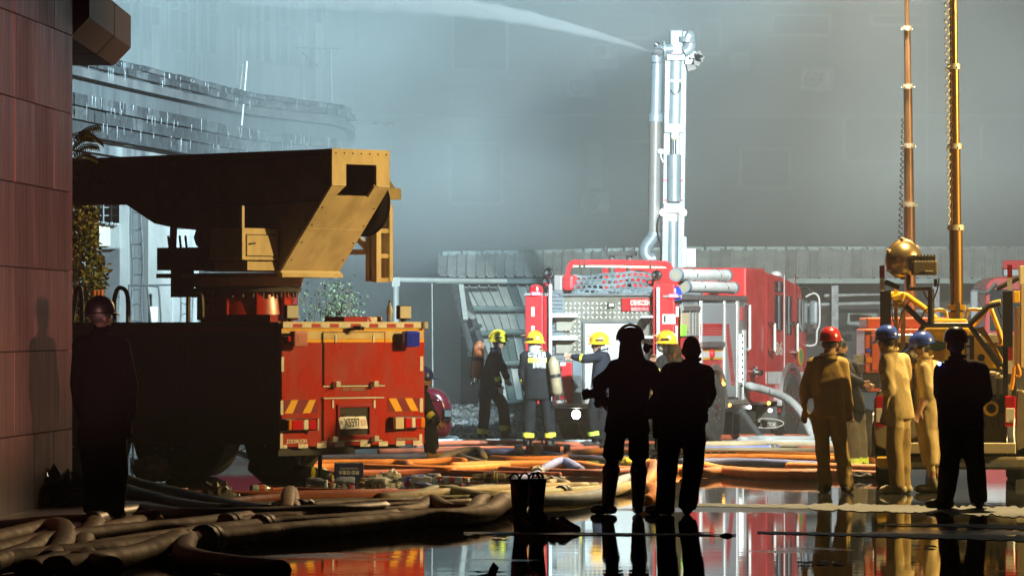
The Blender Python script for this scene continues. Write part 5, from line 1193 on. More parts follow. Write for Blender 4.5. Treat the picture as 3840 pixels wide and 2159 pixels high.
# corner posts with red / white tape
for (x0, x1, sx) in ((140, 192, 0), (1252, 1346, 1)):
    if sx == 0:
        lpoly('post_red_tape', [(140, 280), (186, 275), (186, 392), (140, 392)], .05, .06, M_redd); lpoly('post_white_tape', [(143, 393), (186, 393), (186, 510), (143, 510)], .05, .06, M_white); lpoly('post', [(145, 511), (244, 505), (244, 860), (145, 860)], .05, .12, M_bt); lpoly('post_lower', [(160, 861), (225, 861), (225, 1610), (160, 1610)], .08, .1, M_bt)
    else:
        lpoly('post_red_tape', [(1297, 270), (1342, 275), (1342, 388), (1297, 388)], .05, .06, M_redd); lpoly('post_white_tape', [(1297, 389), (1340, 389), (1340, 505), (1297, 505)], .05, .06, M_white); lpoly('post', [(1255, 515), (1346, 510), (1346, 1015), (1255, 1015)], .05, .12, M_bt)
        lpoly('post_red_tape', [(1304, 1016), (1346, 1016), (1346, 1135), (1304, 1135)], .05, .06, M_redd); lpoly('post_white_tape', [(1304, 1136), (1344, 1136), (1344, 1255), (1304, 1255)], .05, .06, M_white); lpoly('post_lower', [(1256, 1016), (1302, 1016), (1302, 1610), (1256, 1610)], .08, .1, M_bt)
ltube('post_brace', [(188, 425), (320, 480)], .03, M_bt, .1); ltube('post_brace', [(1400, 390), (1200, 490)], .03, M_bt, .3)
lpoly('yellow_post', [(272, 480), (306, 480), (306, 1100), (272, 1100)], .35, .08, M_yell); lpoly('post_box', [(240, 550), (368, 520), (372, 560), (350, 610), (250, 600)], .25, .2, M_yell, bevel=.02)
lpoly('brown_post', [(332, 680), (375, 680), (375, 1000), (332, 1000)], .5, .06, mat('brown_steel', (.12, .06, .03), .5))
ltube('orange_strap', [(1385, 1170), (1410, 1260), (1380, 1280)], .02, mat('orange_strap', (.85, .30, .01), .6), .0, 3); ltube('orange_strap', [(1360, 1190), (1345, 1330), (1330, 1400)], .022, mat('orange_strap', ()), .0, 3); ltube('orange_strap', [(1205, 850), (1235, 960), (1210, 1000)], .018, mat('orange_strap', ()), .1, 3)
for pts in ([(250, 620), (262, 760), (300, 830)], [(410, 600), (340, 720), (300, 900)], [(520, 760), (560, 680), (640, 640)], [(1210, 650), (1230, 720), (1250, 760)], [(640, 690), (560, 560), (530, 500)]): ltube('cable', pts, .007, M_black, .15, 4)
# lower hardware in the open bed
for (x, y, r_) in ((1385, 1560, .09),):
    c = Q.M @ Q.at(3717, 1530, y=.2); MB().tube([c + Vector((math.cos(2 * PI * k / 16) * .07, 0, math.sin(2 * PI * k / 16) * .07)) for k in range(17)], .018, 6, False).build('hose_ring', M_yell, lt, world=True)
for x in (3690, 3715, 3742): a = Q.M @ Q.at(x, 1420, y=.3); b = Q.M @ Q.at(x, 1600, y=.3); MB().bar(a, b, .03).build('stay', M_bt, lt, world=True)
for (x, y) in ((3720, 1400), (3735, 1410), (3705, 1395)): c = Q.M @ Q.at(x, y, y=.2); MB().cyl(c, c + Vector((.08, -.05, -.01)), .02, 8).build('clamp', M_cream2, lt, world=True)
# mast, collars, base clamp, spiral cable, lamp head on top
def mast(t_, secs, d, m, cm_, top_z, parent, coil_m, side=-1):
    """secs: (px_center, y_low, y_high, width_px)"""
    for (x0, x1, y0, y1, w_, ) in secs:
        A, B = P(x0, y0, d), P(x1, y1, d); MB().cyl(A, B, w_ / 2 * d / F, 26).build('mast_section', m, parent, smooth=True, world=True)
        c_ = MB().cyl(B - Vector((0, 0, .03)), B + Vector((0, 0, .03)), (w_ / 2 + 6) * d / F, 22).build('mast_collar', cm_, parent, smooth=True, world=True)
        for k in range(6):
            q = k * PI / 3; r_ = (w_ / 2 + 6) * d / F; MB().cyl(B + Vector((math.cos(q) * r_, math.sin(q) * r_, -.012)), B + Vector((math.cos(q) * (r_ + .012), math.sin(q) * (r_ + .012), -.012)), .012, 6).build('collar_screw', M_steel, c_, world=True)
DM = 60.35
def mx2(y): return 3575 + 11 * (y / 1000.0)
b2 = [(3575 + 11 * y0 / 1000, 3575 + 11 * y1 / 1000, y0, y1, w_) for y0, y1, w_ in ((1200, 853, 50), (853, 549, 41), (549, 250, 36), (250, -60, 30), (-60, -420, 25), (-420, -900, 21))]
mast(None, b2, DM, M_yelp, M_collar, 0, lt, None)
lpoly('mast_clamp', [(758, 632), (835, 632), (835, 680), (758, 680)], 1.3, .3, M_yell, bevel=.01); lpoly('mast_clamp', [(862, 632), (922, 632), (922, 685), (862, 685)], 1.3, .3, M_yell, bevel=.01); lpoly('mast_hinge', [(838, 610), (868, 610), (868, 790), (838, 790)], 1.25, .1, M_dsteel); lpoly('mast_foot', [(770, 700), (900, 700), (900, 800), (770, 800)], 1.35, .4, M_yell)
def coil(px_f, y0, y1, d, amp, turns, r_, m, parent, name='spiral_cable'):
    n = turns * 12; pts = []
    for k in range(n + 1):
        f = k / n; y = y0 + (y1 - y0) * f; q = f * turns * 2 * PI; a_ = amp(f) * d / F
        p = P(px_f(f), y, d); pts.append(p + Vector((math.cos(q) * a_, math.sin(q) * a_, 0)))
    MB().tube(pts, r_, 5).build(name, m, parent, smooth=True, world=True)
coil(lambda f: 3560 - 12 * f, 850, -300, DM - .05, lambda f: 4 + 7 * f, 38, .008, mat('white_coil_cable', (.78, .72, .55), .45), lt)
def lamp_heads(parent, top, names):
    MB().bar(top - Vector((.55, 0, 0)), top + Vector((.55, 0, 0)), .06).build('lamp_crossbar', M_dsteel, parent, world=True)
    for k in names:
        loc, aim = Vector(LAMPS[k][0]), Vector(LAMPS[k][1]); d = (aim - loc).normalized(); rot = d.to_track_quat('-Z', 'Y').to_matrix()
        h_ = MB().lathe([(.05, .16), (.12, .12), (.20, .02), (.21, .0), (.19, .0)], loc + d * -.02, 18, rot).build('lamp_head', M_dsteel, parent, smooth=True, world=True)
        spot('lamp', *LAMPS[k])
top2 = P(3585, -905, DM)
def settop(k, p): l = list(LAMPS[k]); l[0] = tuple(p); LAMPS[k] = tuple(l)
settop('warm_down', top2 + Vector((.1, -1.5, -.15)))
lamp_heads(lt, top2, ['warm_down'])
# ---- round searchlight with ballast box on its stand (off, pointing away)
sl2 = thing('searchlight', 'round bronze searchlight with ballast box on a black stand, turned away', 'searchlight', tuple(lq(600, 790, .3)))
c = lq(392, 228, .1); ax = Vector((-.50, .80, .16)).normalized(); R = ax.to_track_quat('Z', 'Y').to_matrix()
M_dish = mat('bronze_reflector', (.42, .30, .15), .3, metal=.85, c2=(.32, .22, .11), scale=5)
dish = MB().lathe([(.02, -.12), (.07, -.115), (.13, -.08), (.18, -.02), (.20, .05), (.205, .08), (.22, .085), (.22, .11), (.205, .11)], c, 30, R).build('dish', M_dish, sl2, smooth=True, world=True)
for k in range(6):
    q = k * PI / 3 + .4; MB().box(c + R @ Vector((math.cos(q) * .215, math.sin(q) * .215, .085)), (.035, .035, .05), R).build('rim_clip', M_cream2, dish, world=True)
bxm = MB().box(lq(545, 300, .06), (.28, .2, .16)); ball = bxm.build('ballast_box', mat('olive_box', (.13, .10, .055), .45, c2=(.09, .07, .04), scale=8), sl2, world=True, bevel=.02)
MB().box(lq(545, 212, .08), (.24, .18, .06)).build('ballast_fins', mat('olive_box', ()), ball, world=True, bevel=.01); MB().box(lq(590, 328, -.05), (.09, .012, .012)).build('ballast_handle', M_cream2, ball, world=True)
for k in range(7): MB().box(lq(455 + k * 30, 200, .02), (.012, .14, .05)).build('cooling_fin', M_dsteel, ball, world=True)
MB().box(lq(430, 270, .02), (.06, .1, .12)).build('yoke_joint', M_dsteel, sl2, world=True)
ltube('stand_tube', [(402, 300), (402, 490)], .024, M_bt, .12, parent=sl2); ltube('stand_tube', [(390, 490), (608, 490)], .022, M_bt, .12, parent=sl2); ltube('stand_tube', [(606, 490), (606, 800)], .038, M_bt, .15, parent=sl2); ltube('stand_tube', [(648, 400), (648, 470)], .020, M_bt, .1, parent=sl2)
ltube('cable', [(680, 390), (670, 470), (640, 560), (610, 620)], .008, M_black, .08, 4, sl2)
# ---- tan cylinder rack at the frame's right edge
rk = thing('equipment_rack', 'tan upright equipment rack with straps beside the yellow light tower', 'rack', (P(3832, 0, 59.6).x, 59.6, 0))
for (x0, x1, y0, y1, m) in ((3822, 3846, 996, 1068, M_cream2), (3826, 3850, 1070, 1380, mat('tan_paint', (.42, .33, .19), .5)), (3806, 3822, 1150, 1370, mat('brown_steel', ())), (3800, 3824, 1090, 1135, M_yell)):
    a = P(x0, y1, 59.6); b = P(x1, y0, 59.6); MB().bb(a.x, b.x, 59.55, 59.7, a.z, b.z).build('upright', m, rk, world=True, bevel=.01)
a = P(3806, 0, 59.6); MB().bb(a.x, a.x + .4, 59.5, 60.0, 0, P(0, 1381, 59.6).z).build('rack_base', M_dsteel, rk, world=True)
# ---- orange generator trailer with the brown mast
og = thing('generator_trailer', 'orange generator trailer with tall brown mast behind the workers', 'generator', (P(3400, 0, 68).x, 68, 0))
M_org = mat('generator_orange', (.70, .13, .06), .42, c2=(.58, .11, .05), scale=3, coat=.2)
def oq(name, x0, y0, x1, y1, m, d=68.0, th=.06, parent=None, bevel=0.0):
    a = P(x0, y1, d); b = P(x1, y0, d); return MB().bb(a.x, b.x, d, d + th, a.z, b.z).build(name, m, parent or og, world=True, bevel=bevel)
gh = oq('housing', 3242, 1232, 3560, 1398, M_org, 68, 1.6, bevel=.02); oq('housing_top', 3250, 1190, 3560, 1231, M_org, 68.08, 1.5, bevel=.02)
oq('side_door', 3270, 1256, 3302, 1388, M_org, 67.97, .025, gh, .006); oq('vent', 3244, 1242, 3268, 1254, M_black, 67.98, .02, gh); oq('lamp', 3246, 1306, 3266, 1320, M_lens_b, 67.96, .03, gh, .006); oq('lamp', 3247, 1338, 3270, 1360, M_lens_o, 67.96, .03, gh, .006)
oq('chassis', 3236, 1400, 3570, 1470, M_black, 68.05, 1.5); oq('reflector_board', 3262, 1455, 3320, 1466, M_org, 67.95, .03)
for x in (3262, 3540):
    for y_ in (68.3, 69.4): wheel(P(x, 0, 68).x - og.location.x, y_ - 68, .36, .22, og)
oq('valve_cluster', 3205, 1330, 3240, 1362, M_steel, 68.0, .2); oq('valve_cluster', 3215, 1365, 3240, 1396, M_dsteel, 68.0, .2)
DL = 69.4
b1_ = [(3401 + 10 * y0 / 900, 3401 + 10 * y1 / 900, y0, y1, w_) for y0, y1, w_ in ((1195, 767, 43), (767, 547, 37), (547, 325, 33), (325, 107, 26), (107, -120, 19), (-120, -330, 15))]
mast(None, b1_, DL, M_bron, mat('pale_collar', (.62, .66, .68), .4), 0, og, None)
coil(lambda f: 3376 + 10 * f, 900, 440, DL - .05, lambda f: 7 - 3 * f, 22, .008, M_black, og)
top1 = P(3397, -335, DL)
settop('cool_left', top1 + Vector((-.4, .15, .0))); settop('cool_back', top1 + Vector((.4, .25, .0))); settop('white_front', top1 + Vector((0, -.3, -.05))); settop('heap_fill', top1 + Vector((-.2, -.35, -.3)))
lamp_heads(og, top1, ['cool_left', 'cool_back', 'white_front', 'heap_fill'])
# ---- a third light tower out of frame to the right: the warm light that rakes the crane truck comes from it
lx = thing('light_tower', 'yellow mast light tower standing beyond the right edge of the road', 'light tower', (18.5, 55.0, 0))
MB().bb(18.0, 19.0, 54.4, 55.6, .3, 1.3).build('housing', M_yell, lx, world=True, bevel=.03); MB().cyl((18.5, 55.0, 1.3), (18.5, 55.0, 7.5), .06, 14).build('mast_section', M_yelp, lx, world=True)
for x in (18.05, 18.95): wheel(x - 18.5, 0, .3, .2, lx)
lamp_heads(lx, Vector((18.5, 55.0, 7.5)), ['warm_left'])
# ---- red hazard beacon on a tripod, right of frame, that tints the granite wall and throws the man's shadow on it
rbn = thing('hazard_beacon', 'red hazard beacon lamp on a tripod near the photographer', 'beacon', (7.3, 5, 0))
for k in range(3): q = k * 2 * PI / 3; MB().cyl((7.3, 5, 1.75), (7.3 + .5 * math.cos(q), 5 + .5 * math.sin(q), 0), .016, 6).build('tripod_leg', M_black, rbn, world=True)
MB().lathe([(.09, 0), (.1, .03), (.1, .06)], (7.3, 5, 1.75), 16).build('beacon_base', M_black, rbn, world=True)
LAMPS['red_wall'] = ((7.25, 5.1, 1.95), (-4.9, 48.0, 2.7), (1.0, .42, .40), 105000, 6.2, .5, .14)
spot('lamp', *LAMPS['red_wall'])
MB().lathe([(.08, .061), (.08, .18), (.05, .22), (.01, .225)], (7.3, 4.85, 1.75), 16).build('beacon_dome', M_lens_r, rbn, world=True, smooth=True)
# ================================================================= second fire engine at the right edge, far side
e2 = thing('fire_engine', 'second red fire engine behind the light tower, only its cab side showing', 'fire engine', (P(3870, 0, 90).x, 90, 0))
def tq(name, x0, y0, x1, y1, m, d=90.0, th=.05, parent=None, bevel=0.0):
    a = P(x0, y1, d); b = P(x1, y0, d); return MB().bb(a.x, b.x, d, d + th, a.z, b.z).build(name, m, parent or e2, world=True, bevel=bevel)
pts = [(3696, 1070), (3712, 1050), (3740, 1038), (4200, 1034), (4200, 1520), (3690, 1520), (3690, 1250)]
mbx = MB().prism([(P(x, y, 90).x, P(x, y, 90).z) for x, y in pts], 90.0, 92.4, 'y'); cb2 = mbx.build('cab', M_red2, e2, world=True, bevel=.03)
tq('windscreen', 3712, 1085, 3835, 1240, M_glass, 89.97, .02, cb2); tq('screen_pillar', 3838, 1085, 3850, 1240, M_redd, 89.965, .02, cb2); tq('side_window', 3860, 1085, 3960, 1240, M_glass, 89.97, .02, cb2)
MB().tube(catmull([P(x, y, 89.9) for x, y in ((3692, 1180), (3650, 1100), (3655, 1090), (3700, 1095), (3736, 1060))], 4), .03, 8).build('mirror_arm', M_gst, e2, world=True); tq('mirror', 3640, 1090, 3668, 1200, mat('mirror_shell', (.25, .30, .34), .4), 89.85, .12, bevel=.02)
tq('light_bar', 3762, 975, 3880, 1010, M_lens_r, 90.2, .4, bevel=.03); tq('light_bar_base', 3765, 1011, 3880, 1033, M_silver, 90.2, .4)
tq('white_band', 3690, 1360, 4200, 1420, M_wpaint, 89.985, .01)
for x in (3780, 4120): wheel(P(x, 0, 90).x - e2.location.x, .6, .5, .3, e2)
# ================================================================= dark red car behind the crane truck
cf = Frame((P(1560, 0, 75.5).x, 75.5, 0), 0); car = thing('parked_car', 'dark red car whose rounded nose shows behind the boom truck', 'car', cf.O)
M_car = mat('maroon_car_paint', (.10, .008, .018), .22, coat=.7)
def cxz(px, py): p = P(px, py, 75.5); return (p.x - cf.O.x, p.z)
rings = []
nose = [cxz(*p) for p in ((1597, 1455), (1630, 1456), (1655, 1468), (1676, 1492), (1688, 1520), (1690, 1560), (1690, 1590))]
xmax = nose[-1][0]; prof = [(-3.4, .25), (xmax - .02, .22)] + [(x, z) for x, z in reversed(nose)] + [(-.35, nose[0][1] + .06), (-1.1, 1.42), (-2.5, 1.42), (-3.3, .95)]
MB().prism(prof, -.05, 1.65, 'y').build('body', M_car, car, bevel=.09, smooth=True)
for k in range(4): a = cxz(1662, 1535 + k * 12); b = cxz(1690, 1535 + k * 12); MB().bb(a[0], b[0] + .012, -.075, .02, a[1] - .02, a[1] + .012).build('grille_bar', M_black, car)
a = cxz(1668, 1548); MB().bb(a[0], a[0] + .09, -.095, -.076, a[1] - .05, a[1] + .04).build('number_plate', M_silver, car)
a = cxz(1630, 1500); MB().ell((a[0], -.03, a[1]), (.08, .03, .022), 12, 8).build('headlamp', M_chrome, car, smooth=True); MB().bb(-1.9, -.5, -.058, -.04, 1.0, 1.35).build('side_window', M_glass, car)
for x in (xmax - .75, -2.6):
    for y_ in (.06, 1.55):
        t_ = MB().lathe([(.16, -.1), (.29, -.1), (.31, -.07), (.31, .07), (.29, .1), (.16, .1)], (x, y_, .31), 22, Matrix.Rotation(PI / 2, 3, 'X')).build('wheel', M_rubber, car, smooth=True)
        MB().lathe([(.03, -.08), (.17, -.085), (.17, .085), (.03, .08)], (x, y_, .31), 18, Matrix.Rotation(PI / 2, 3, 'X')).build('rim', M_steel, t_, smooth=True)
# ================================================================= PEOPLE
M_skin = mat('skin', (.42, .24, .16), .5, c2=(.36, .19, .13), scale=20); M_hair = mat('black_hair', (.012, .011, .010), .6)
M_eye = mat('dark_eye', (.03, .02, .02), .3)
def cloth(name, c, c2, rough=.85): return mat(name, c, rough, c2=c2, scale=7, stretch=(1, 1, .6), bump=.005, bscale=20, spec=.2)
M_navy = cloth('navy_turnout', (.014, .019, .032), (.009, .012, .020)); M_blackc = cloth('black_cloth', (.006, .006, .007), (.004, .004, .0045))
M_turn = cloth('charcoal_turnout', (.011, .012, .015), (.007, .008, .010)); M_khaki = cloth('khaki_workwear', (.42, .29, .10), (.31, .205, .07)); M_khaki2 = cloth('pale_khaki_workwear', (.58, .45, .22), (.46, .34, .155))
M_khakit = cloth('khaki_trousers', (.40, .285, .115), (.29, .20, .08)); M_khakis = cloth('khaki_seam', (.26, .18, .065), (.20, .135, .05)); M_grey = cloth('grey_jacket', (.12, .13, .13), (.08, .085, .085)); M_greyt = cloth('grey_turnout_trousers', (.15, .14, .115), (.10, .09, .075))
M_boot = mat('black_boot', (.010, .010, .011), .35, coat=.2); M_shoe = mat('dark_shoe', (.03, .025, .02), .6); M_cshoe = mat('cream_shoe', (.50, .44, .28), .6); M_oshoe = mat('olive_shoe', (.14, .12, .07), .6)
M_glove = mat('white_glove', (.62, .62, .60), .8); M_refl = mat('yellow_reflective_band', (.85, .72, .06), .45, c2=(.75, .58, .05), scale=25); M_reflg = mat('lime_reflective_band', (.62, .88, .10), .45)
M_hood = mat('silver_hood', (.62, .58, .54), .45, metal=.25, c2=(.42, .37, .34), scale=12, bump=.012, bscale=22)
def seg_d(pts, a, b, r1, r2):
    ab = b - a; L2 = max(float(ab @ ab), 1e-9); t = np.clip(((pts - a) @ ab) / L2, 0, 1)
    return np.linalg.norm(pts - (a + t[:, None] * ab), axis=1) - (r1 + (r2 - r1) * t), t
class Body:
    def __init__(s): s.mb = MB(); s.pr = []
    def cap(s, a, b, r1, r2, tag_):
        a, b = Vector(a), Vector(b); d = (b - a); L = max(d.length, 1e-4); d = d / L
        pts = []; rad = []
        for k in range(4): q = -PI / 2 + k * PI / 6 + .12; pts.append(a + d * (math.sin(q) * r1)); rad.append(r1 * math.cos(q))
        pts += [a, b]; rad += [r1, r2]
        for k in range(1, 5): q = k * PI / 6 - .24 + .0; q = min(q, 1.45); pts.append(b + d * (math.sin(q) * r2)); rad.append(r2 * math.cos(q))
        s.mb.tube(pts, rad, 12); s.pr.append((np.array(a), np.array(b), r1, r2, tag_)); return s
    def cone(s, a, b, r1, r2, tag_):
        s.mb.tube([Vector(a), Vector(a).lerp(Vector(b), .5), Vector(b)], [r1, (r1 + r2) / 2, r2], 16); s.pr.append((np.array(Vector(a)), np.array(Vector(b)), r1, r2, tag_)); return s
    def ell(s, c, r, tag_, M=None): s.mb.ell(c, r, 14, 10, M); m_ = sum(r) / 3; s.pr.append((np.array(Vector(c)), np.array(Vector(c)) + 1e-4, m_, m_, tag_)); return s
    def torso(s, secs, wdir, tag_):
        """secs: (center, half width, half depth), bottom to top"""
        wv = Vector((math.cos(wdir), math.sin(wdir), 0)); dv = Vector((-wv.y, wv.x, 0)); rings = []
        for (c, hw, hd) in secs:
            ring = []
            for k in range(20):
                q = 2 * PI * k / 20; cs, sn = math.cos(q), math.sin(q)
                e_ = .82; x = math.copysign(abs(cs) ** e_, cs) * hw; y = math.copysign(abs(sn) ** e_, sn) * hd
                ring.append(Vector(c) + wv * x + dv * y)
            rings.append(ring)
        s.mb.loft(rings)
        for i in range(len(secs) - 1):
            (c0, w0, d0), (c1, w1, d1) = secs[i], secs[i + 1]
            for f in (-.55, 0, .55): s.pr.append((np.array(Vector(c0) + wv * w0 * f), np.array(Vector(c1) + wv * w1 * f), d0, d1, tag_))
        return s
    def finish(s, name, parent, mats, bands=(), voxel=.013, fold=.010, seed=0):
        me = s.mb.mesh('tmp'); o = bpy.data.objects.new('tmp', me); C.objects.link(o)
        r = o.modifiers.new('r', 'REMESH'); r.mode = 'VOXEL'; r.voxel_size = voxel
        sm_ = o.modifiers.new('s', 'SMOOTH'); sm_.factor = .5; sm_.iterations = 4
        dg = bpy.context.evaluated_depsgraph_get(); dg.update()
        nm = bpy.data.meshes.new_from_object(o.evaluated_get(dg)); bpy.data.objects.remove(o); bpy.data.meshes.remove(me)
        n = len(nm.vertices); co = np.empty(n * 3, np.float32); nm.vertices.foreach_get('co', co); co = co.reshape(-1, 3).astype(float)
        def classify(p):
            best = np.full(len(p), 1e9); tg = np.zeros(len(p), int); tt = np.zeros(len(p))
            for i, (a, b, r1, r2, t_) in enumerate(s.pr):
                d_, t = seg_d(p, a, b, r1, r2); m = d_ < best; best[m] = d_[m]; tg[m] = i; tt[m] = t[m]
            return tg, tt
        tg, tt = classify(co); names = [p[4] for p in s.pr]
        no = np.empty(n * 3, np.float32); nm.vertices.foreach_get('normal', no); no = no.reshape(-1, 3)
        amp = np.array([fold if names[t].split(':')[0] in ('top', 'bottom', 'hood') else 0 for t in tg])
        rg = np.random.RandomState(seed + 5); f_ = np.zeros(n); q3 = co + .035 * np.sin(co[:, [1, 2, 0]] * 9 + rg.uniform(0, 6, 3)) + .02 * np.sin(co[:, [2, 0, 1]] * 17 + rg.uniform(0, 6, 3))
        for k in range(14):
            dv_ = rg.normal(size=3) * (np.array([1, 1, .3]) if k % 3 else np.array([.4, .4, 1.2])); dv_ /= np.linalg.norm(dv_); fr_ = rg.uniform(9, 30)
            f_ += np.sin(q3 @ dv_ * fr_ + rg.uniform(0, 6)) * (12 / (fr_ + 6)) * .42
        f_ = 1.7 * (.6 - np.abs(f_)) + .5 * f_
        co = co + no * (amp * f_ * .7)[:, None]
        nm.vertices.foreach_set('co', co.astype(np.float32).ravel())
        slots = []; 
        for k in mats.values():
            if k not in slots: slots.append(k)
        nm.materials.clear()
        for m in slots: nm.materials.append(m)
        pc = np.empty(len(nm.polygons) * 3, np.float32); nm.polygons.foreach_get('center', pc); pc = pc.reshape(-1, 3).astype(float)
        ftg, ftt = classify(pc); mi = [slots.index(mats[names[t].split(':')[0]]) for t in ftg]
        nm.polygons.foreach_set('material_index', mi); nm.name = name; nm.update(); nm.shade_smooth()
        ob = bpy.data.objects.new(name, nm); C.objects.link(ob); ob.parent = parent
        # bands: (list of primitive names, t0, t1, material): raised reflective tape lifted off the body surface
        vn = np.empty(n * 3, np.float32); nm.vertices.foreach_get('normal', vn); vn = vn.reshape(-1, 3)
        for (key, lo, hi, m, axis) in bands:
            if axis == 't': sel = [i for i in range(len(ftg)) if names[ftg[i]] == key and lo <= ftt[i] <= hi]
            else: sel = [i for i in range(len(ftg)) if names[ftg[i]].split(':')[0] == key and lo <= pc[i][2] <= hi and (names[ftg[i]] == key or key in ('bottom', ) or 'torso' in names[ftg[i]])]
            if len(sel) < 4: continue
            used = {}; V = []; FF = []
            for i in sel:
                q = []
                for v in nm.polygons[i].vertices:
                    if v not in used: used[v] = len(V); V.append(tuple(co[v] + vn[v] * .006))
                    q.append(used[v])
                FF.append(tuple(q))
            mb = MB(); mb.v = V; mb.f = FF; mb.build('reflective_band', m, parent, smooth='all')
        s.co, s.mesh, s.ob = co, nm, ob
        return ob
    def back_text(s, body, px0, px1, pz, h, m, parent, name='lettering'):
        """lettering printed on the camera-facing side of the body (vertices laid on the surface)"""
        o = text(body, h, m, parent, Matrix.Translation(((px0 + px1) / 2, 0, pz)), name, wid=px1 - px0, bold=.004)
        bv = BVHTree.FromPolygons([tuple(c) for c in s.co], [tuple(p.vertices) for p in s.mesh.polygons])
        for v in o.data.vertices:
            hit = bv.ray_cast(Vector((v.co.x, -2, v.co.z)), Vector((0, 1, 0)))
            if hit[0] is not None: v.co.y = hit[0].y - .008
        o.data.update(); return o

def hand(B, wr, el, tagn='skin', curl=.5, side=1, size=1.0):
    """palm with five separate bent fingers continuing the forearm"""
    wr, el = Vector(wr), Vector(el); d = (wr - el).normalized(); ref = Vector((0, 1, 0)) if abs(d.y) < .8 else Vector((0, 0, 1))
    a = d.cross(ref).normalized(); b = a.cross(d).normalized()     # a: across the palm (roughly image x), b: toward back of hand
    k = size; B.cap(wr, wr + d * .035 * k, .028 * k, .030 * k, tagn)
    c = wr + d * .06 * k
    for f in (-1, 0, 1): B.cap(wr + d * .02 * k + a * f * .016 * k, c + d * .03 * k + a * f * .024 * k, .016 * k, .015 * k, tagn)
    for i, (off, L) in enumerate(((-.034, .062), (-.012, .076), (.012, .080), (.034, .070))):
        p0 = c + a * off * k + d * .03 * k; p1 = p0 + (d * math.cos(curl * .5) - b * math.sin(curl * .5)) * L * .5 * k; p2 = p1 + (d * math.cos(curl * 1.3) - b * math.sin(curl * 1.3)) * L * .5 * k
        B.cap(p0, p1, .0105 * k, .010 * k, tagn); B.cap(p1, p2, .010 * k, .0085 * k, tagn)
    t0 = wr + d * .03 * k + a * side * .028 * k; t1 = t0 + (d * .7 + a * side * .6 - b * .3).normalized() * .045 * k; t2 = t1 + (d * .9 + a * side * .1 - b * .4).normalized() * .035 * k
    B.cap(t0, t1, .013 * k, .012 * k, tagn); B.cap(t1, t2, .012 * k, .010 * k, tagn)
def head(B, c, yaw, r=.105, hair=True, tagn='skin'):
    """c: centre of the skull; yaw: 0 looks away from the camera, +90 deg looks to image right"""
    c = Vector(c); f = Vector((math.sin(yaw), math.cos(yaw), 0)); s_ = Vector((f.y, -f.x, 0)); R = Matrix((s_, f, Vector((0, 0, 1)))).transposed(); k = r / .105
    B.ell(c + Vector((0, 0, .02 * k)), (.078 * k, .096 * k, .100 * k), 'hair' if hair else tagn, R)
    B.ell(c + f * .020 * k - Vector((0, 0, .035 * k)), (.066 * k, .080 * k, .085 * k), tagn, R); B.ell(c + f * .052 * k - Vector((0, 0, .095 * k)), (.042 * k, .036 * k, .034 * k), tagn, R)
    B.ell(c + f * .066 * k + Vector((0, 0, .018 * k)), (.052 * k, .026 * k, .022 * k), tagn, R)
    B.cap(c + f * .094 * k + Vector((0, 0, .008 * k)), c + f * .112 * k - Vector((0, 0, .030 * k)), .011 * k, .016 * k, tagn)
    B.ell(c + f * .085 * k - Vector((0, 0, .062 * k)), (.028 * k, .018 * k, .014 * k), tagn, R)
    for e_ in (-1, 1):
        B.ell(c + s_ * e_ * .078 * k - f * .005 * k - Vector((0, 0, .02 * k)), (.014 * k, .024 * k, .034 * k), tagn, R)
        q = c + f * .090 * k + s_ * e_ * .030 * k + Vector((0, 0, -.004 * k)); B.pr.append((np.array(q), np.array(q) + 1e-4, .012 * k, .012 * k, 'eye'))
def foot(B, an, yaw, tagn, L=.27, w_=.048, gz=0.0):
    """an: ankle; yaw as head"""
    an = Vector(an); f = Vector((math.sin(yaw), math.cos(yaw), 0)); z0 = gz
    B.cap(an, Vector((an.x, an.y, z0 + .06)) - f * .03, .052, .046, tagn); B.cap(Vector((an.x, an.y, z0 + .045)) - f * .06, Vector((an.x, an.y, z0 + .045)) + f * (L - .14), .044, w_, tagn)
    B.cap(Vector((an.x, an.y, z0 + .05)) + f * .02, Vector((an.x, an.y, z0 + .042)) + f * (L - .11), .044, .040, tagn)
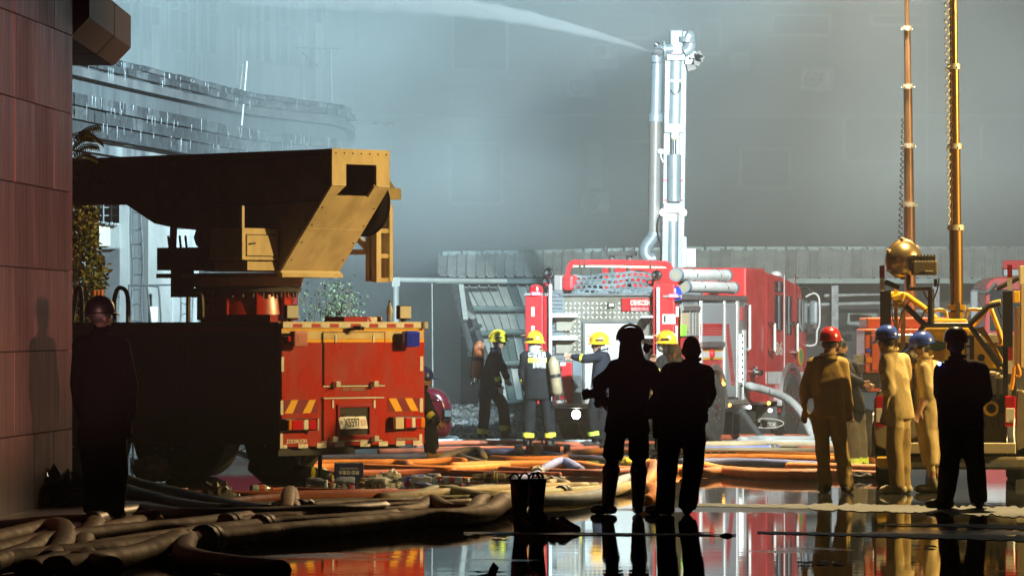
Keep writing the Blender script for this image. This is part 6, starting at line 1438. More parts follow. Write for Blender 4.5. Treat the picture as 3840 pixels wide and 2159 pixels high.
def helmet(parent, c, yaw, m, kind='hard', tilt=0.0, r=.135, name='helmet'):
    """c: centre of the skull"""
    R = Matrix.Rotation(-yaw, 4, 'Z') @ Matrix.Rotation(-tilt, 4, 'X'); T = Matrix.Translation(Vector(c) + Vector((0, 0, .035))) @ R
    def tr(mb): mb.v = [tuple(T @ Vector(v)) for v in mb.v]; return mb
    k = r / .135; M3 = Matrix.Diagonal((.94, 1.12, 1.0)).to_3x3()
    pr_ = [(.125 * k, -.012), (.128 * k, .0), (.127 * k, .03), (.118 * k, .07), (.10 * k, .103), (.07 * k, .128), (.035 * k, .14), (.004, .143)]
    h = tr(MB().lathe(pr_, (0, 0, 0), 26, M3)).build(name, m, parent, smooth='all')
    if kind == 'hard':
        tr(MB().lathe([(.122 * k, -.014), (.131 * k, -.012), (.132 * k, -.006), (.125 * k, .004)], (0, 0, 0), 26, M3)).build('brim', m, h, smooth=True)
        pk_ = MB(); n = 9; top = []; 
        for i in range(n):
            q = math.radians(40 + 100 * i / (n - 1)); top.append((.132 * k * math.cos(q), .148 * k * math.sin(q), -.004)); 
        for i in range(n):
            q = math.radians(40 + 100 * i / (n - 1)); top.append((.132 * k * math.cos(q), .148 * k * math.sin(q) + .06 * math.sin(PI * i / (n - 1)) ** .6, -.02))
        pk_.v = top + [(x, y, z - .006) for x, y, z in top]
        pk_.f = [(i, i + 1, n + i + 1, n + i) for i in range(n - 1)] + [(2 * n + i + 1, 2 * n + i, 3 * n + i, 3 * n + i + 1) for i in range(n - 1)] + [(n + i, n + i + 1, 3 * n + i + 1, 3 * n + i) for i in range(n - 1)]
        tr(pk_).build('peak', m, h, smooth=True)
        for x in (-.03, 0, .03): tr(MB().tube([(x, .136 * math.sin(a) * 1.0, .012 + .132 * math.cos(a) * (1 - abs(x) * 1.2)) for a in [(-70 + 14 * i) * PI / 180 for i in range(11)]], .006, 5)).build('ridge', m, h, smooth=True)
    else:
        tr(MB().lathe([(.122 * k, -.016), (.155 * k, -.030), (.157 * k, -.024), (.128 * k, .006)], (0, 0, 0), 26, M3)).build('brim', m, h, smooth=True)
        tr(MB().tube([(0, .152 * math.sin(a), .01 + .146 * math.cos(a)) for a in [(-80 + 16 * i) * PI / 180 for i in range(11)]], .010, 6)).build('ridge', m, h, smooth=True)
        for sx in (-1, 1): tr(MB().box((sx * .122, -.01, .035), (.012, .11, .028))).build('side_strip', M_black, h)
        vz = MB(); n = 9; row = []
        for rr_, zz in ((.150, .075), (.215, .062)):
            for i in range(n): q = math.radians(35 + 110 * i / (n - 1)); row.append((rr_ * .9 * math.cos(q), rr_ * math.sin(q), zz + .03 * math.sin(q)))
        vz.v = row + [(x, y, z - .003) for x, y, z in row]; vz.f = [(i, i + 1, n + i + 1, n + i) for i in range(n - 1)] + [(2 * n + i + 1, 2 * n + i, 3 * n + i, 3 * n + i + 1) for i in range(n - 1)]
        tr(vz).build('visor', mat('amber_visor', (.60, .48, .22), .2, alpha=.75, coat=.5), h, smooth=True)
    return h

def person(label, d, gpx, gpy, J, conv, yaw, mats, top='jacket', hat=None, name='person', group=None, wd=0.0, shw=None, bands=(), hands=('skin', 'skin'), headyaw=None, hr=.105, gz=0.0, sl=(.075, .066, .052), lg=(.105, .088, .078), feet=(0, 0), hem=.16, hw=(.20, .185, .19, .21), hd=(.12, .13, .125, .135), short=None, boots=None, neck_t='skin', bare_head=False, cuff=None, seed=0, curl=.5, hoodcap=False, shoe='shoe', depth=None, fold=.010):
    """J: joints as photo pixels (through conv) -> local metres; the feet touch the ground at depth d"""
    s = F / d; o = Vector(((gpx - CX) / s, d, 0)); root = thing(name, label, 'person', o, 0, group); depth = depth or {}
    foot_y = HZ + (EYE - gz) * s
    def L(k):
        x, y = conv(*J[k][:2]); dy = J[k][2] if len(J[k]) > 2 else 0.0
        return Vector(((x - gpx) / s, dy, EYE + (HZ - y) / s))
    B = Body(); Jn = {k: L(k) for k in J}
    for k in ('anL', 'anR'): Jn[k].z = max(min(Jn[k].z, gz + .16), gz + .09)
    hy = yaw if headyaw is None else headyaw
    head(B, Jn['head'], hy, hr, hair=not bare_head)
    B.cap(Jn['neck'] - Vector((0, 0, .04)), Jn['head'] - Vector((0, 0, .05)), .062, .055, neck_t)
    hipc = (Jn['hipL'] + Jn['hipR']) / 2; nk = Jn['neck']; shc = (Jn['shL'] + Jn['shR']) / 2
    ax = nk - hipc
    secs = [(hipc - ax.normalized() * hem, hw[3], hd[3]), (hipc, hw[2], hd[2] + .005), (hipc + ax * .38, hw[1], hd[1]), (hipc + ax * .70, hw[0], hd[0]), (hipc + ax * .88, hw[0] * .86, hd[0] * .86), (nk + Vector((0, 0, .01)), hw[0] * .38, hd[0] * .62)]
    B.torso(secs, wd, 'top:torso')
    for sd in 'LR':
        sh_, el, wr = Jn['sh' + sd], Jn['el' + sd], Jn['wr' + sd]
        B.cap(nk.lerp(sh_, .35) - Vector((0, 0, .03)), sh_ - Vector((0, 0, .01)), .075, sl[0] * 1.04, 'top:torso'); B.cap(sh_ - Vector((0, 0, .01)), el, sl[0], sl[1], 'top:arm' + sd)
        if short == 'sleeve':
            B.cap(el, wr, .044, .034, 'skin'); B.cap(sh_, el, sl[0] + .006, sl[1] + .012, 'top:arm' + sd)
        else: B.cone(el, wr, sl[1], sl[2], 'top:fore' + sd)
        hand(B, wr, el, hands[0 if sd == 'L' else 1], curl, 1 if sd == 'L' else -1)
        hp, kn, an = Jn['hip' + sd], Jn['kn' + sd], Jn['an' + sd]
        if short == 'shorts':
            B.cap(hp, hp.lerp(kn, .2), lg[0], lg[0], 'bottom:thigh' + sd); B.cone(hp, kn + Vector((0, 0, -.03)), lg[0], lg[1] * 1.12, 'bottom:thigh' + sd); B.cap(kn + Vector((0, 0, .05)), kn.lerp(an, .35), .060, .062, 'skin'); B.cap(kn.lerp(an, .35), an, .06, .045, 'skin')
        elif cuff:
            B.cap(hp, kn, lg[0], lg[1], 'bottom:thigh' + sd); B.cone(kn, kn.lerp(an, cuff), lg[1], lg[2], 'bottom:shin' + sd); B.cap(kn.lerp(an, cuff * .9), an, .046, .038, 'skin')
        else:
            B.cap(hp, kn, lg[0], lg[1], 'bottom:thigh' + sd); B.cone(kn, an - Vector((0, 0, .035)), lg[1], lg[2], 'bottom:shin' + sd)
        if boots: B.cap(kn.lerp(an, boots), an, .082, .062, 'boot'); B.cap(kn.lerp(an, boots), kn.lerp(an, boots + .02), .088, .088, 'boot')
        foot(B, an, feet[0 if sd == 'L' else 1], 'boot' if boots else shoe, gz=gz)
    if hoodcap: B.cap(nk + Vector((0, 0, -.02)), Jn['head'] - Vector((0, 0, .02)), .13, .098, 'hood')
    md = {'skin': M_skin, 'hair': M_hair, 'eye': M_eye, 'shoe': M_shoe, 'boot': M_boot, 'hood': M_blackc, 'glove': M_glove}; md.update(mats)
    ob = B.finish('body', root, md, bands, seed=seed, fold=fold)
    if top == 'jacket' and not hoodcap:
        wv_ = Vector((math.cos(wd), math.sin(wd), 0)); MB().tube([nk + Vector((math.cos(a) * .078, math.sin(a) * .078, .035 + .012 * math.sin(a + 1))) for a in [k * PI / 8 for k in range(17)]], .017, 6, False).build('collar', md['top'], root, smooth='all')
    if hat: helmet(root, Jn['head'], hy, hat[0], hat[1], hat[2] if len(hat) > 2 else 0.0)
    return root, B, Jn, s
def airset(label, loc, m, tilt=0.0, group=None, rz=0.0):
    t_ = thing('air_cylinder', label, 'air cylinder', loc, rz, group); R = Matrix.Rotation(tilt, 3, 'Y')
    cy_ = MB().lathe([(.02, -.29), (.055, -.285), (.082, -.24), (.085, .16), (.078, .22), (.045, .27), (.03, .30), (.02, .30)], (0, 0, 0), 18, R).build('cylinder', m, t_, smooth='all')
    MB().lathe([(.088, -.02), (.088, .03), ], (0, 0, 0), 18, R).build('strap', M_black, t_, smooth=True); MB().lathe([(.03, -.36), (.035, -.33), (.03, -.29)], (0, 0, 0), 12, R).build('valve', M_chrome, t_, smooth=True)
    MB().box(R @ Vector((0, .09, -.05)), (.20, .03, .5), R).build('back_plate', M_black, t_, bevel=.01)
    MB().tube(catmull([R @ Vector(p) for p in ((.03, 0, -.35), (.09, .0, -.40), (.1, .02, -.32))], 4), .010, 6).build('air_hose', M_black, t_); MB().ell(R @ Vector((-.05, -.02, -.38)), .028, 8, 6).build('gauge', M_chrome, t_)
    return t_
R5 = lambda x, y: (1700 + x / 2.784, 1180 + y / 2.784)
RS = lambda x, y: (2150 + x / 1.7667, 1180 + y / 1.7667)
RW = lambda x, y: (2900 + x / 1.419, 900 + y / 1.419)
R4 = lambda x, y: (1900 + x / 1.8096, 900 + y / 1.8096)
RL = lambda x, y: (x / 1.25, 1000 + y / 1.25)
deg = math.radians
M_hy = mat('yellow_helmet', (.80, .68, .03), .3, coat=.5); M_ho = mat('orange_helmet', (.80, .36, .02), .3, coat=.5); M_hr = mat('red_hard_hat', (.42, .02, .025), .25, coat=.5); M_hb = mat('blue_hard_hat', (.03, .07, .36), .25, coat=.5); M_hm = mat('maroon_hard_hat', (.06, .008, .012), .3, coat=.4); M_hk = mat('black_hard_hat', (.004, .004, .005), .4, spec=.2)
ffm = {'top': M_turn, 'bottom': M_turn}
gf = 'firefighters at work behind the red engine'
# firefighter with yellow helmet walking to the right
J = dict(head=(468, 285), neck=(440, 372), shL=(412, 410, -.15), shR=(440, 415, .16), elL=(440, 570, -.2), wrL=(478, 722, -.16), elR=(520, 560, .16), wrR=(560, 660, .1), hipL=(350, 740, -.08), hipR=(385, 740, .09), knL=(330, 985, -.08), anL=(300, 1250, -.08), knR=(520, 950, .08), anR=(545, 1200, .06))
r_, B, Jn, s_ = person('firefighter in yellow helmet walking right with an orange air cylinder on his back', 83.4, 1835, 0, J, R5, deg(80), dict(top=M_navy, bottom=M_navy), hat=(M_hy, 'fire'), wd=deg(-80), hw=(.17, .18, .19, .20), hd=(.13, .13, .13, .14), bands=(('top:foreL', .45, .75, M_reflg, 't'), ('bottom:shinL', .70, .88, M_refl, 't'), ('bottom:shinR', .70, .88, M_refl, 't'), ('top:torso', .93, .985, M_refl, 'z')), hands=('glove', 'glove'), feet=(deg(85), deg(80)), neck_t='hood', seed=1)
airset('orange air cylinder on the back of the firefighter in the yellow helmet', (Vector(r_.location) + Vector(((R5(255, 0)[0] - 1835) / s_, -.02, 1.28))), mat('orange_cylinder', (.55, .17, .06), .5, c2=(.42, .13, .06), scale=8), .10)
# firefighter with orange helmet seen from behind
J = dict(head=(848, 300), neck=(860, 385), shL=(748, 428, 0), shR=(985, 430, 0), elL=(722, 610, .02), wrL=(762, 780, .04), elR=(1020, 620, .08), wrR=(1000, 770, .12), hipL=(825, 770), hipR=(935, 770), knL=(800, 1010), knR=(985, 1010), anL=(778, 1290), anR=(1015, 1290))
r2, B2, J2, s2 = person('firefighter in orange helmet standing with his back turned, lettering on his jacket', 79.7, 2008, 0, J, R5, deg(-55), dict(top=M_turn, bottom=M_turn, silver=M_hood), hat=(M_ho, 'fire'), bands=(('top:foreL', .30, .56, M_refl, 't'), ('top:foreR', .30, .56, M_refl, 't'), ('bottom:shinL', .72, .88, M_refl, 't'), ('bottom:shinR', .72, .88, M_refl, 't'), ('top:torso', .905, .955, M_refl, 'z')), feet=(deg(-15), deg(15)), neck_t='silver', seed=2)
def bx(x): return (R5(x, 0)[0] - 2008) / s2
def bz2(y): return EYE + (HZ - R5(0, y)[1]) / s2
M_bt2 = mat('silver_print', (.62, .62, .60), .5)
B2.back_text('中国消防', bx(782), bx(965), bz2(418), .115, M_bt2, r2); B2.back_text('番禺特勤', bx(828), bx(965), bz2(525), .085, M_bt2, r2)
mbb = MB(); bvv = BVHTree.FromPolygons([tuple(c) for c in B2.co], [tuple(p.vertices) for p in B2.mesh.polygons]); nbx = 14
for i in range(nbx + 1):
    x = bx(780) + (bx(975) - bx(780)) * i / nbx
    for z in (bz2(497), bz2(450)):
        h_ = bvv.ray_cast(Vector((x, -2, z)), Vector((0, 1, 0))); mbb.v.append((x, (h_[0].y if h_[0] else 0) - .009, z))
mbb.f = [(2 * i, 2 * i + 2, 2 * i + 3, 2 * i + 1) for i in range(nbx)]; mbb.build('reflective_band', M_refl, r2)
B2h = MB().lathe([(.098, -.16), (.105, -.10), (.092, 0), (.085, .04)], J2['head'], 18).build('neck_hood', M_hood, r2, smooth='all')
airset('bronze air cylinder hanging on the right side of the firefighter with lettered jacket', Vector(r2.location) + Vector((bx(1060), -.16, bz2(640))), mat('bronze_cylinder', (.32, .25, .15), .45, c2=(.22, .17, .11), scale=8), -.12)
# firefighter reaching out with his left arm, in profile
J = dict(head=(1522, 312), neck=(1555, 385), shL=(1500, 432, -.14), shR=(1590, 430, .12), elL=(1360, 462, -.16), wrL=(1255, 440, -.10), elR=(1610, 620, .1), wrR=(1500, 720, -.05), hipL=(1510, 800, -.1), hipR=(1560, 800, .1), knL=(1450, 1050, -.12), knR=(1560, 1060, .1), anL=(1465, 1270, -.1), anR=(1545, 1280, .1))
r3, B3, J3, s3 = person('firefighter in orange helmet in profile stretching one arm toward the chequer plate', 79.6, 2255, 0, J, R5, deg(-88), dict(top=M_navy, bottom=M_turn, silver=M_hood), hat=(M_ho, 'fire'), wd=deg(75), hw=(.17, .18, .18, .20), hd=(.125, .13, .13, .14), bands=(('top:foreL', .05, .30, M_refl, 't'), ('bottom:shinL', .66, .84, M_reflg, 't'), ('top:torso', 1.30, 1.36, M_reflg, 'z'), ('top:foreR', .3, .6, M_reflg, 't')), feet=(deg(-80), deg(-80)), neck_t='skin', seed=3)
MB().loft([[J3['head'] + Vector((x, y, z)) for x, y in ((.03, -.09), (.11, -.06), (.12, .06), (.03, .09))] for z in (-.20, -.02)]).build('neck_cloth', M_wpaint, r3)
# firefighter with breathing mask half hidden between the two silhouettes
J = dict(head=(1085, 705), neck=(1100, 775), shL=(1050, 815, -.1), shR=(1170, 815, .1), elL=(1010, 900, -.18), wrL=(1000, 835, -.25), elR=(1180, 960, .05), wrR=(1150, 1080, 0), hipL=(1050, 1090, -.1), hipR=(1130, 1090, .1), knL=(1045, 1240, -.1), knR=(1130, 1240, .1), anL=(1045, 1390, -.1), anR=(1130, 1390, .1))
r4, B4, J4, s4 = person('firefighter in orange helmet and face mask standing between the two dark figures', 76.5, 2505, 0, J, R4, deg(-75), dict(top=M_turn, bottom=M_turn, silver=M_hood), hat=(M_ho, 'fire'), wd=deg(60), feet=(deg(-60), deg(-60)), neck_t='silver', bands=(('top:foreL', .2, .5, M_refl, 't'),), seed=4)
MB().ell(J4['head'] + Vector((-.085, -.01, -.03)), (.055, .07, .085), 12, 8).build('face_mask', mat('mask_grey', (.35, .34, .30), .25, coat=.5), r4, smooth=True)
# bald man in grey jacket, in profile
J = dict(head=(1140, 768), neck=(1160, 835), shL=(1090, 885, -.12), shR=(1200, 880, .12), elL=(1050, 1000, -.12), wrL=(960, 1095, -.2), elR=(1210, 1020, .1), wrR=(1180, 1140, 0), hipL=(1080, 1160, -.09), hipR=(1150, 1160, .09), knL=(1070, 1310, -.09), knR=(1150, 1310, .09), anL=(1070, 1470, -.09), anR=(1150, 1470, .09))
person('bareheaded man with cropped hair and grey jacket in profile between the two dark figures', 71.5, 2525, 0, J, R4, deg(-80), dict(top=M_grey, bottom=M_turn, hair=mat('cropped_hair', (.10, .065, .045), .7)), wd=deg(65), feet=(deg(-70), deg(-70)), bands=(('top:foreL', .45, .65, M_refl, 't'),), seed=5, hr=.112)
# ---- the two silhouettes in front
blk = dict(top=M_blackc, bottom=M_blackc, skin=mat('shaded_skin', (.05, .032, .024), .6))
J = dict(head=(378, 178), neck=(388, 300), shL=(275, 352), shR=(505, 365), elL=(178, 455, .05), wrL=(170, 540, .22), elR=(580, 478, .06), wrR=(575, 590, .1), hipL=(295, 690), hipR=(425, 690), knL=(260, 930), knR=(435, 930), anL=(228, 1262), anR=(430, 1270))
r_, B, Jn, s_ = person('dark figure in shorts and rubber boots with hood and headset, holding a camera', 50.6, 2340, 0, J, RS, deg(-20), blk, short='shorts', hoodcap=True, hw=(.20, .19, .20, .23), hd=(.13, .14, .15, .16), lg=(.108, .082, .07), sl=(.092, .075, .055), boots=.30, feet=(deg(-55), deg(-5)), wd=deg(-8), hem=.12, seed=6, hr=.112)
hs_ = MB().tube([Jn['head'] + Vector((.125 * math.sin(a), .02, .025 + .135 * math.cos(a))) for a in [(-95 + 19 * i) * PI / 180 for i in range(11)]], .014, 6).build('headset', mat('tan_headset', (.42, .33, .16), .4), r_, smooth=True)
MB().ell(Jn['head'] + Vector((.155, -.02, -.06)), (.035, .04, .05), 10, 8).build('ear_cup', M_black, r_, smooth=True); MB().bar(Jn['head'] + Vector((.15, -.02, -.03)), Jn['head'] + Vector((.21, -.03, -.05)), .035).build('microphone', M_black, r_)
MB().ell(Jn['head'] + Vector((0, 0, .045)), (.118, .128, .095), 16, 10).build('hood_cap', M_blackc, r_, smooth='all')
cm_ = thing('video_camera', 'dark camera with round lens held at the waist by the hooded figure', 'camera', Vector(r_.location) + Vector(((RS(150, 0)[0] - 2340) / s_, .25, EYE + (HZ - RS(0, 540)[1]) / s_)))
RC = Matrix.Rotation(deg(-14), 3, 'Y'); cbm = MB().box((-.05, 0, .02), (.16, .12, .085), RC).build('camera_body', M_black, cm_, bevel=.012); MB().cyl(RC @ Vector((.02, 0, .0)), RC @ Vector((.10, -.02, -.03)), .042, 14).build('grip', M_black, cm_); MB().cyl((.10, -.02, -.05), (.14, -.06, -.10), .06, 16).build('lens_hood', M_black, cm_, smooth=True); MB().box(RC @ Vector((-.08, 0, .075)), (.06, .07, .03), RC).build('viewfinder', M_black, cm_)
J = dict(head=(782, 228), neck=(785, 325), shL=(640, 375), shR=(868, 385), elL=(590, 520, .02), wrL=(512, 622, -.05), elR=(900, 520, .04), wrR=(885, 585, .22), hipL=(650, 690), hipR=(800, 690), knL=(625, 950), knR=(800, 950), anL=(605, 1270), anR=(755, 1285))
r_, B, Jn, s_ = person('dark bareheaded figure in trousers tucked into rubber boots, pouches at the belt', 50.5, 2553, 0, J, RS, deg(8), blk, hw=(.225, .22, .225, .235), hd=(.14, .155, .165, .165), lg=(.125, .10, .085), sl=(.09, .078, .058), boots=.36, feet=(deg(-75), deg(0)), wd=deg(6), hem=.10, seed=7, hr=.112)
for (x, y, w2, h2) in ((548, 690, .07, .12), (865, 680, .08, .10), (552, 770, .08, .14)): MB().box(((RS(x, 0)[0] - 2553) / s_, -.02, EYE + (HZ - RS(0, y)[1]) / s_), (w2, .08, h2)).build('belt_pouch', M_blackc, r_, bevel=.02)
MB().tube(catmull([Vector(((RS(x, 0)[0] - 2553) / s_, -.03, EYE + (HZ - RS(0, y)[1]) / s_)) for x, y in ((545, 820), (540, 860), (558, 915))], 4), .006, 5).build('lanyard', M_black, r_)
# ---- workers on the right
J = dict(head=(302, 548), neck=(292, 622), shL=(214, 655), shR=(364, 655), elL=(172, 785, .02), wrL=(168, 895, .06), elR=(388, 795, .02), wrR=(402, 890, .04), hipL=(245, 915), hipR=(335, 915), knL=(256, 1110), knR=(362, 1110), anL=(276, 1290), anR=(388, 1290))
person('worker in red hard hat and khaki overalls seen from behind', 57.3, 3123, 0, J, RW, deg(12), dict(top=M_khaki, bottom=M_khakit), hat=(M_hr, 'hard'), bands=(('top:torso', .905, .94, M_khakis, 'z'),), hw=(.175, .168, .172, .178), hd=(.115, .12, .12, .125), lg=(.098, .084, .074), sl=(.072, .062, .050), feet=(deg(-15), deg(20)), hem=.05, seed=8, fold=.013)
J = dict(head=(348, 568), neck=(352, 632), shL=(340, 668, -.1), shR=(420, 668, .1), elL=(400, 735, -.18), wrL=(462, 760, -.2), elR=(450, 760, .15), wrR=(485, 770, .1), hipL=(390, 850, -.08), hipR=(430, 850, .08), knL=(405, 1010, -.08), knR=(445, 1010, .08), anL=(415, 1180, -.08), anR=(455, 1180, .08))
person('bareheaded man with face mask, black jacket and grey reflective trousers behind the red-hatted worker', 66.5, 3205, 0, J, RW, deg(75), dict(top=M_blackc, bottom=M_greyt, hair=M_hair), wd=deg(-65), bands=(('bottom:shinL', .80, .98, M_reflg, 't'), ('bottom:shinR', .80, .98, M_reflg, 't'), ('bottom:thighL', .02, .14, M_refl, 't')), lg=(.13, .125, .12), feet=(deg(70), deg(60)), seed=9)
J = dict(head=(604, 540), neck=(622, 602), shL=(595, 648, -.10), shR=(690, 640, .10), elL=(606, 790, -.14), wrL=(590, 905, -.1), elR=(720, 780, .2), wrR=(700, 880, .3), hipL=(645, 900, -.06), hipR=(702, 900, .06), knL=(640, 1100, -.06), knR=(690, 1105, .06), anL=(660, 1295, -.06), anR=(695, 1300, .06))
person('worker in blue hard hat and khaki short-sleeved suit, head turned toward the engine, cream shoes', 57.0, 3375, 0, J, RW, deg(-50), dict(top=M_khaki2, bottom=M_khakit, shoe=M_cshoe), hat=(M_hb, 'hard', .15), wd=deg(40), short='sleeve', hw=(.165, .158, .16, .165), hd=(.115, .12, .12, .125), lg=(.098, .084, .072), sl=(.074, .07, .05), feet=(deg(-85), deg(-75)), hem=.10, headyaw=deg(-45), seed=10, fold=.012)
J = dict(head=(790, 572), neck=(808, 640), shL=(790, 680, -.12), shR=(855, 680, .12), elL=(810, 815, -.16), wrL=(772, 900, -.22), elR=(880, 820, .15), wrR=(850, 900, .25), hipL=(800, 930, -.07), hipR=(850, 930, .07), knL=(828, 1100, -.07), knR=(862, 1110, .07), anL=(845, 1280, -.07), anR=(878, 1290, .07))
r_, B, Jn, s_ = person('worker in blue hard hat with white mask and rolled khaki trousers looking left', 57.3, 3495, 0, J, RW, deg(-85), dict(top=M_khaki2, bottom=M_khaki2, shoe=M_oshoe), hat=(M_hb, 'hard', .25), wd=deg(65), short='sleeve', hw=(.16, .158, .165, .175), hd=(.115, .12, .125, .13), lg=(.108, .105, .09), sl=(.078, .075, .05), feet=(deg(-85), deg(-80)), hem=.14, cuff=.52, seed=11, fold=.012)
MB().ell(Jn['head'] + Vector((-.075, -.01, -.065)), (.05, .06, .05), 12, 8).build('face_mask', M_wpaint, r_, smooth=True)
J = dict(head=(970, 556), neck=(980, 640), shL=(905, 690), shR=(1095, 690), elL=(898, 815, .05), wrL=(950, 890, .2), elR=(1125, 825, .05), wrR=(1070, 895, .2), hipL=(945, 930), hipR=(1045, 930), knL=(945, 1140), knR=(1065, 1140), anL=(910, 1375), anR=(1092, 1385))
r_, B, Jn, s_ = person('dark-clothed man in maroon hard hat standing on the wet road with hands in front', 52.2, 3592, 0, J, RW, deg(0), dict(top=M_blackc, bottom=cloth('dark_brown_trousers', (.030, .024, .016), (.02, .016, .011)), skin=mat('shaded_skin', ())), hat=(M_hm, 'hard'), hw=(.245, .235, .225, .225), hd=(.14, .15, .15, .15), lg=(.125, .105, .085), sl=(.095, .08, .058), feet=(deg(-70), deg(10)), hem=.12, seed=12)
lm_ = MB().box(Jn['shL'] + Vector((-.02, -.06, .05)), (.06, .03, .05)).build('shoulder_lamp', M_black, r_, bevel=.008); MB().ell(Jn['shL'] + Vector((-.045, -.07, .06)), .020, 10, 8).build('lit_blue_bulb', M_glow_b, lm_, smooth=True)
# ---- man in the shade by the granite wall
J = dict(head=(468, 232), neck=(470, 318), shL=(385, 372), shR=(560, 372), elL=(372, 560, .0), wrL=(385, 720, .1), elR=(605, 560, .0), wrR=(602, 720, .04), hipL=(430, 760), hipR=(530, 760), knL=(445, 960), knR=(545, 960), anL=(440, 1150), anR=(535, 1150))
kb = MB().bb(-4.7, -3.1, 44.0, 51.9, 0.0, .085); tag(kb.build('pavement', M_gran2, bevel=.01), None, kind='structure')
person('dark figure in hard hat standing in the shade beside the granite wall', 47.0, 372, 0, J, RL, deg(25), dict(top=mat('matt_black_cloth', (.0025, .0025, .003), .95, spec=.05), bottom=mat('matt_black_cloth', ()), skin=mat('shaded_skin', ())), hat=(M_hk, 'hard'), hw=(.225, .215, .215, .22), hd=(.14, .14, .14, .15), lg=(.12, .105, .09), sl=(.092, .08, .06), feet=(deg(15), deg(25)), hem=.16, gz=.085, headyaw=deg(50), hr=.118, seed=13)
# ---- crouching firefighter beside the dark red car, mostly hidden by the truck
J = dict(head=(1588, 1424), neck=(1582, 1460), shL=(1562, 1480, -.1), shR=(1590, 1482, .1), elL=(1602, 1545, -.2), wrL=(1640, 1580, -.25), elR=(1610, 1535, .1), wrR=(1640, 1575, .05), hipL=(1550, 1590, -.1), hipR=(1560, 1590, .1), knL=(1612, 1560, -.12), knR=(1602, 1560, .12), anL=(1625, 1640, -.12), anR=(1610, 1640, .12))
person('crouching firefighter in blue helmet beside the dark red car, orange boots', 72.5, 1600, 0, J, lambda x, y: (x, y), deg(80), dict(top=M_turn, bottom=M_turn, shoe=mat('tan_boot', (.50, .24, .06), .6)), hat=(M_hb, 'hard'), wd=deg(-80), hem=.02, hw=(.16, .17, .17, .17), hd=(.11, .12, .12, .12), bands=(('top:foreL', .2, .55, M_refl, 't'),), feet=(deg(85), deg(85)), seed=14)
# ================================================================= HOSES, traced on the ground
def hmat(name, c, c2): return mat(name, c, .62, c2=c2, scale=5, lo=.3, hi=.7, bump=.004, bscale=18, rvar=.2)
HM = {'orange': hmat('orange_hose', (.80, .26, .03), (.58, .17, .025)), 'red': hmat('faded_red_hose', (.52, .13, .055), (.36, .085, .04)), 'blue': hmat('blue_hose', (.20, .23, .48), (.13, .16, .36)), 'pale': hmat('pale_blue_hose', (.42, .47, .60), (.30, .35, .48)),
      'beige': hmat('beige_hose', (.52, .41, .25), (.36, .28, .17)), 'olive': hmat('olive_hose', (.34, .33, .20), (.22, .21, .13)), 'tan': hmat('muddy_tan_hose', (.42, .25, .10), (.25, .15, .065)), 'brown': hmat('muddy_brown_hose', (.30, .165, .07), (.17, .10, .045)), 'grey': hmat('grey_white_hose', (.48, .52, .53), (.33, .37, .38)), 'black': mat('black_rubber_hose', (.014, .013, .012), .5, c2=(.03, .027, .023), scale=7)}
HL = {'orange': ('bright orange fire hose lying across the wet road', 'bright orange fire hoses'), 'red': ('faded red-orange fire hose lying across the wet road', 'faded red fire hoses'), 'blue': ('violet blue fire hose lying across the wet road', 'violet blue fire hoses'), 'pale': ('thick pale blue fire hose curving past the rubber boots', None), 'beige': ('beige fire hose in the tangle on the road', 'beige fire hoses'), 'olive': ('olive green fire hose in the tangle on the road', 'olive fire hoses'),
      'tan': ('muddy tan fire hose in the heap before the granite wall', 'muddy tan fire hoses'), 'brown': ('muddy brown fire hose in the heap before the granite wall', 'muddy brown fire hoses'), 'grey': ('grey white fire hose behind the walking firefighters and engine', 'grey fire hoses'), 'black': ('black rubber suction hose lying over the muddy hoses', 'black rubber hoses')}
WH = {'tan': ['ending beside the upturned hose stub', 'just in front of the short black hose end', 'next behind the black rubber hose', 'rising over the hose hump left of the rubber boots', 'running behind the empty rubber boots', 'with a coupling in front of the dark man by the wall', 'thickest in the heap, with a dark ring coupling', 'short piece feeding the dark ring coupling', 'with a coupling beside the looped brown hose', 'crossing under the black rubber hose'],
 'brown': ['with a coupling just behind the thick tan hose', 'curling out of the dark ring coupling', 'looping back on itself beside the pavement', 'bent double at the end of the pavement', 'arching over the wet road edge in the heap', 'lying on top of the heap before the pavement'],
 'red': ['nearest the firefighters\' feet', 'flattened with an upturned end at the engine', 'under the engine by its ramp', 'just behind the red dividing valve', 'ending behind the red-hatted worker', 'under the bright orange hose by the hooded figure', 'running behind the blue carton', 'flat strip beside the litter bottles', 'flat along the row of litter bottles', 'curving from the plastic bag to the beige tangle', 'short piece beside the dark man at the wall'],
 'orange': ['passing beside the red dividing valve', 'bending in front of the truck\'s rear hatch', 'short piece beside the folded beige hose', 'longest, running behind both dark figures', 'doubled behind the bareheaded dark figure'],
 'blue': ['running from under the truck to the dividing valve', 'with a steel coupling end beside the ramp blocks', 'short length on the road behind the bareheaded figure', 'humped over a coupling behind the rubber boots'],
 'beige': ['under the engine wheels', 'next to the hose ramp blocks', 'folded flat behind the blue carton', 'folded on top of the other beige fold', 'looping back with a coupling behind the rubber boots', 'thick, running behind the pale blue hose', 'humped over beside the rubber boots'],
 'olive': ['with a coupling behind the rubber boots', 'thin, behind the coupling of the beige loop', 'flattened between red and tan hoses'],
 'grey': ['curling back beside the red car', 'behind the feet of the lettered firefighter', 'beside the engine front wheel', 'next to the red-hatted worker\'s legs'],
 'black': ['lying lengthwise over the tan hoses', 'slanting from the truck wheels into the heap', 'slanting beside the dark man at the wall'], 'pale': ['']}
WC = {'tan': 'muddy tan fire hose', 'brown': 'muddy brown fire hose', 'red': 'faded red fire hose', 'orange': 'bright orange fire hose', 'blue': 'violet blue fire hose', 'beige': 'beige fire hose', 'olive': 'olive fire hose', 'grey': 'grey white fire hose', 'black': 'black rubber hose'}
wi = {}
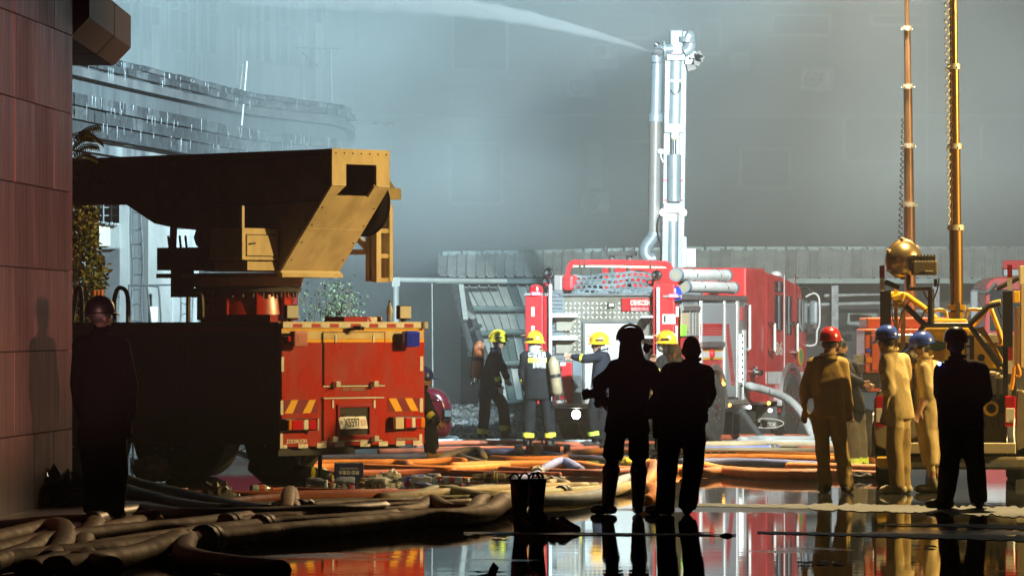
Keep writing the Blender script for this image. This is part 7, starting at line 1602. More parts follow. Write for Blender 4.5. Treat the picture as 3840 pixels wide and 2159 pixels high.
def hose(col, r, pts, z=0.0, flat=.85, couple=(), jit=.004, label=None):
    q = [G(x, y - 0, 0) for x, y in [(p[0], p[1]) for p in pts]]
    for i, p in enumerate(pts):
        q[i].z = r * flat + z + (p[2] if len(p) > 2 else 0)
    c = catmull(q, 7); rg = random.Random(int(pts[0][0] + pts[0][1] * 7))
    rad = [r * (1 + rg.uniform(-.025, .025)) for _ in c]
    c = [p + Vector((0, rg.uniform(-jit, jit), rg.uniform(0, jit * .6))) for p in c]
    lb, gr = HL[col]
    if label: lb, gr = label, None
    elif col in WC:
        k_ = wi.get(col, 0); wi[col] = k_ + 1
        if k_ < len(WH[col]): lb = WC[col] + ' ' + WH[col][k_]
    t_ = thing('fire_hose', lb, 'hose', (c[0].x, c[0].y, 0), 0, gr)
    MB().tube(c, rad, 10, True, flat).build('hose_tube', HM[col], t_, smooth='all', world=True)
    for f in couple:
        k = min(int(f * (len(c) - 1)), len(c) - 2); d = (c[k + 1] - c[k]).normalized(); p = c[k]
        MB().tube([p - d * .10, p - d * .09, p - d * .02, p - d * .015, p + d * .015, p + d * .02, p + d * .09, p + d * .10], [r * 1.05, r * 1.28, r * 1.28, r * 1.12, r * 1.12, r * 1.28, r * 1.28, r * 1.05], 14).build('coupling', M_dsteel if col != 'blue' else M_steel, t_, smooth=True, world=True)
    return t_
A5 = lambda x, y, *z: (500 + x / 1.84, 1600 + y / 1.84, *z)
A3 = lambda x, y, *z: (1700 + x / 2.1467, 1500 + y / 2.1467, *z)
AR = lambda x, y, *z: (2700 + x / 2.197, 1500 + y / 2.197, *z)
AL = lambda x, y, *z: (x / 1.9815, 1750 + y / 1.9815, *z)
N = lambda x, y, *z: (x, y, *z)
# far rows (behind): red, grey
hose('grey', .05, [N(1560, 1652), N(1640, 1650), N(1706, 1655), N(1690, 1664), N(1560, 1668)])
hose('red', .042, [N(1560, 1676), N(1740, 1668), N(1965, 1668), N(2150, 1674), N(2300, 1668), N(2500, 1672)]); hose('red', .036, [N(1500, 1690), N(1800, 1682), N(2050, 1684), N(2160, 1680), N(2205, 1664, .03), N(2215, 1662, .05)], flat=.6)
hose('grey', .045, [N(1700, 1664), N(1960, 1662), N(2200, 1666), N(2480, 1664)]); hose('grey', 0.078, [N(2780, 1668), N(2860, 1664), N(3050, 1666), N(3200, 1672)]); hose('grey', 0.072, [N(2775, 1676), N(2880, 1678), N(3060, 1680), N(3230, 1688)])
hose('red', 0.065, [N(2620, 1660), N(2720, 1654), N(2960, 1652), N(3080, 1656)]); hose('beige', 0.065, [N(2560, 1684), N(2760, 1680), N(2980, 1684), N(3250, 1694)])
hose('blue', 0.055, [N(2540, 1697), N(2700, 1696), N(2830, 1694), N(2918, 1692)], couple=(.93,))
hose('beige', 0.065, [N(2540, 1708), N(2800, 1706), N(3000, 1708), N(3280, 1716)]); hose('red', .048, [N(1420, 1702), N(1700, 1698), N(1900, 1700), N(2100, 1694), N(2240, 1690)])
hose('orange', 0.075, [N(2560, 1724), N(2760, 1722), N(3000, 1728), N(3300, 1738)], label='orange fire hose with dark hose ramps lying on it'); hose('red', 0.065, [N(3000, 1700), N(3150, 1706), N(3300, 1712)])
hose('blue', .05, [N(1098, 1724), N(1300, 1723), N(1500, 1722), N(1640, 1716), N(1802, 1706), N(1960, 1704), N(2170, 1728), N(2400, 1730)]); hose('blue', 0.058, [N(2552, 1746), N(2700, 1744), N(2835, 1746), N(2960, 1752), N(3080, 1758)])
hose('orange', .052, [N(1844, 1730), N(1924, 1734), N(2100, 1730), N(2150, 1712), N(2270, 1702), N(2420, 1706)]); hose('orange', .055, [N(1000, 1752), N(1200, 1749), N(1400, 1748), N(1520, 1749), N(1556, 1768), N(1700, 1772), N(1830, 1764), N(1900, 1758)])
hose('orange', .055, [N(1520, 1748), N(1600, 1746), N(1690, 1738), N(1740, 1742)]); hose('orange', .062, [N(1690, 1764), N(1840, 1758), N(2007, 1756), N(2166, 1757), N(2259, 1771), N(2370, 1780), N(2470, 1776), N(2562, 1772), N(2625, 1758), N(2705, 1776), N(2900, 1788), N(3100, 1790), N(3320, 1798)])
hose('orange', 0.072, [N(2560, 1790), N(2640, 1792), N(2700, 1786), N(2760, 1790), N(2900, 1800), N(3080, 1802)]); hose('red', .055, [N(1880, 1774), N(2000, 1780), N(2120, 1786), N(2260, 1786), N(2400, 1778)])
hose('beige', .05, [N(1640, 1738), N(1700, 1716, .03), N(1745, 1722), N(1800, 1738), N(1822, 1742)], flat=.6); hose('beige', .055, [N(1650, 1728), N(1740, 1710, .05), N(1800, 1708, .04), N(1815, 1722)], flat=.7)
hose('blue', .058, [N(1920, 1812), N(1998, 1800), N(2060, 1776, .05), N(2112, 1766, .08), N(2178, 1778)], couple=(.35,))
hose('red', .05, [N(1040, 1790), N(1300, 1788), N(1600, 1784), N(1800, 1790), N(2100, 1796)]); hose('red', .04, [N(950, 1842), N(1100, 1840), N(1300, 1845), N(1478, 1850)], flat=.5)
hose('orange', .075, [N(2600, 1736), N(2800, 1736), N(3050, 1742), N(3300, 1752)], label='thick orange hose between the violet hose and the ramp blocks'); hose('orange', .08, [N(2960, 1772), N(3100, 1776), N(3330, 1782)], label='thick orange hose at the feet of the man with reflective trousers')
hose('orange', .07, [N(1120, 1774), N(1300, 1772), N(1480, 1778), N(1700, 1786)], label='orange hose passing close behind the blue carton'); hose('beige', .065, [N(1420, 1890), N(1600, 1874), N(1780, 1860), N(1960, 1850), N(2200, 1844)], label='beige hose running the length of the tangle behind the boots')
# mid tangle
hose('beige', .055, [N(1690, 1848), N(1780, 1868), N(1924, 1868), N(2045, 1858), N(2115, 1846), N(2125, 1832), N(2090, 1824), N(2050, 1830)], couple=(.86,)); hose('olive', .058, [N(1560, 1878), N(1640, 1862, .03), N(1740, 1872, .02), N(1840, 1884), N(1930, 1878), N(2060, 1866), N(2180, 1856), N(2300, 1848)], couple=(.78,))
hose('olive', .05, [N(1760, 1850), N(1840, 1842), N(1930, 1842), N(2060, 1838), N(2240, 1836)]); hose('beige', .075, [N(2000, 1896), N(2120, 1888), N(2260, 1868), N(2360, 1848), N(2440, 1830)])
hose('pale', .072, [N(1870, 1934), N(1930, 1912), N(2045, 1908), N(2166, 1900), N(2259, 1880), N(2300, 1858), N(2329, 1832), N(2371, 1818), N(2420, 1812)], z=.02)
hose('orange', .075, [N(2400, 1772), N(2440, 1776, .05), N(2456, 1800, .10), N(2440, 1830, .06), N(2410, 1852)], label='orange hose rising in a bend between the two dark figures'); hose('orange', .07, [N(2420, 1848), N(2450, 1868, .04), N(2452, 1890, .02), N(2420, 1900)], label='orange hose bend lying in the water between the two dark figures')
hose('red', .055, [N(606, 1862), N(782, 1862), N(1010, 1862), N(1300, 1858), N(1478, 1852)], flat=.6); hose('red', .06, [N(790, 1912), N(900, 1898), N(1050, 1886), N(1300, 1878), N(1560, 1868), N(1700, 1860)])
hose('olive', .055, [N(860, 1912), N(1020, 1902), N(1260, 1892), N(1450, 1886), N(1620, 1880), N(1760, 1878)], flat=.6); hose('tan', .065, [N(700, 1946), N(900, 1946), N(1000, 1932), N(1050, 1916)]); hose('tan', .062, [N(1150, 1922), N(1320, 1912), N(1500, 1904), N(1640, 1896), N(1690, 1902)]); hose('tan', .06, [N(1190, 1938), N(1420, 1924), N(1620, 1914), N(1760, 1906)])
hose('tan', .075, [N(920, 1976), N(1100, 1968), N(1300, 1956), N(1500, 1946), N(1580, 1930), N(1620, 1920, .05), N(1700, 1938), N(1860, 1928), N(1950, 1916)]); hose('beige', .075, [N(1560, 1960), N(1700, 1956), N(1770, 1942), N(1806, 1924, .06), N(1860, 1922, .03), N(1940, 1926)])
hose('tan', .07, [N(1040, 1996), N(1200, 1984), N(1400, 1968), N(1600, 1954), N(1780, 1950)])
# near heap (left)
hose('tan', .088, [N(-60, 2118), N(150, 2066), N(383, 2044), N(560, 2022), N(720, 2012), N(880, 2002), N(960, 1992), N(1120, 1984)], couple=(.70,)); hose('brown', .085, [N(680, 2036), N(820, 2022), N(960, 2006), N(1020, 2000), N(1180, 1990), N(1300, 1982), N(1480, 1966)], couple=(.42,))
hose('tan', .10, [N(-60, 2160), N(180, 2130), N(383, 2110), N(560, 2086), N(700, 2072), N(1000, 2040), N(1200, 2022), N(1400, 2000), N(1560, 1984), N(1720, 1974), N(1830, 1956), N(1890, 1930, .05)], couple=(.40,)); hose('tan', .095, [N(200, 2170), N(400, 2140), N(540, 2110), N(676, 2086, .06)])
hose('brown', .09, [N(700, 2080, .05), N(690, 2110), N(760, 2140), N(900, 2162), N(1050, 2180)]); hose('brown', .085, [N(-40, 2020), N(120, 2000), N(260, 1990), N(350, 1990), N(354, 2030, .06), N(310, 2066), N(320, 2110), N(345, 2150)])
hose('tan', .085, [N(350, 2030), N(440, 2010), N(530, 1990), N(600, 1988)], couple=(.8,)); hose('brown', .09, [N(-60, 2070), N(60, 2040), N(180, 2010), N(236, 2040, .06), N(240, 2090, .04), N(180, 2150)]); hose('brown', .09, [N(100, 2180), N(260, 2140), N(420, 2170)])
hose('tan', .08, [N(320, 2096), N(520, 2062), N(700, 2036), N(860, 2016)]); hose('brown', .08, [N(-60, 2180), N(120, 2110), N(170, 2080), N(330, 2056), N(520, 2034), N(700, 2018), N(930, 1988)], z=.04)
hose('black', .085, [N(340, 1996), N(440, 1968), N(540, 1958), N(700, 1976), N(900, 1974), N(1100, 1966), N(1300, 1958), N(1440, 1948)], z=.03); hose('black', .08, [N(470, 1830), N(540, 1852), N(660, 1882), N(780, 1912), N(900, 1938), N(1010, 1954)], z=.02); hose('black', .085, [N(430, 1860), N(560, 1900), N(700, 1936), N(860, 1956)], z=.02)
hose('red', .05, [N(430, 1880), N(560, 1862), N(700, 1858)]); hose('tan', .075, [N(1078, 1950), N(1082, 1922, .10), N(1092, 1912, .1), N(1100, 1945)], label='short upturned stub of tan hose in the heap'); hose('black', .075, [N(1118, 1932, .03), N(1160, 1930, .03)], label='short black hose end lying in the tan hoses')
# suction hose hanging from the engine outlet
q = [E.M @ es(1630, 992, EW), E.M @ es(1660, 992, EW + .2), P(2890, 1468, 83.6), P(2960, 1500, 82.8), P(3010, 1555, 82.2), P(3040, 1620, 81.8), P(3060, 1665, 81.6)]; q[-1].z = .06
eh = thing('suction_hose', 'thick pale grey hose curving from the engine outlet down to the road', 'hose', (q[-1].x, q[-1].y, 0)); MB().tube(catmull(q, 8), .062, 14).build('hose_tube', HM['grey'], eh, smooth='all', world=True); MB().cyl(q[0], q[0].lerp(q[1], .8), .075, 14).build('coupling', M_dsteel, eh, smooth=True, world=True)
# hose ramps on the orange hose
rp_ = thing('hose_ramp', 'row of dark wedge blocks over the orange hose', 'hose ramp', tuple(G(2680, 1730)))
for k in range(4):
    c = G(2648 + k * 32, 1732); MB().prism([(c.x - .07, 0.09), (c.x - .04, .14), (c.x + .04, .14), (c.x + .07, .09), (c.x + .07, .0), (c.x - .07, .0)], c.y - .12, c.y + .02, 'y').build('wedge', M_dsteel, rp_, world=True)
# red dividing valve
c = G(2032, 1712); dv = thing('dividing_valve', 'red hose dividing valve with hand wheels on the road', 'valve', tuple(c)); M_vr = mat('valve_red', (.62, .06, .03), .35, coat=.4)
MB().cyl(c + Vector((-.22, 0, .1)), c + Vector((.25, 0, .09)), .065, 14).build('valve_body', M_vr, dv, smooth=True, world=True)
for (dx, dy) in ((-.28, -.04), (.3, .0), (-.05, -.12)): MB().cyl(c + Vector((dx, dy, .1)), c + Vector((dx * 1.3, dy * 1.5, .1)), .075, 14).build('outlet', M_steel, dv, smooth=True, world=True)
for dx in (-.16, 0, .06):
    t0 = c + Vector((dx, -.02, .16)); MB().cyl(t0, t0 + Vector((0, 0, .08)), .016, 8).build('spindle', M_vr, dv, world=True); MB().tube([t0 + Vector((.055 * math.cos(a), .055 * math.sin(a), .09)) for a in [k * PI / 6 for k in range(13)]], .012, 6, False).build('hand_wheel', M_vr, dv, world=True, smooth=True)
# brass coupling lying on the road
c = G(1850, 1808); br = thing('brass_coupling', 'clear and brass branch pipe coupling lying on the wet road', 'coupling', tuple(c)); M_br = mat('pale_brass', (.60, .52, .32), .25, metal=.6, c2=(.42, .36, .22), scale=20)
MB().tube([c + Vector((x, 0, .06)) for x in (-.24, -.2, -.12, -.11, -.03, -.02, .04, .05, .13, .14, .26)], [.03, .04, .04, .055, .055, .075, .075, .05, .045, .03, .03], 14).build('barrel', M_br, br, smooth=True, world=True); MB().tube([c + Vector((0, .07 * math.cos(a), .07 + .07 * math.sin(a))) for a in [k * PI / 7 for k in range(15)]], .016, 6, False).build('lug_ring', M_br, br, smooth=True, world=True)
# ================================================================= BOOTS, SHOES, LITTER
def boot(x, y, yaw, label, grp, h=.36, lean=0.0, s_=1.0):
    c = G(x, y); t_ = thing('rubber_boot', label, 'boot', tuple(c), yaw, grp)
    rings = []
    for z, ry, rx, oy in ((.0, .045, .135, .055), (.03, .05, .14, .058), (.07, .05, .125, .045), (.11, .052, .085, .005), (.16, .055, .066, -.02), (.26, .070, .074, -.022), (h, .080, .086, -.02)):
        rings.append([Vector(((oy + rx * math.cos(a)) * s_ + lean * z, ry * math.sin(a) * s_, z * s_)) for a in [k * 2 * PI / 18 for k in range(18)]])
    MB().loft(rings).build('shaft', M_boot, t_, smooth='all'); MB().lathe([(.078, -.012), (.087, -.01), (.087, .006), (.078, .008)], (-.02 * s_ + lean * h, 0, h * s_), 18).build('rim', M_boot, t_, smooth=True)
    for sy in (-1, 1): MB().tube([Vector((-.02 + .05 * math.cos(a), sy * .078, h + .055 * math.sin(a))) for a in [k * PI / 8 for k in range(9)]], .010, 6).build('pull_loop', M_boot, t_, smooth=True)
    return t_
boot(1956, 1986, deg(-35), 'black rubber boot with pull loops standing empty on the road, heel outward', 'pair of empty rubber boots', .44, 0, 1.0); boot(2018, 1984, deg(-12), 'black rubber boot with pull loops standing empty on the road, heel outward', 'pair of empty rubber boots', .44, .02, 1.0)
def shoe(x, y, yaw):
    c = G(x, y); t_ = thing('work_shoe', 'low black work shoe lying beside the empty rubber boots', 'shoe', tuple(c), yaw, 'pair of low black shoes'); rings = []
    for xx, w2, z1 in ((-.13, .03, .05), (-.11, .042, .11), (-.04, .042, .125), (.03, .045, .09), (.09, .05, .065), (.14, .04, .055), (.165, .015, .04)): rings.append([Vector((xx, w2 * math.cos(a), z1 * .5 + z1 * .5 * math.sin(a))) for a in [k * 2 * PI / 14 for k in range(14)]])
    MB().loft(rings).build('upper', M_boot, t_, smooth='all'); MB().bb(-.13, .15, -.045, .045, 0, .02).build('sole', M_black, t_, bevel=.008); MB().ell((-.06, 0, .115), (.04, .028, .012), 12, 6).build('opening', M_black, t_)
shoe(2085, 1988, deg(-60)); shoe(2125, 1990, deg(-50))
def bottle(c, rot, r, L, m, cap_m, label, grp, lab=None):
    t_ = thing('plastic_bottle', label, 'bottle', tuple(c), 0, grp); R = rot
    MB().lathe([(r * .8, 0), (r, .01), (r, L * .30), (r * .93, L * .36), (r, L * .42), (r, L * .66), (r * .45, L * .85), (r * .36, L * .95)], (0, 0, 0), 14, R).build('bottle_body', m, t_, smooth='all'); MB().lathe([(r * .42, L * .94), (r * .42, L * 1.02)], (0, 0, 0), 12, R).build('cap', cap_m, t_)
    if lab: MB().lathe([(r * 1.02, L * .38), (r * 1.02, L * .60)], (0, 0, 0), 14, R).build('paper_label', lab, t_, smooth=True)
M_pet = mat('clear_plastic', (.75, .80, .80), .1, trans=.45, spec=.6); M_petb = mat('bluish_plastic', (.45, .55, .80), .1, trans=.5)
q = K.M @ K.at(1461, 1206, y=.12); q.z = K.at(1461, 1211, y=.1).z + .015
bottle(Vector((q.x, q.y, zt + .018)), Matrix.Identity(3), .034, .24, M_pet, M_black, 'clear water bottle standing on the deck of the boom truck', None, mat('bottle_label', (.45, .45, .30), .6))
rg = random.Random(21)
def lay(yaw, r): return Matrix.Rotation(yaw, 3, 'Z') @ Matrix.Rotation(PI / 2, 3, 'Y')
lg_ = 'empty bottles littering the road by the boom truck'
for (x, y, m, cm2, lab) in ((1150, 1818, M_petb, M_wpaint, None), (1330, 1814, M_petb, M_wpaint, None), (1350, 1818, M_pet, M_black, None), (1540, 1806, M_petb, mat('blue_cap', (.05, .12, .6), .4), mat('blue_label', (.05, .09, .5), .5)), (1572, 1812, M_petb, M_wpaint, mat('blue_label', ())), (1500, 1800, M_pet, M_wpaint, None), (1690, 1812, M_pet, M_lens_r, mat('red_label', (.5, .06, .05), .5)), (1730, 1814, M_pet, M_wpaint, mat('red_label', ())), (1450, 1820, M_pet, M_wpaint, None), (1400, 1816, M_pet, M_petb, None), (940, 1846, M_pet, M_lens_r, mat('red_label', ())), (1650, 1802, M_pet, M_lens_o, None), (1620, 1815, M_pet, M_wpaint, None)):
    c = G(x, y); c.z = .044; bottle(c, lay(rg.uniform(-.6, .6) + (PI if rg.random() < .5 else 0), 0), .042, .25, m, cm2, 'empty plastic drink bottle lying among litter by the boom truck', lg_, lab)
M_bag = mat('crumpled_plastic', (.62, .62, .56), .22, c2=(.45, .45, .40), scale=12, trans=.25)
def bag(x, y, w_, h_, label, m=M_bag, grp=None, nm='plastic_bag', cat='bag', flat=.7):
    c = G(x, y); t_ = MB(); t_.ell((0, 0, h_ * .42), (w_, w_ * flat, h_ * .55), 18, 12); rg2 = random.Random(int(x))
    t_.v = [tuple(Vector(v) * (1 + .30 * noise.noise(Vector(v) * 14 + Vector((x, 0, 0))) + .22 * noise.noise(Vector(v) * 34))) for v in t_.v]; t_.v = [(a, b, max(.003, e_)) for a, b, e_ in t_.v]
    o = t_.build(nm, m); o.location = (c.x, c.y, 0); tag(o, label, cat, grp); return o
bag(810, 1888, .16, .20, 'crumpled clear plastic bag among the hoses'); bag(870, 1884, .10, .10, 'small crumpled foil packet beside the clear plastic bag'); bag(760, 1892, .13, .07, 'flattened plastic wrapping lying at the edge of the hoses')
bag(1405, 1810, .09, .10, 'crushed white cup beside the blue carton'); bag(1470, 1802, .12, .12, 'crumpled clear plastic sheet among the bottles right of the blue carton'); bag(1185, 1780, .16, .10, 'bundle of clear plastic behind the dropped turnout coat'); bag(2015, 1788, .12, .13, 'twist of tan cloth on the violet hose coupling', mat('tan_cloth', (.50, .38, .20), .8)); bag(2040, 1812, .13, .10, 'wet beige rag below the violet hose', mat('beige_cloth', (.55, .44, .28), .8))
bag(1380, 1818, .11, .06, 'flattened food packet with yellow print in front of the carton', mat('yellow_packet', (.55, .50, .22), .5)); bag(1590, 1822, .09, .05, 'crushed blue packet in the water', mat('blue_packet', (.12, .16, .45), .4)); bag(2340, 1742, .10, .10, 'yellow cloth lying on the hoses behind the hooded figure', mat('yellow_cloth', (.75, .58, .03), .7)); bag(2410, 1744, .10, .11, 'yellow wrapping with clear plastic behind the hooded figure', mat('yellow_cloth', ()))
bag(2270, 1702, .1, .06, 'grey rag on the red hose', mat('grey_cloth', (.3, .3, .3), .8)); bag(575, 1806, .22, .30, 'pale heap of bottles and foil lit between the truck wheels', M_bag, None, 'litter_heap', 'litter', .8)
bag(3235, 1796, .24, .09, 'flat woven sack lying on the road behind the red-hatted worker', mat('woven_sack', (.22, .18, .11), .8, c2=(.08, .07, .05), scale=60), None, 'woven_sack', 'sack', .6); bag(230, 1930, .30, .42, 'black rubbish sack slumped at the foot of the granite wall', mat('black_sack', (.012, .012, .013), .3), None, 'rubbish_sack', 'sack', .8)
for i in range(46):
    x = rg.uniform(1120, 1760); y = rg.uniform(1796, 1826); c = G(x, y)
    o = MB().box((0, 0, .012), (rg.uniform(.02, .07), rg.uniform(.02, .06), rg.uniform(.008, .03)), Matrix.Rotation(rg.uniform(0, 3), 3, 'Z')).build('litter_scrap', rg.choice([M_bag, M_wpaint, M_petb, M_lens_r, mat('yellow_packet', ()), M_dsteel])); o.location = (c.x, c.y, 0); tag(o, 'small scrap of wrapping in the litter by the boom truck', 'litter', 'scraps of litter by the boom truck')
for (x, y, w_) in ((2640, 2002, .05), (3120, 2112, .10), (3060, 2113, .12), (3470, 2052, .08), (1770, 2010, .05), (1870, 2016, .05), (1815, 2150, .12)):
    c = G(x, y); mb = MB()
    for k in range(4):
        ox = rg.uniform(-w_, w_); mb.add([(ox + rg.uniform(.02, .07) * math.cos(a_), rg.uniform(.05, .2) * math.sin(a_) + k * .03, .006 + .012 * rg.random()) for a_ in [i * PI / 3 for i in range(6)]] + [(ox, 0, .02)], [(i, (i + 1) % 6, 6) for i in range(6)])
    o = mb.build('wet_leaf_litter', M_black); o.location = (c.x, c.y, 0); tag(o, 'dark wet scrap of leaves and debris lying in the water', 'debris', 'dark scraps in the water', 'stuff')
c = G(2722, 2008); o = MB().lathe([(.06, 0), (.058, .008), (.045, .02), (.03, .028), (.008, .034)], (0, 0, 0), 9, Matrix(((1, .1, .25), (0, .7, 0), (0, 0, .8)))).build('crumpled_cap', M_black); o.location = (c.x, c.y, 0); tag(o, 'crumpled dark cap lying in the water beyond the dark figures', 'cap')
c = G(1845, 2152); o = MB().prism([(-.03, 0), (.03, 0), (.05, .05), (.01, .09), (-.02, .04)], -.02, .02, 'y').build('broken_stub', M_black); o.location = (c.x, c.y, 0); tag(o, 'small dark upright stub sticking out of the water', 'debris')
# blue carton
c = G(1308, 1806); bc = thing('blue_carton', 'dark blue drink carton box standing upside down on the wet road', 'carton', tuple(c), deg(3))
M_ct = mat('navy_carton', (.015, .022, .11), .45, c2=(.012, .018, .08), scale=8); W2 = .165; H2 = .215
cb_ = MB().bb(-W2, W2, -.1, .1, 0, H2).build('carton', M_ct, bc, bevel=.004); MB().bb(-W2 + .002, W2 - .002, -.098, .098, H2, H2 + .012).build('torn_flap', mat('carton_board', (.42, .40, .36), .7, c2=(.1, .12, .2), scale=14), bc); MB().bb(W2 + .0005, W2 + .003, -.09, .09, .01, H2 - .01).build('carton_side', mat('carton_grey', (.35, .36, .40), .6), bc)
RX = Matrix.Translation((0, -.101, H2 * .52)) @ Matrix.Rotation(PI, 4, 'Y'); text('景田·饮用水', .05, M_wpaint, bc, RX, wid=.24, bold=.02); text('DRINKING PURE WATER', .018, M_wpaint, bc, Matrix.Translation((0, -.101, H2 * .74)) @ Matrix.Rotation(PI, 4, 'Y'), wid=.2)
# dropped turnout coat and trousers under the truck's rear corner
Bc = Body(); c = G(1120, 1806); cq = lambda x, y, z, dy=0: Vector((G(x, y).x - c.x, dy, z))
gt = thing('turnout_gear', 'dropped black turnout coat and trousers with yellow bands lying at the truck corner', 'turnout gear', tuple(c))
Bc.cap(cq(985, 1806, .16), cq(1060, 1806, .20), .16, .20, 'top:a'); Bc.cap(cq(1050, 1806, .30, .1), cq(1100, 1806, .10, .05), .16, .12, 'top:b'); Bc.cap(cq(1000, 1806, .10, -.1), cq(1070, 1806, .12, -.15), .10, .11, 'top:c'); Bc.cap(cq(1070, 1806, .11, -.1), cq(1160, 1806, .085, -.12), .11, .085, 'top:d'); Bc.cap(cq(1160, 1806, .085, -.12), cq(1230, 1806, .07, -.08), .085, .06, 'top:e'); Bc.cap(cq(1040, 1806, .36, .12), cq(1085, 1806, .22, .1), .09, .10, 'top:f')
Bc.finish('coat', gt, {'top': mat('black_leather_cloth', (.022, .022, .022), .45, c2=(.012, .012, .012), scale=9, bump=.01, bscale=16)}, (('top:e', .05, .28, M_refl, 't'), ('top:f', .55, .95, M_refl, 't'), ('top:b', .2, .38, M_refl, 't')), fold=.022, seed=31)
MB().cyl(cq(1225, 1806, .07, -.08), cq(1258, 1806, .06, -.05), .05, 12).build('glove', mat('yellow_glove', (.75, .48, .02), .7), gt, smooth=True); MB().cyl(cq(982, 1806, .14, -.2), cq(962, 1806, .13, -.2), .012, 6).build('buckle', M_chrome, gt)
# ================================================================= PLANTS
def leafmesh(name, pts, size, m, parent, rg3, up=.3):
    mb = MB()
    for p in pts:
        a = Vector((rg3.gauss(0, 1), rg3.gauss(0, 1), rg3.gauss(0, .7) + up)).normalized(); b = a.orthogonal().normalized(); b = Matrix.Rotation(rg3.uniform(0, 6), 3, a) @ b; s_ = size * rg3.uniform(.6, 1.3); c3 = a.cross(b)
        mb.add([p, p + a * s_ * .5 + b * s_ * .28 + c3 * s_ * .06, p + a * s_, p + a * s_ * .5 - b * s_ * .28 + c3 * s_ * .06], [(0, 1, 2, 3)])
    return mb.build(name, m, parent, world=True, kind='stuff')
rg4 = random.Random(9); M_lf = mat('bush_leaf', (.12, .15, .025), .5, c2=(.22, .17, .03), scale=4); M_lf2 = mat('bush_leaf_dark', (.06, .09, .02), .5, c2=(.10, .11, .03), scale=4); M_bark = mat('bark', (.06, .045, .03), .9)
d_ = 66.0; bc_ = P(292, 1000, d_); bush = thing('flowering_bush', 'dense green bush with orange flowers behind the boom truck', 'bush', (bc_.x, d_, 0))
MB().tube([(bc_.x, d_, 0), (bc_.x + .03, d_, .7), (bc_.x - .02, d_, 1.4)], [.06, .05, .03], 8).build('trunk', M_bark, bush, world=True)
for k in range(14): q = rg4.uniform(0, 6); MB().tube([(bc_.x, d_, rg4.uniform(.7, 1.4)), (bc_.x + .35 * math.cos(q), d_ + .35 * math.sin(q), rg4.uniform(1.6, 3.0))], [.018, .006], 5).build('branch', M_bark, bush, world=True)
def bushpts(n, rin=0.0):
    out_ = []
    while len(out_) < n:
        z = rg4.uniform(1.45, 3.35); f = (z - 1.45) / 1.9; rad = .46 * (1 - f * .62) * (.75 + .45 * noise.noise(Vector((z * 2.2, 3, 1)))) + .06; q = rg4.uniform(0, 2 * PI); r_ = rad * math.sqrt(rg4.uniform(rin, 1))
        p = Vector((bc_.x + .03 + r_ * math.cos(q), d_ + r_ * math.sin(q), z + rg4.uniform(-.05, .05)))
        if noise.noise(p * 5) > -.22: out_.append(p)
    return out_
leafmesh('leaves', bushpts(4200, .3), .075, M_lf, bush, rg4); leafmesh('inner_leaves', bushpts(1600), .07, M_lf2, bush, rg4)
for k in range(7):
    p = bushpts(1, .9)[0]; p.y = d_ - .30; p.z = min(p.z, 2.2); MB().ell(p, (.022, .02, .04), 7, 5).build('flower', mat('orange_flower', (.75, .20, .10), .6), bush, world=True)
pot = MB().prism([(bc_.x - .45, 1.30), (bc_.x + .38, 1.30), (bc_.x + .3, 1.44), (bc_.x - .42, 1.44)], d_ - .3, d_ + .3, 'y').build('planter_rim', M_conc2, bush, world=True); MB().bb(bc_.x - .35, bc_.x + .28, d_ - .25, d_ + .25, 0, 1.3).build('planter', M_conc2, bush, world=True)
# fern-like branch above the boom
fr = thing('overhanging_branch', 'fern-like branch with drooping leaflets above the truck boom', 'branch', tuple(P(270, 560, 58.5)))
for (x0, y0, x1, y1) in ((262, 585, 365, 545), (262, 560, 345, 515), (262, 540, 370, 470), (262, 600, 360, 590), (280, 500, 380, 530)):
    a = P(x0, y0, 58.5); b = P(x1, y1, 58.5); m_ = (a + b) / 2 + Vector((0, 0, .06)); cv = catmull([a, m_, b], 7); MB().tube(cv, .006, 5).build('stem', M_bark, fr, world=True); lm = MB()
    for p in cv[2:]:
        for sgn in (-1, 1): e_ = p + Vector((.035, sgn * .05, sgn * .05 - .03)); lm.add([p, p + Vector((.02, sgn * .02, sgn * .012)), e_, p + Vector((-.005, sgn * .03, sgn * .02 - .01))], [(0, 1, 2, 3)])
    lm.build('leaflets', M_lf, fr, world=True, kind='stuff')
# scorched shrub behind the boom truck's pedestal
d_ = 78.0; sc_ = P(1240, 1140, d_); shr = thing('scorched_shrub', 'thin leafy shrub with bare twigs behind the boom truck', 'shrub', (sc_.x, d_, 0)); M_lfg = mat('dusty_leaf', (.07, .10, .045), .6, c2=(.045, .065, .03), scale=5); lp_ = []
for k in range(16):
    a = Vector((sc_.x + rg4.uniform(-.1, .1), d_ + rg4.uniform(-.1, .1), 0)); b = P(rg4.uniform(1130, 1400), rg4.uniform(1045, 1180), d_ + rg4.uniform(-.4, .4)); m_ = a.lerp(b, .55) + Vector((rg4.uniform(-.15, .15), 0, .1)); cv = catmull([a, m_, b], 6); MB().tube(cv, [.022 * (1 - i / len(cv)) + .005 for i in range(len(cv))], 5).build('branch', M_bark, shr, world=True)
    for j in range(int(110 if k % 3 else 12)):
        f = rg4.uniform(.55, 1); p = cv[min(int(f * len(cv)), len(cv) - 1)]; lp_.append(p + Vector((rg4.gauss(0, .10), rg4.gauss(0, .10), rg4.gauss(0, .09))))
leafmesh('leaves', lp_, .06, M_lfg, shr, rg4, -.1)
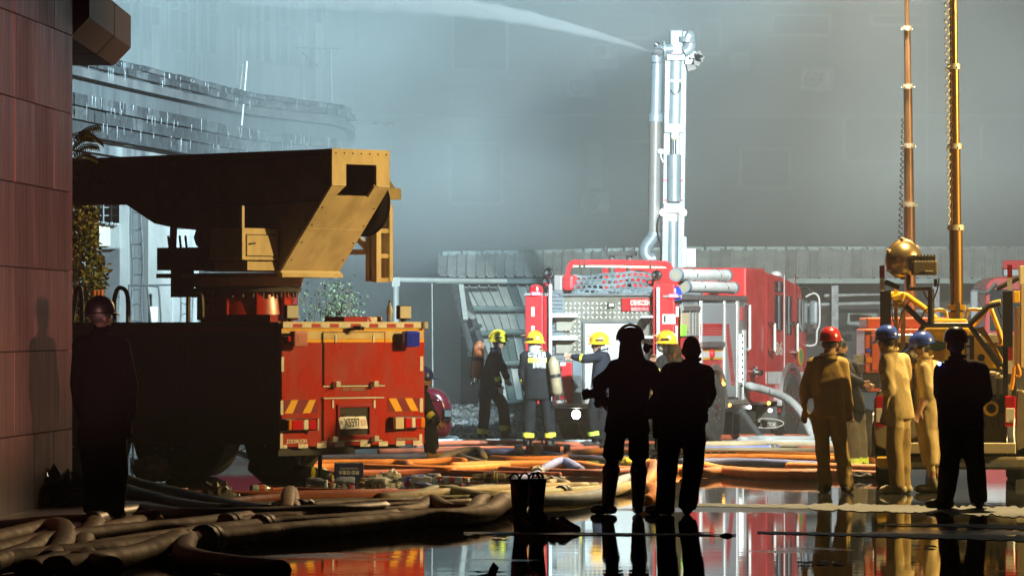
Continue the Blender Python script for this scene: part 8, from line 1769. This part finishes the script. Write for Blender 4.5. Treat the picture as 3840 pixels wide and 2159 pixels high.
# ================================================================= AIR: one even haze box, and the lit smoke that drifts behind the engines
def volume(name, lo, hi, build):
    o = MB().bb(lo[0], hi[0], lo[1], hi[1], lo[2], hi[2]).build(name, None)
    m = bpy.data.materials.new(name); m.use_nodes = True; t = m.node_tree; t.nodes.clear()
    po = t.nodes.new('ShaderNodeOutputMaterial'); v = t.nodes.new('ShaderNodeVolumePrincipled'); t.links.new(v.outputs[0], po.inputs['Volume'])
    build(t, v); o.data.materials.append(m); o['kind'] = 'stuff'; return o
def hz(t, v):
    v.inputs['Color'].default_value = (.86, .93, .95, 1); v.inputs['Density'].default_value = HAZE; v.inputs['Anisotropy'].default_value = 0.15
HAZE = .0016
volume('haze', (-62, -22, -1), (62, 172, 24), hz)
def sm(t, v):
    v.inputs['Color'].default_value = (.80, .93, .97, 1); v.inputs['Anisotropy'].default_value = -0.25
    tc = t.nodes.new('ShaderNodeTexCoord'); mp = t.nodes.new('ShaderNodeMapping'); mp.inputs['Scale'].default_value = (1, .6, 1.2)
    n = t.nodes.new('ShaderNodeTexNoise'); n.inputs['Scale'].default_value = .2; n.inputs['Detail'].default_value = 3; n.inputs['Distortion'].default_value = .5
    r = t.nodes.new('ShaderNodeMapRange'); r.inputs[1].default_value = .38; r.inputs[2].default_value = .64; r.inputs[3].default_value = .014; r.inputs[4].default_value = SMOKE
    t.links.new(tc.outputs['Object'], mp.inputs[0]); t.links.new(mp.outputs[0], n.inputs['Vector']); t.links.new(n.outputs[0], r.inputs[0]); 
    sx_ = t.nodes.new('ShaderNodeSeparateXYZ'); t.links.new(tc.outputs['Object'], sx_.inputs[0])
    def ramp(o_, a_, b_, lo, hi): g_ = t.nodes.new('ShaderNodeMapRange'); g_.inputs[1].default_value = a_; g_.inputs[2].default_value = b_; g_.inputs[3].default_value = lo; g_.inputs[4].default_value = hi; t.links.new(sx_.outputs[o_], g_.inputs[0]); return g_
    def op(k, a_, b_): m_ = t.nodes.new('ShaderNodeMath'); m_.operation = k; t.links.new(a_.outputs[0], m_.inputs[0]); t.links.new(b_.outputs[0], m_.inputs[1]); return m_
    near = op('MULTIPLY', ramp('Y', 82, 97, .4, 1.0), ramp('Z', 2.6, 4.4, .12, 1.0)); far = ramp('Y', 96.8, 98.2, 0.0, 1.0)   # clear under the shed roof, thick behind it
    t.links.new(op('MULTIPLY', r, op('MAXIMUM', near, far)).outputs[0], v.inputs['Density'])
SMOKE = .062
tag(volume('smoke', (-14, 82.5, .05), (24, 122.5, 20), sm), 'pale blue lit smoke drifting in front of the sooty rear wall', 'smoke', kind='stuff')
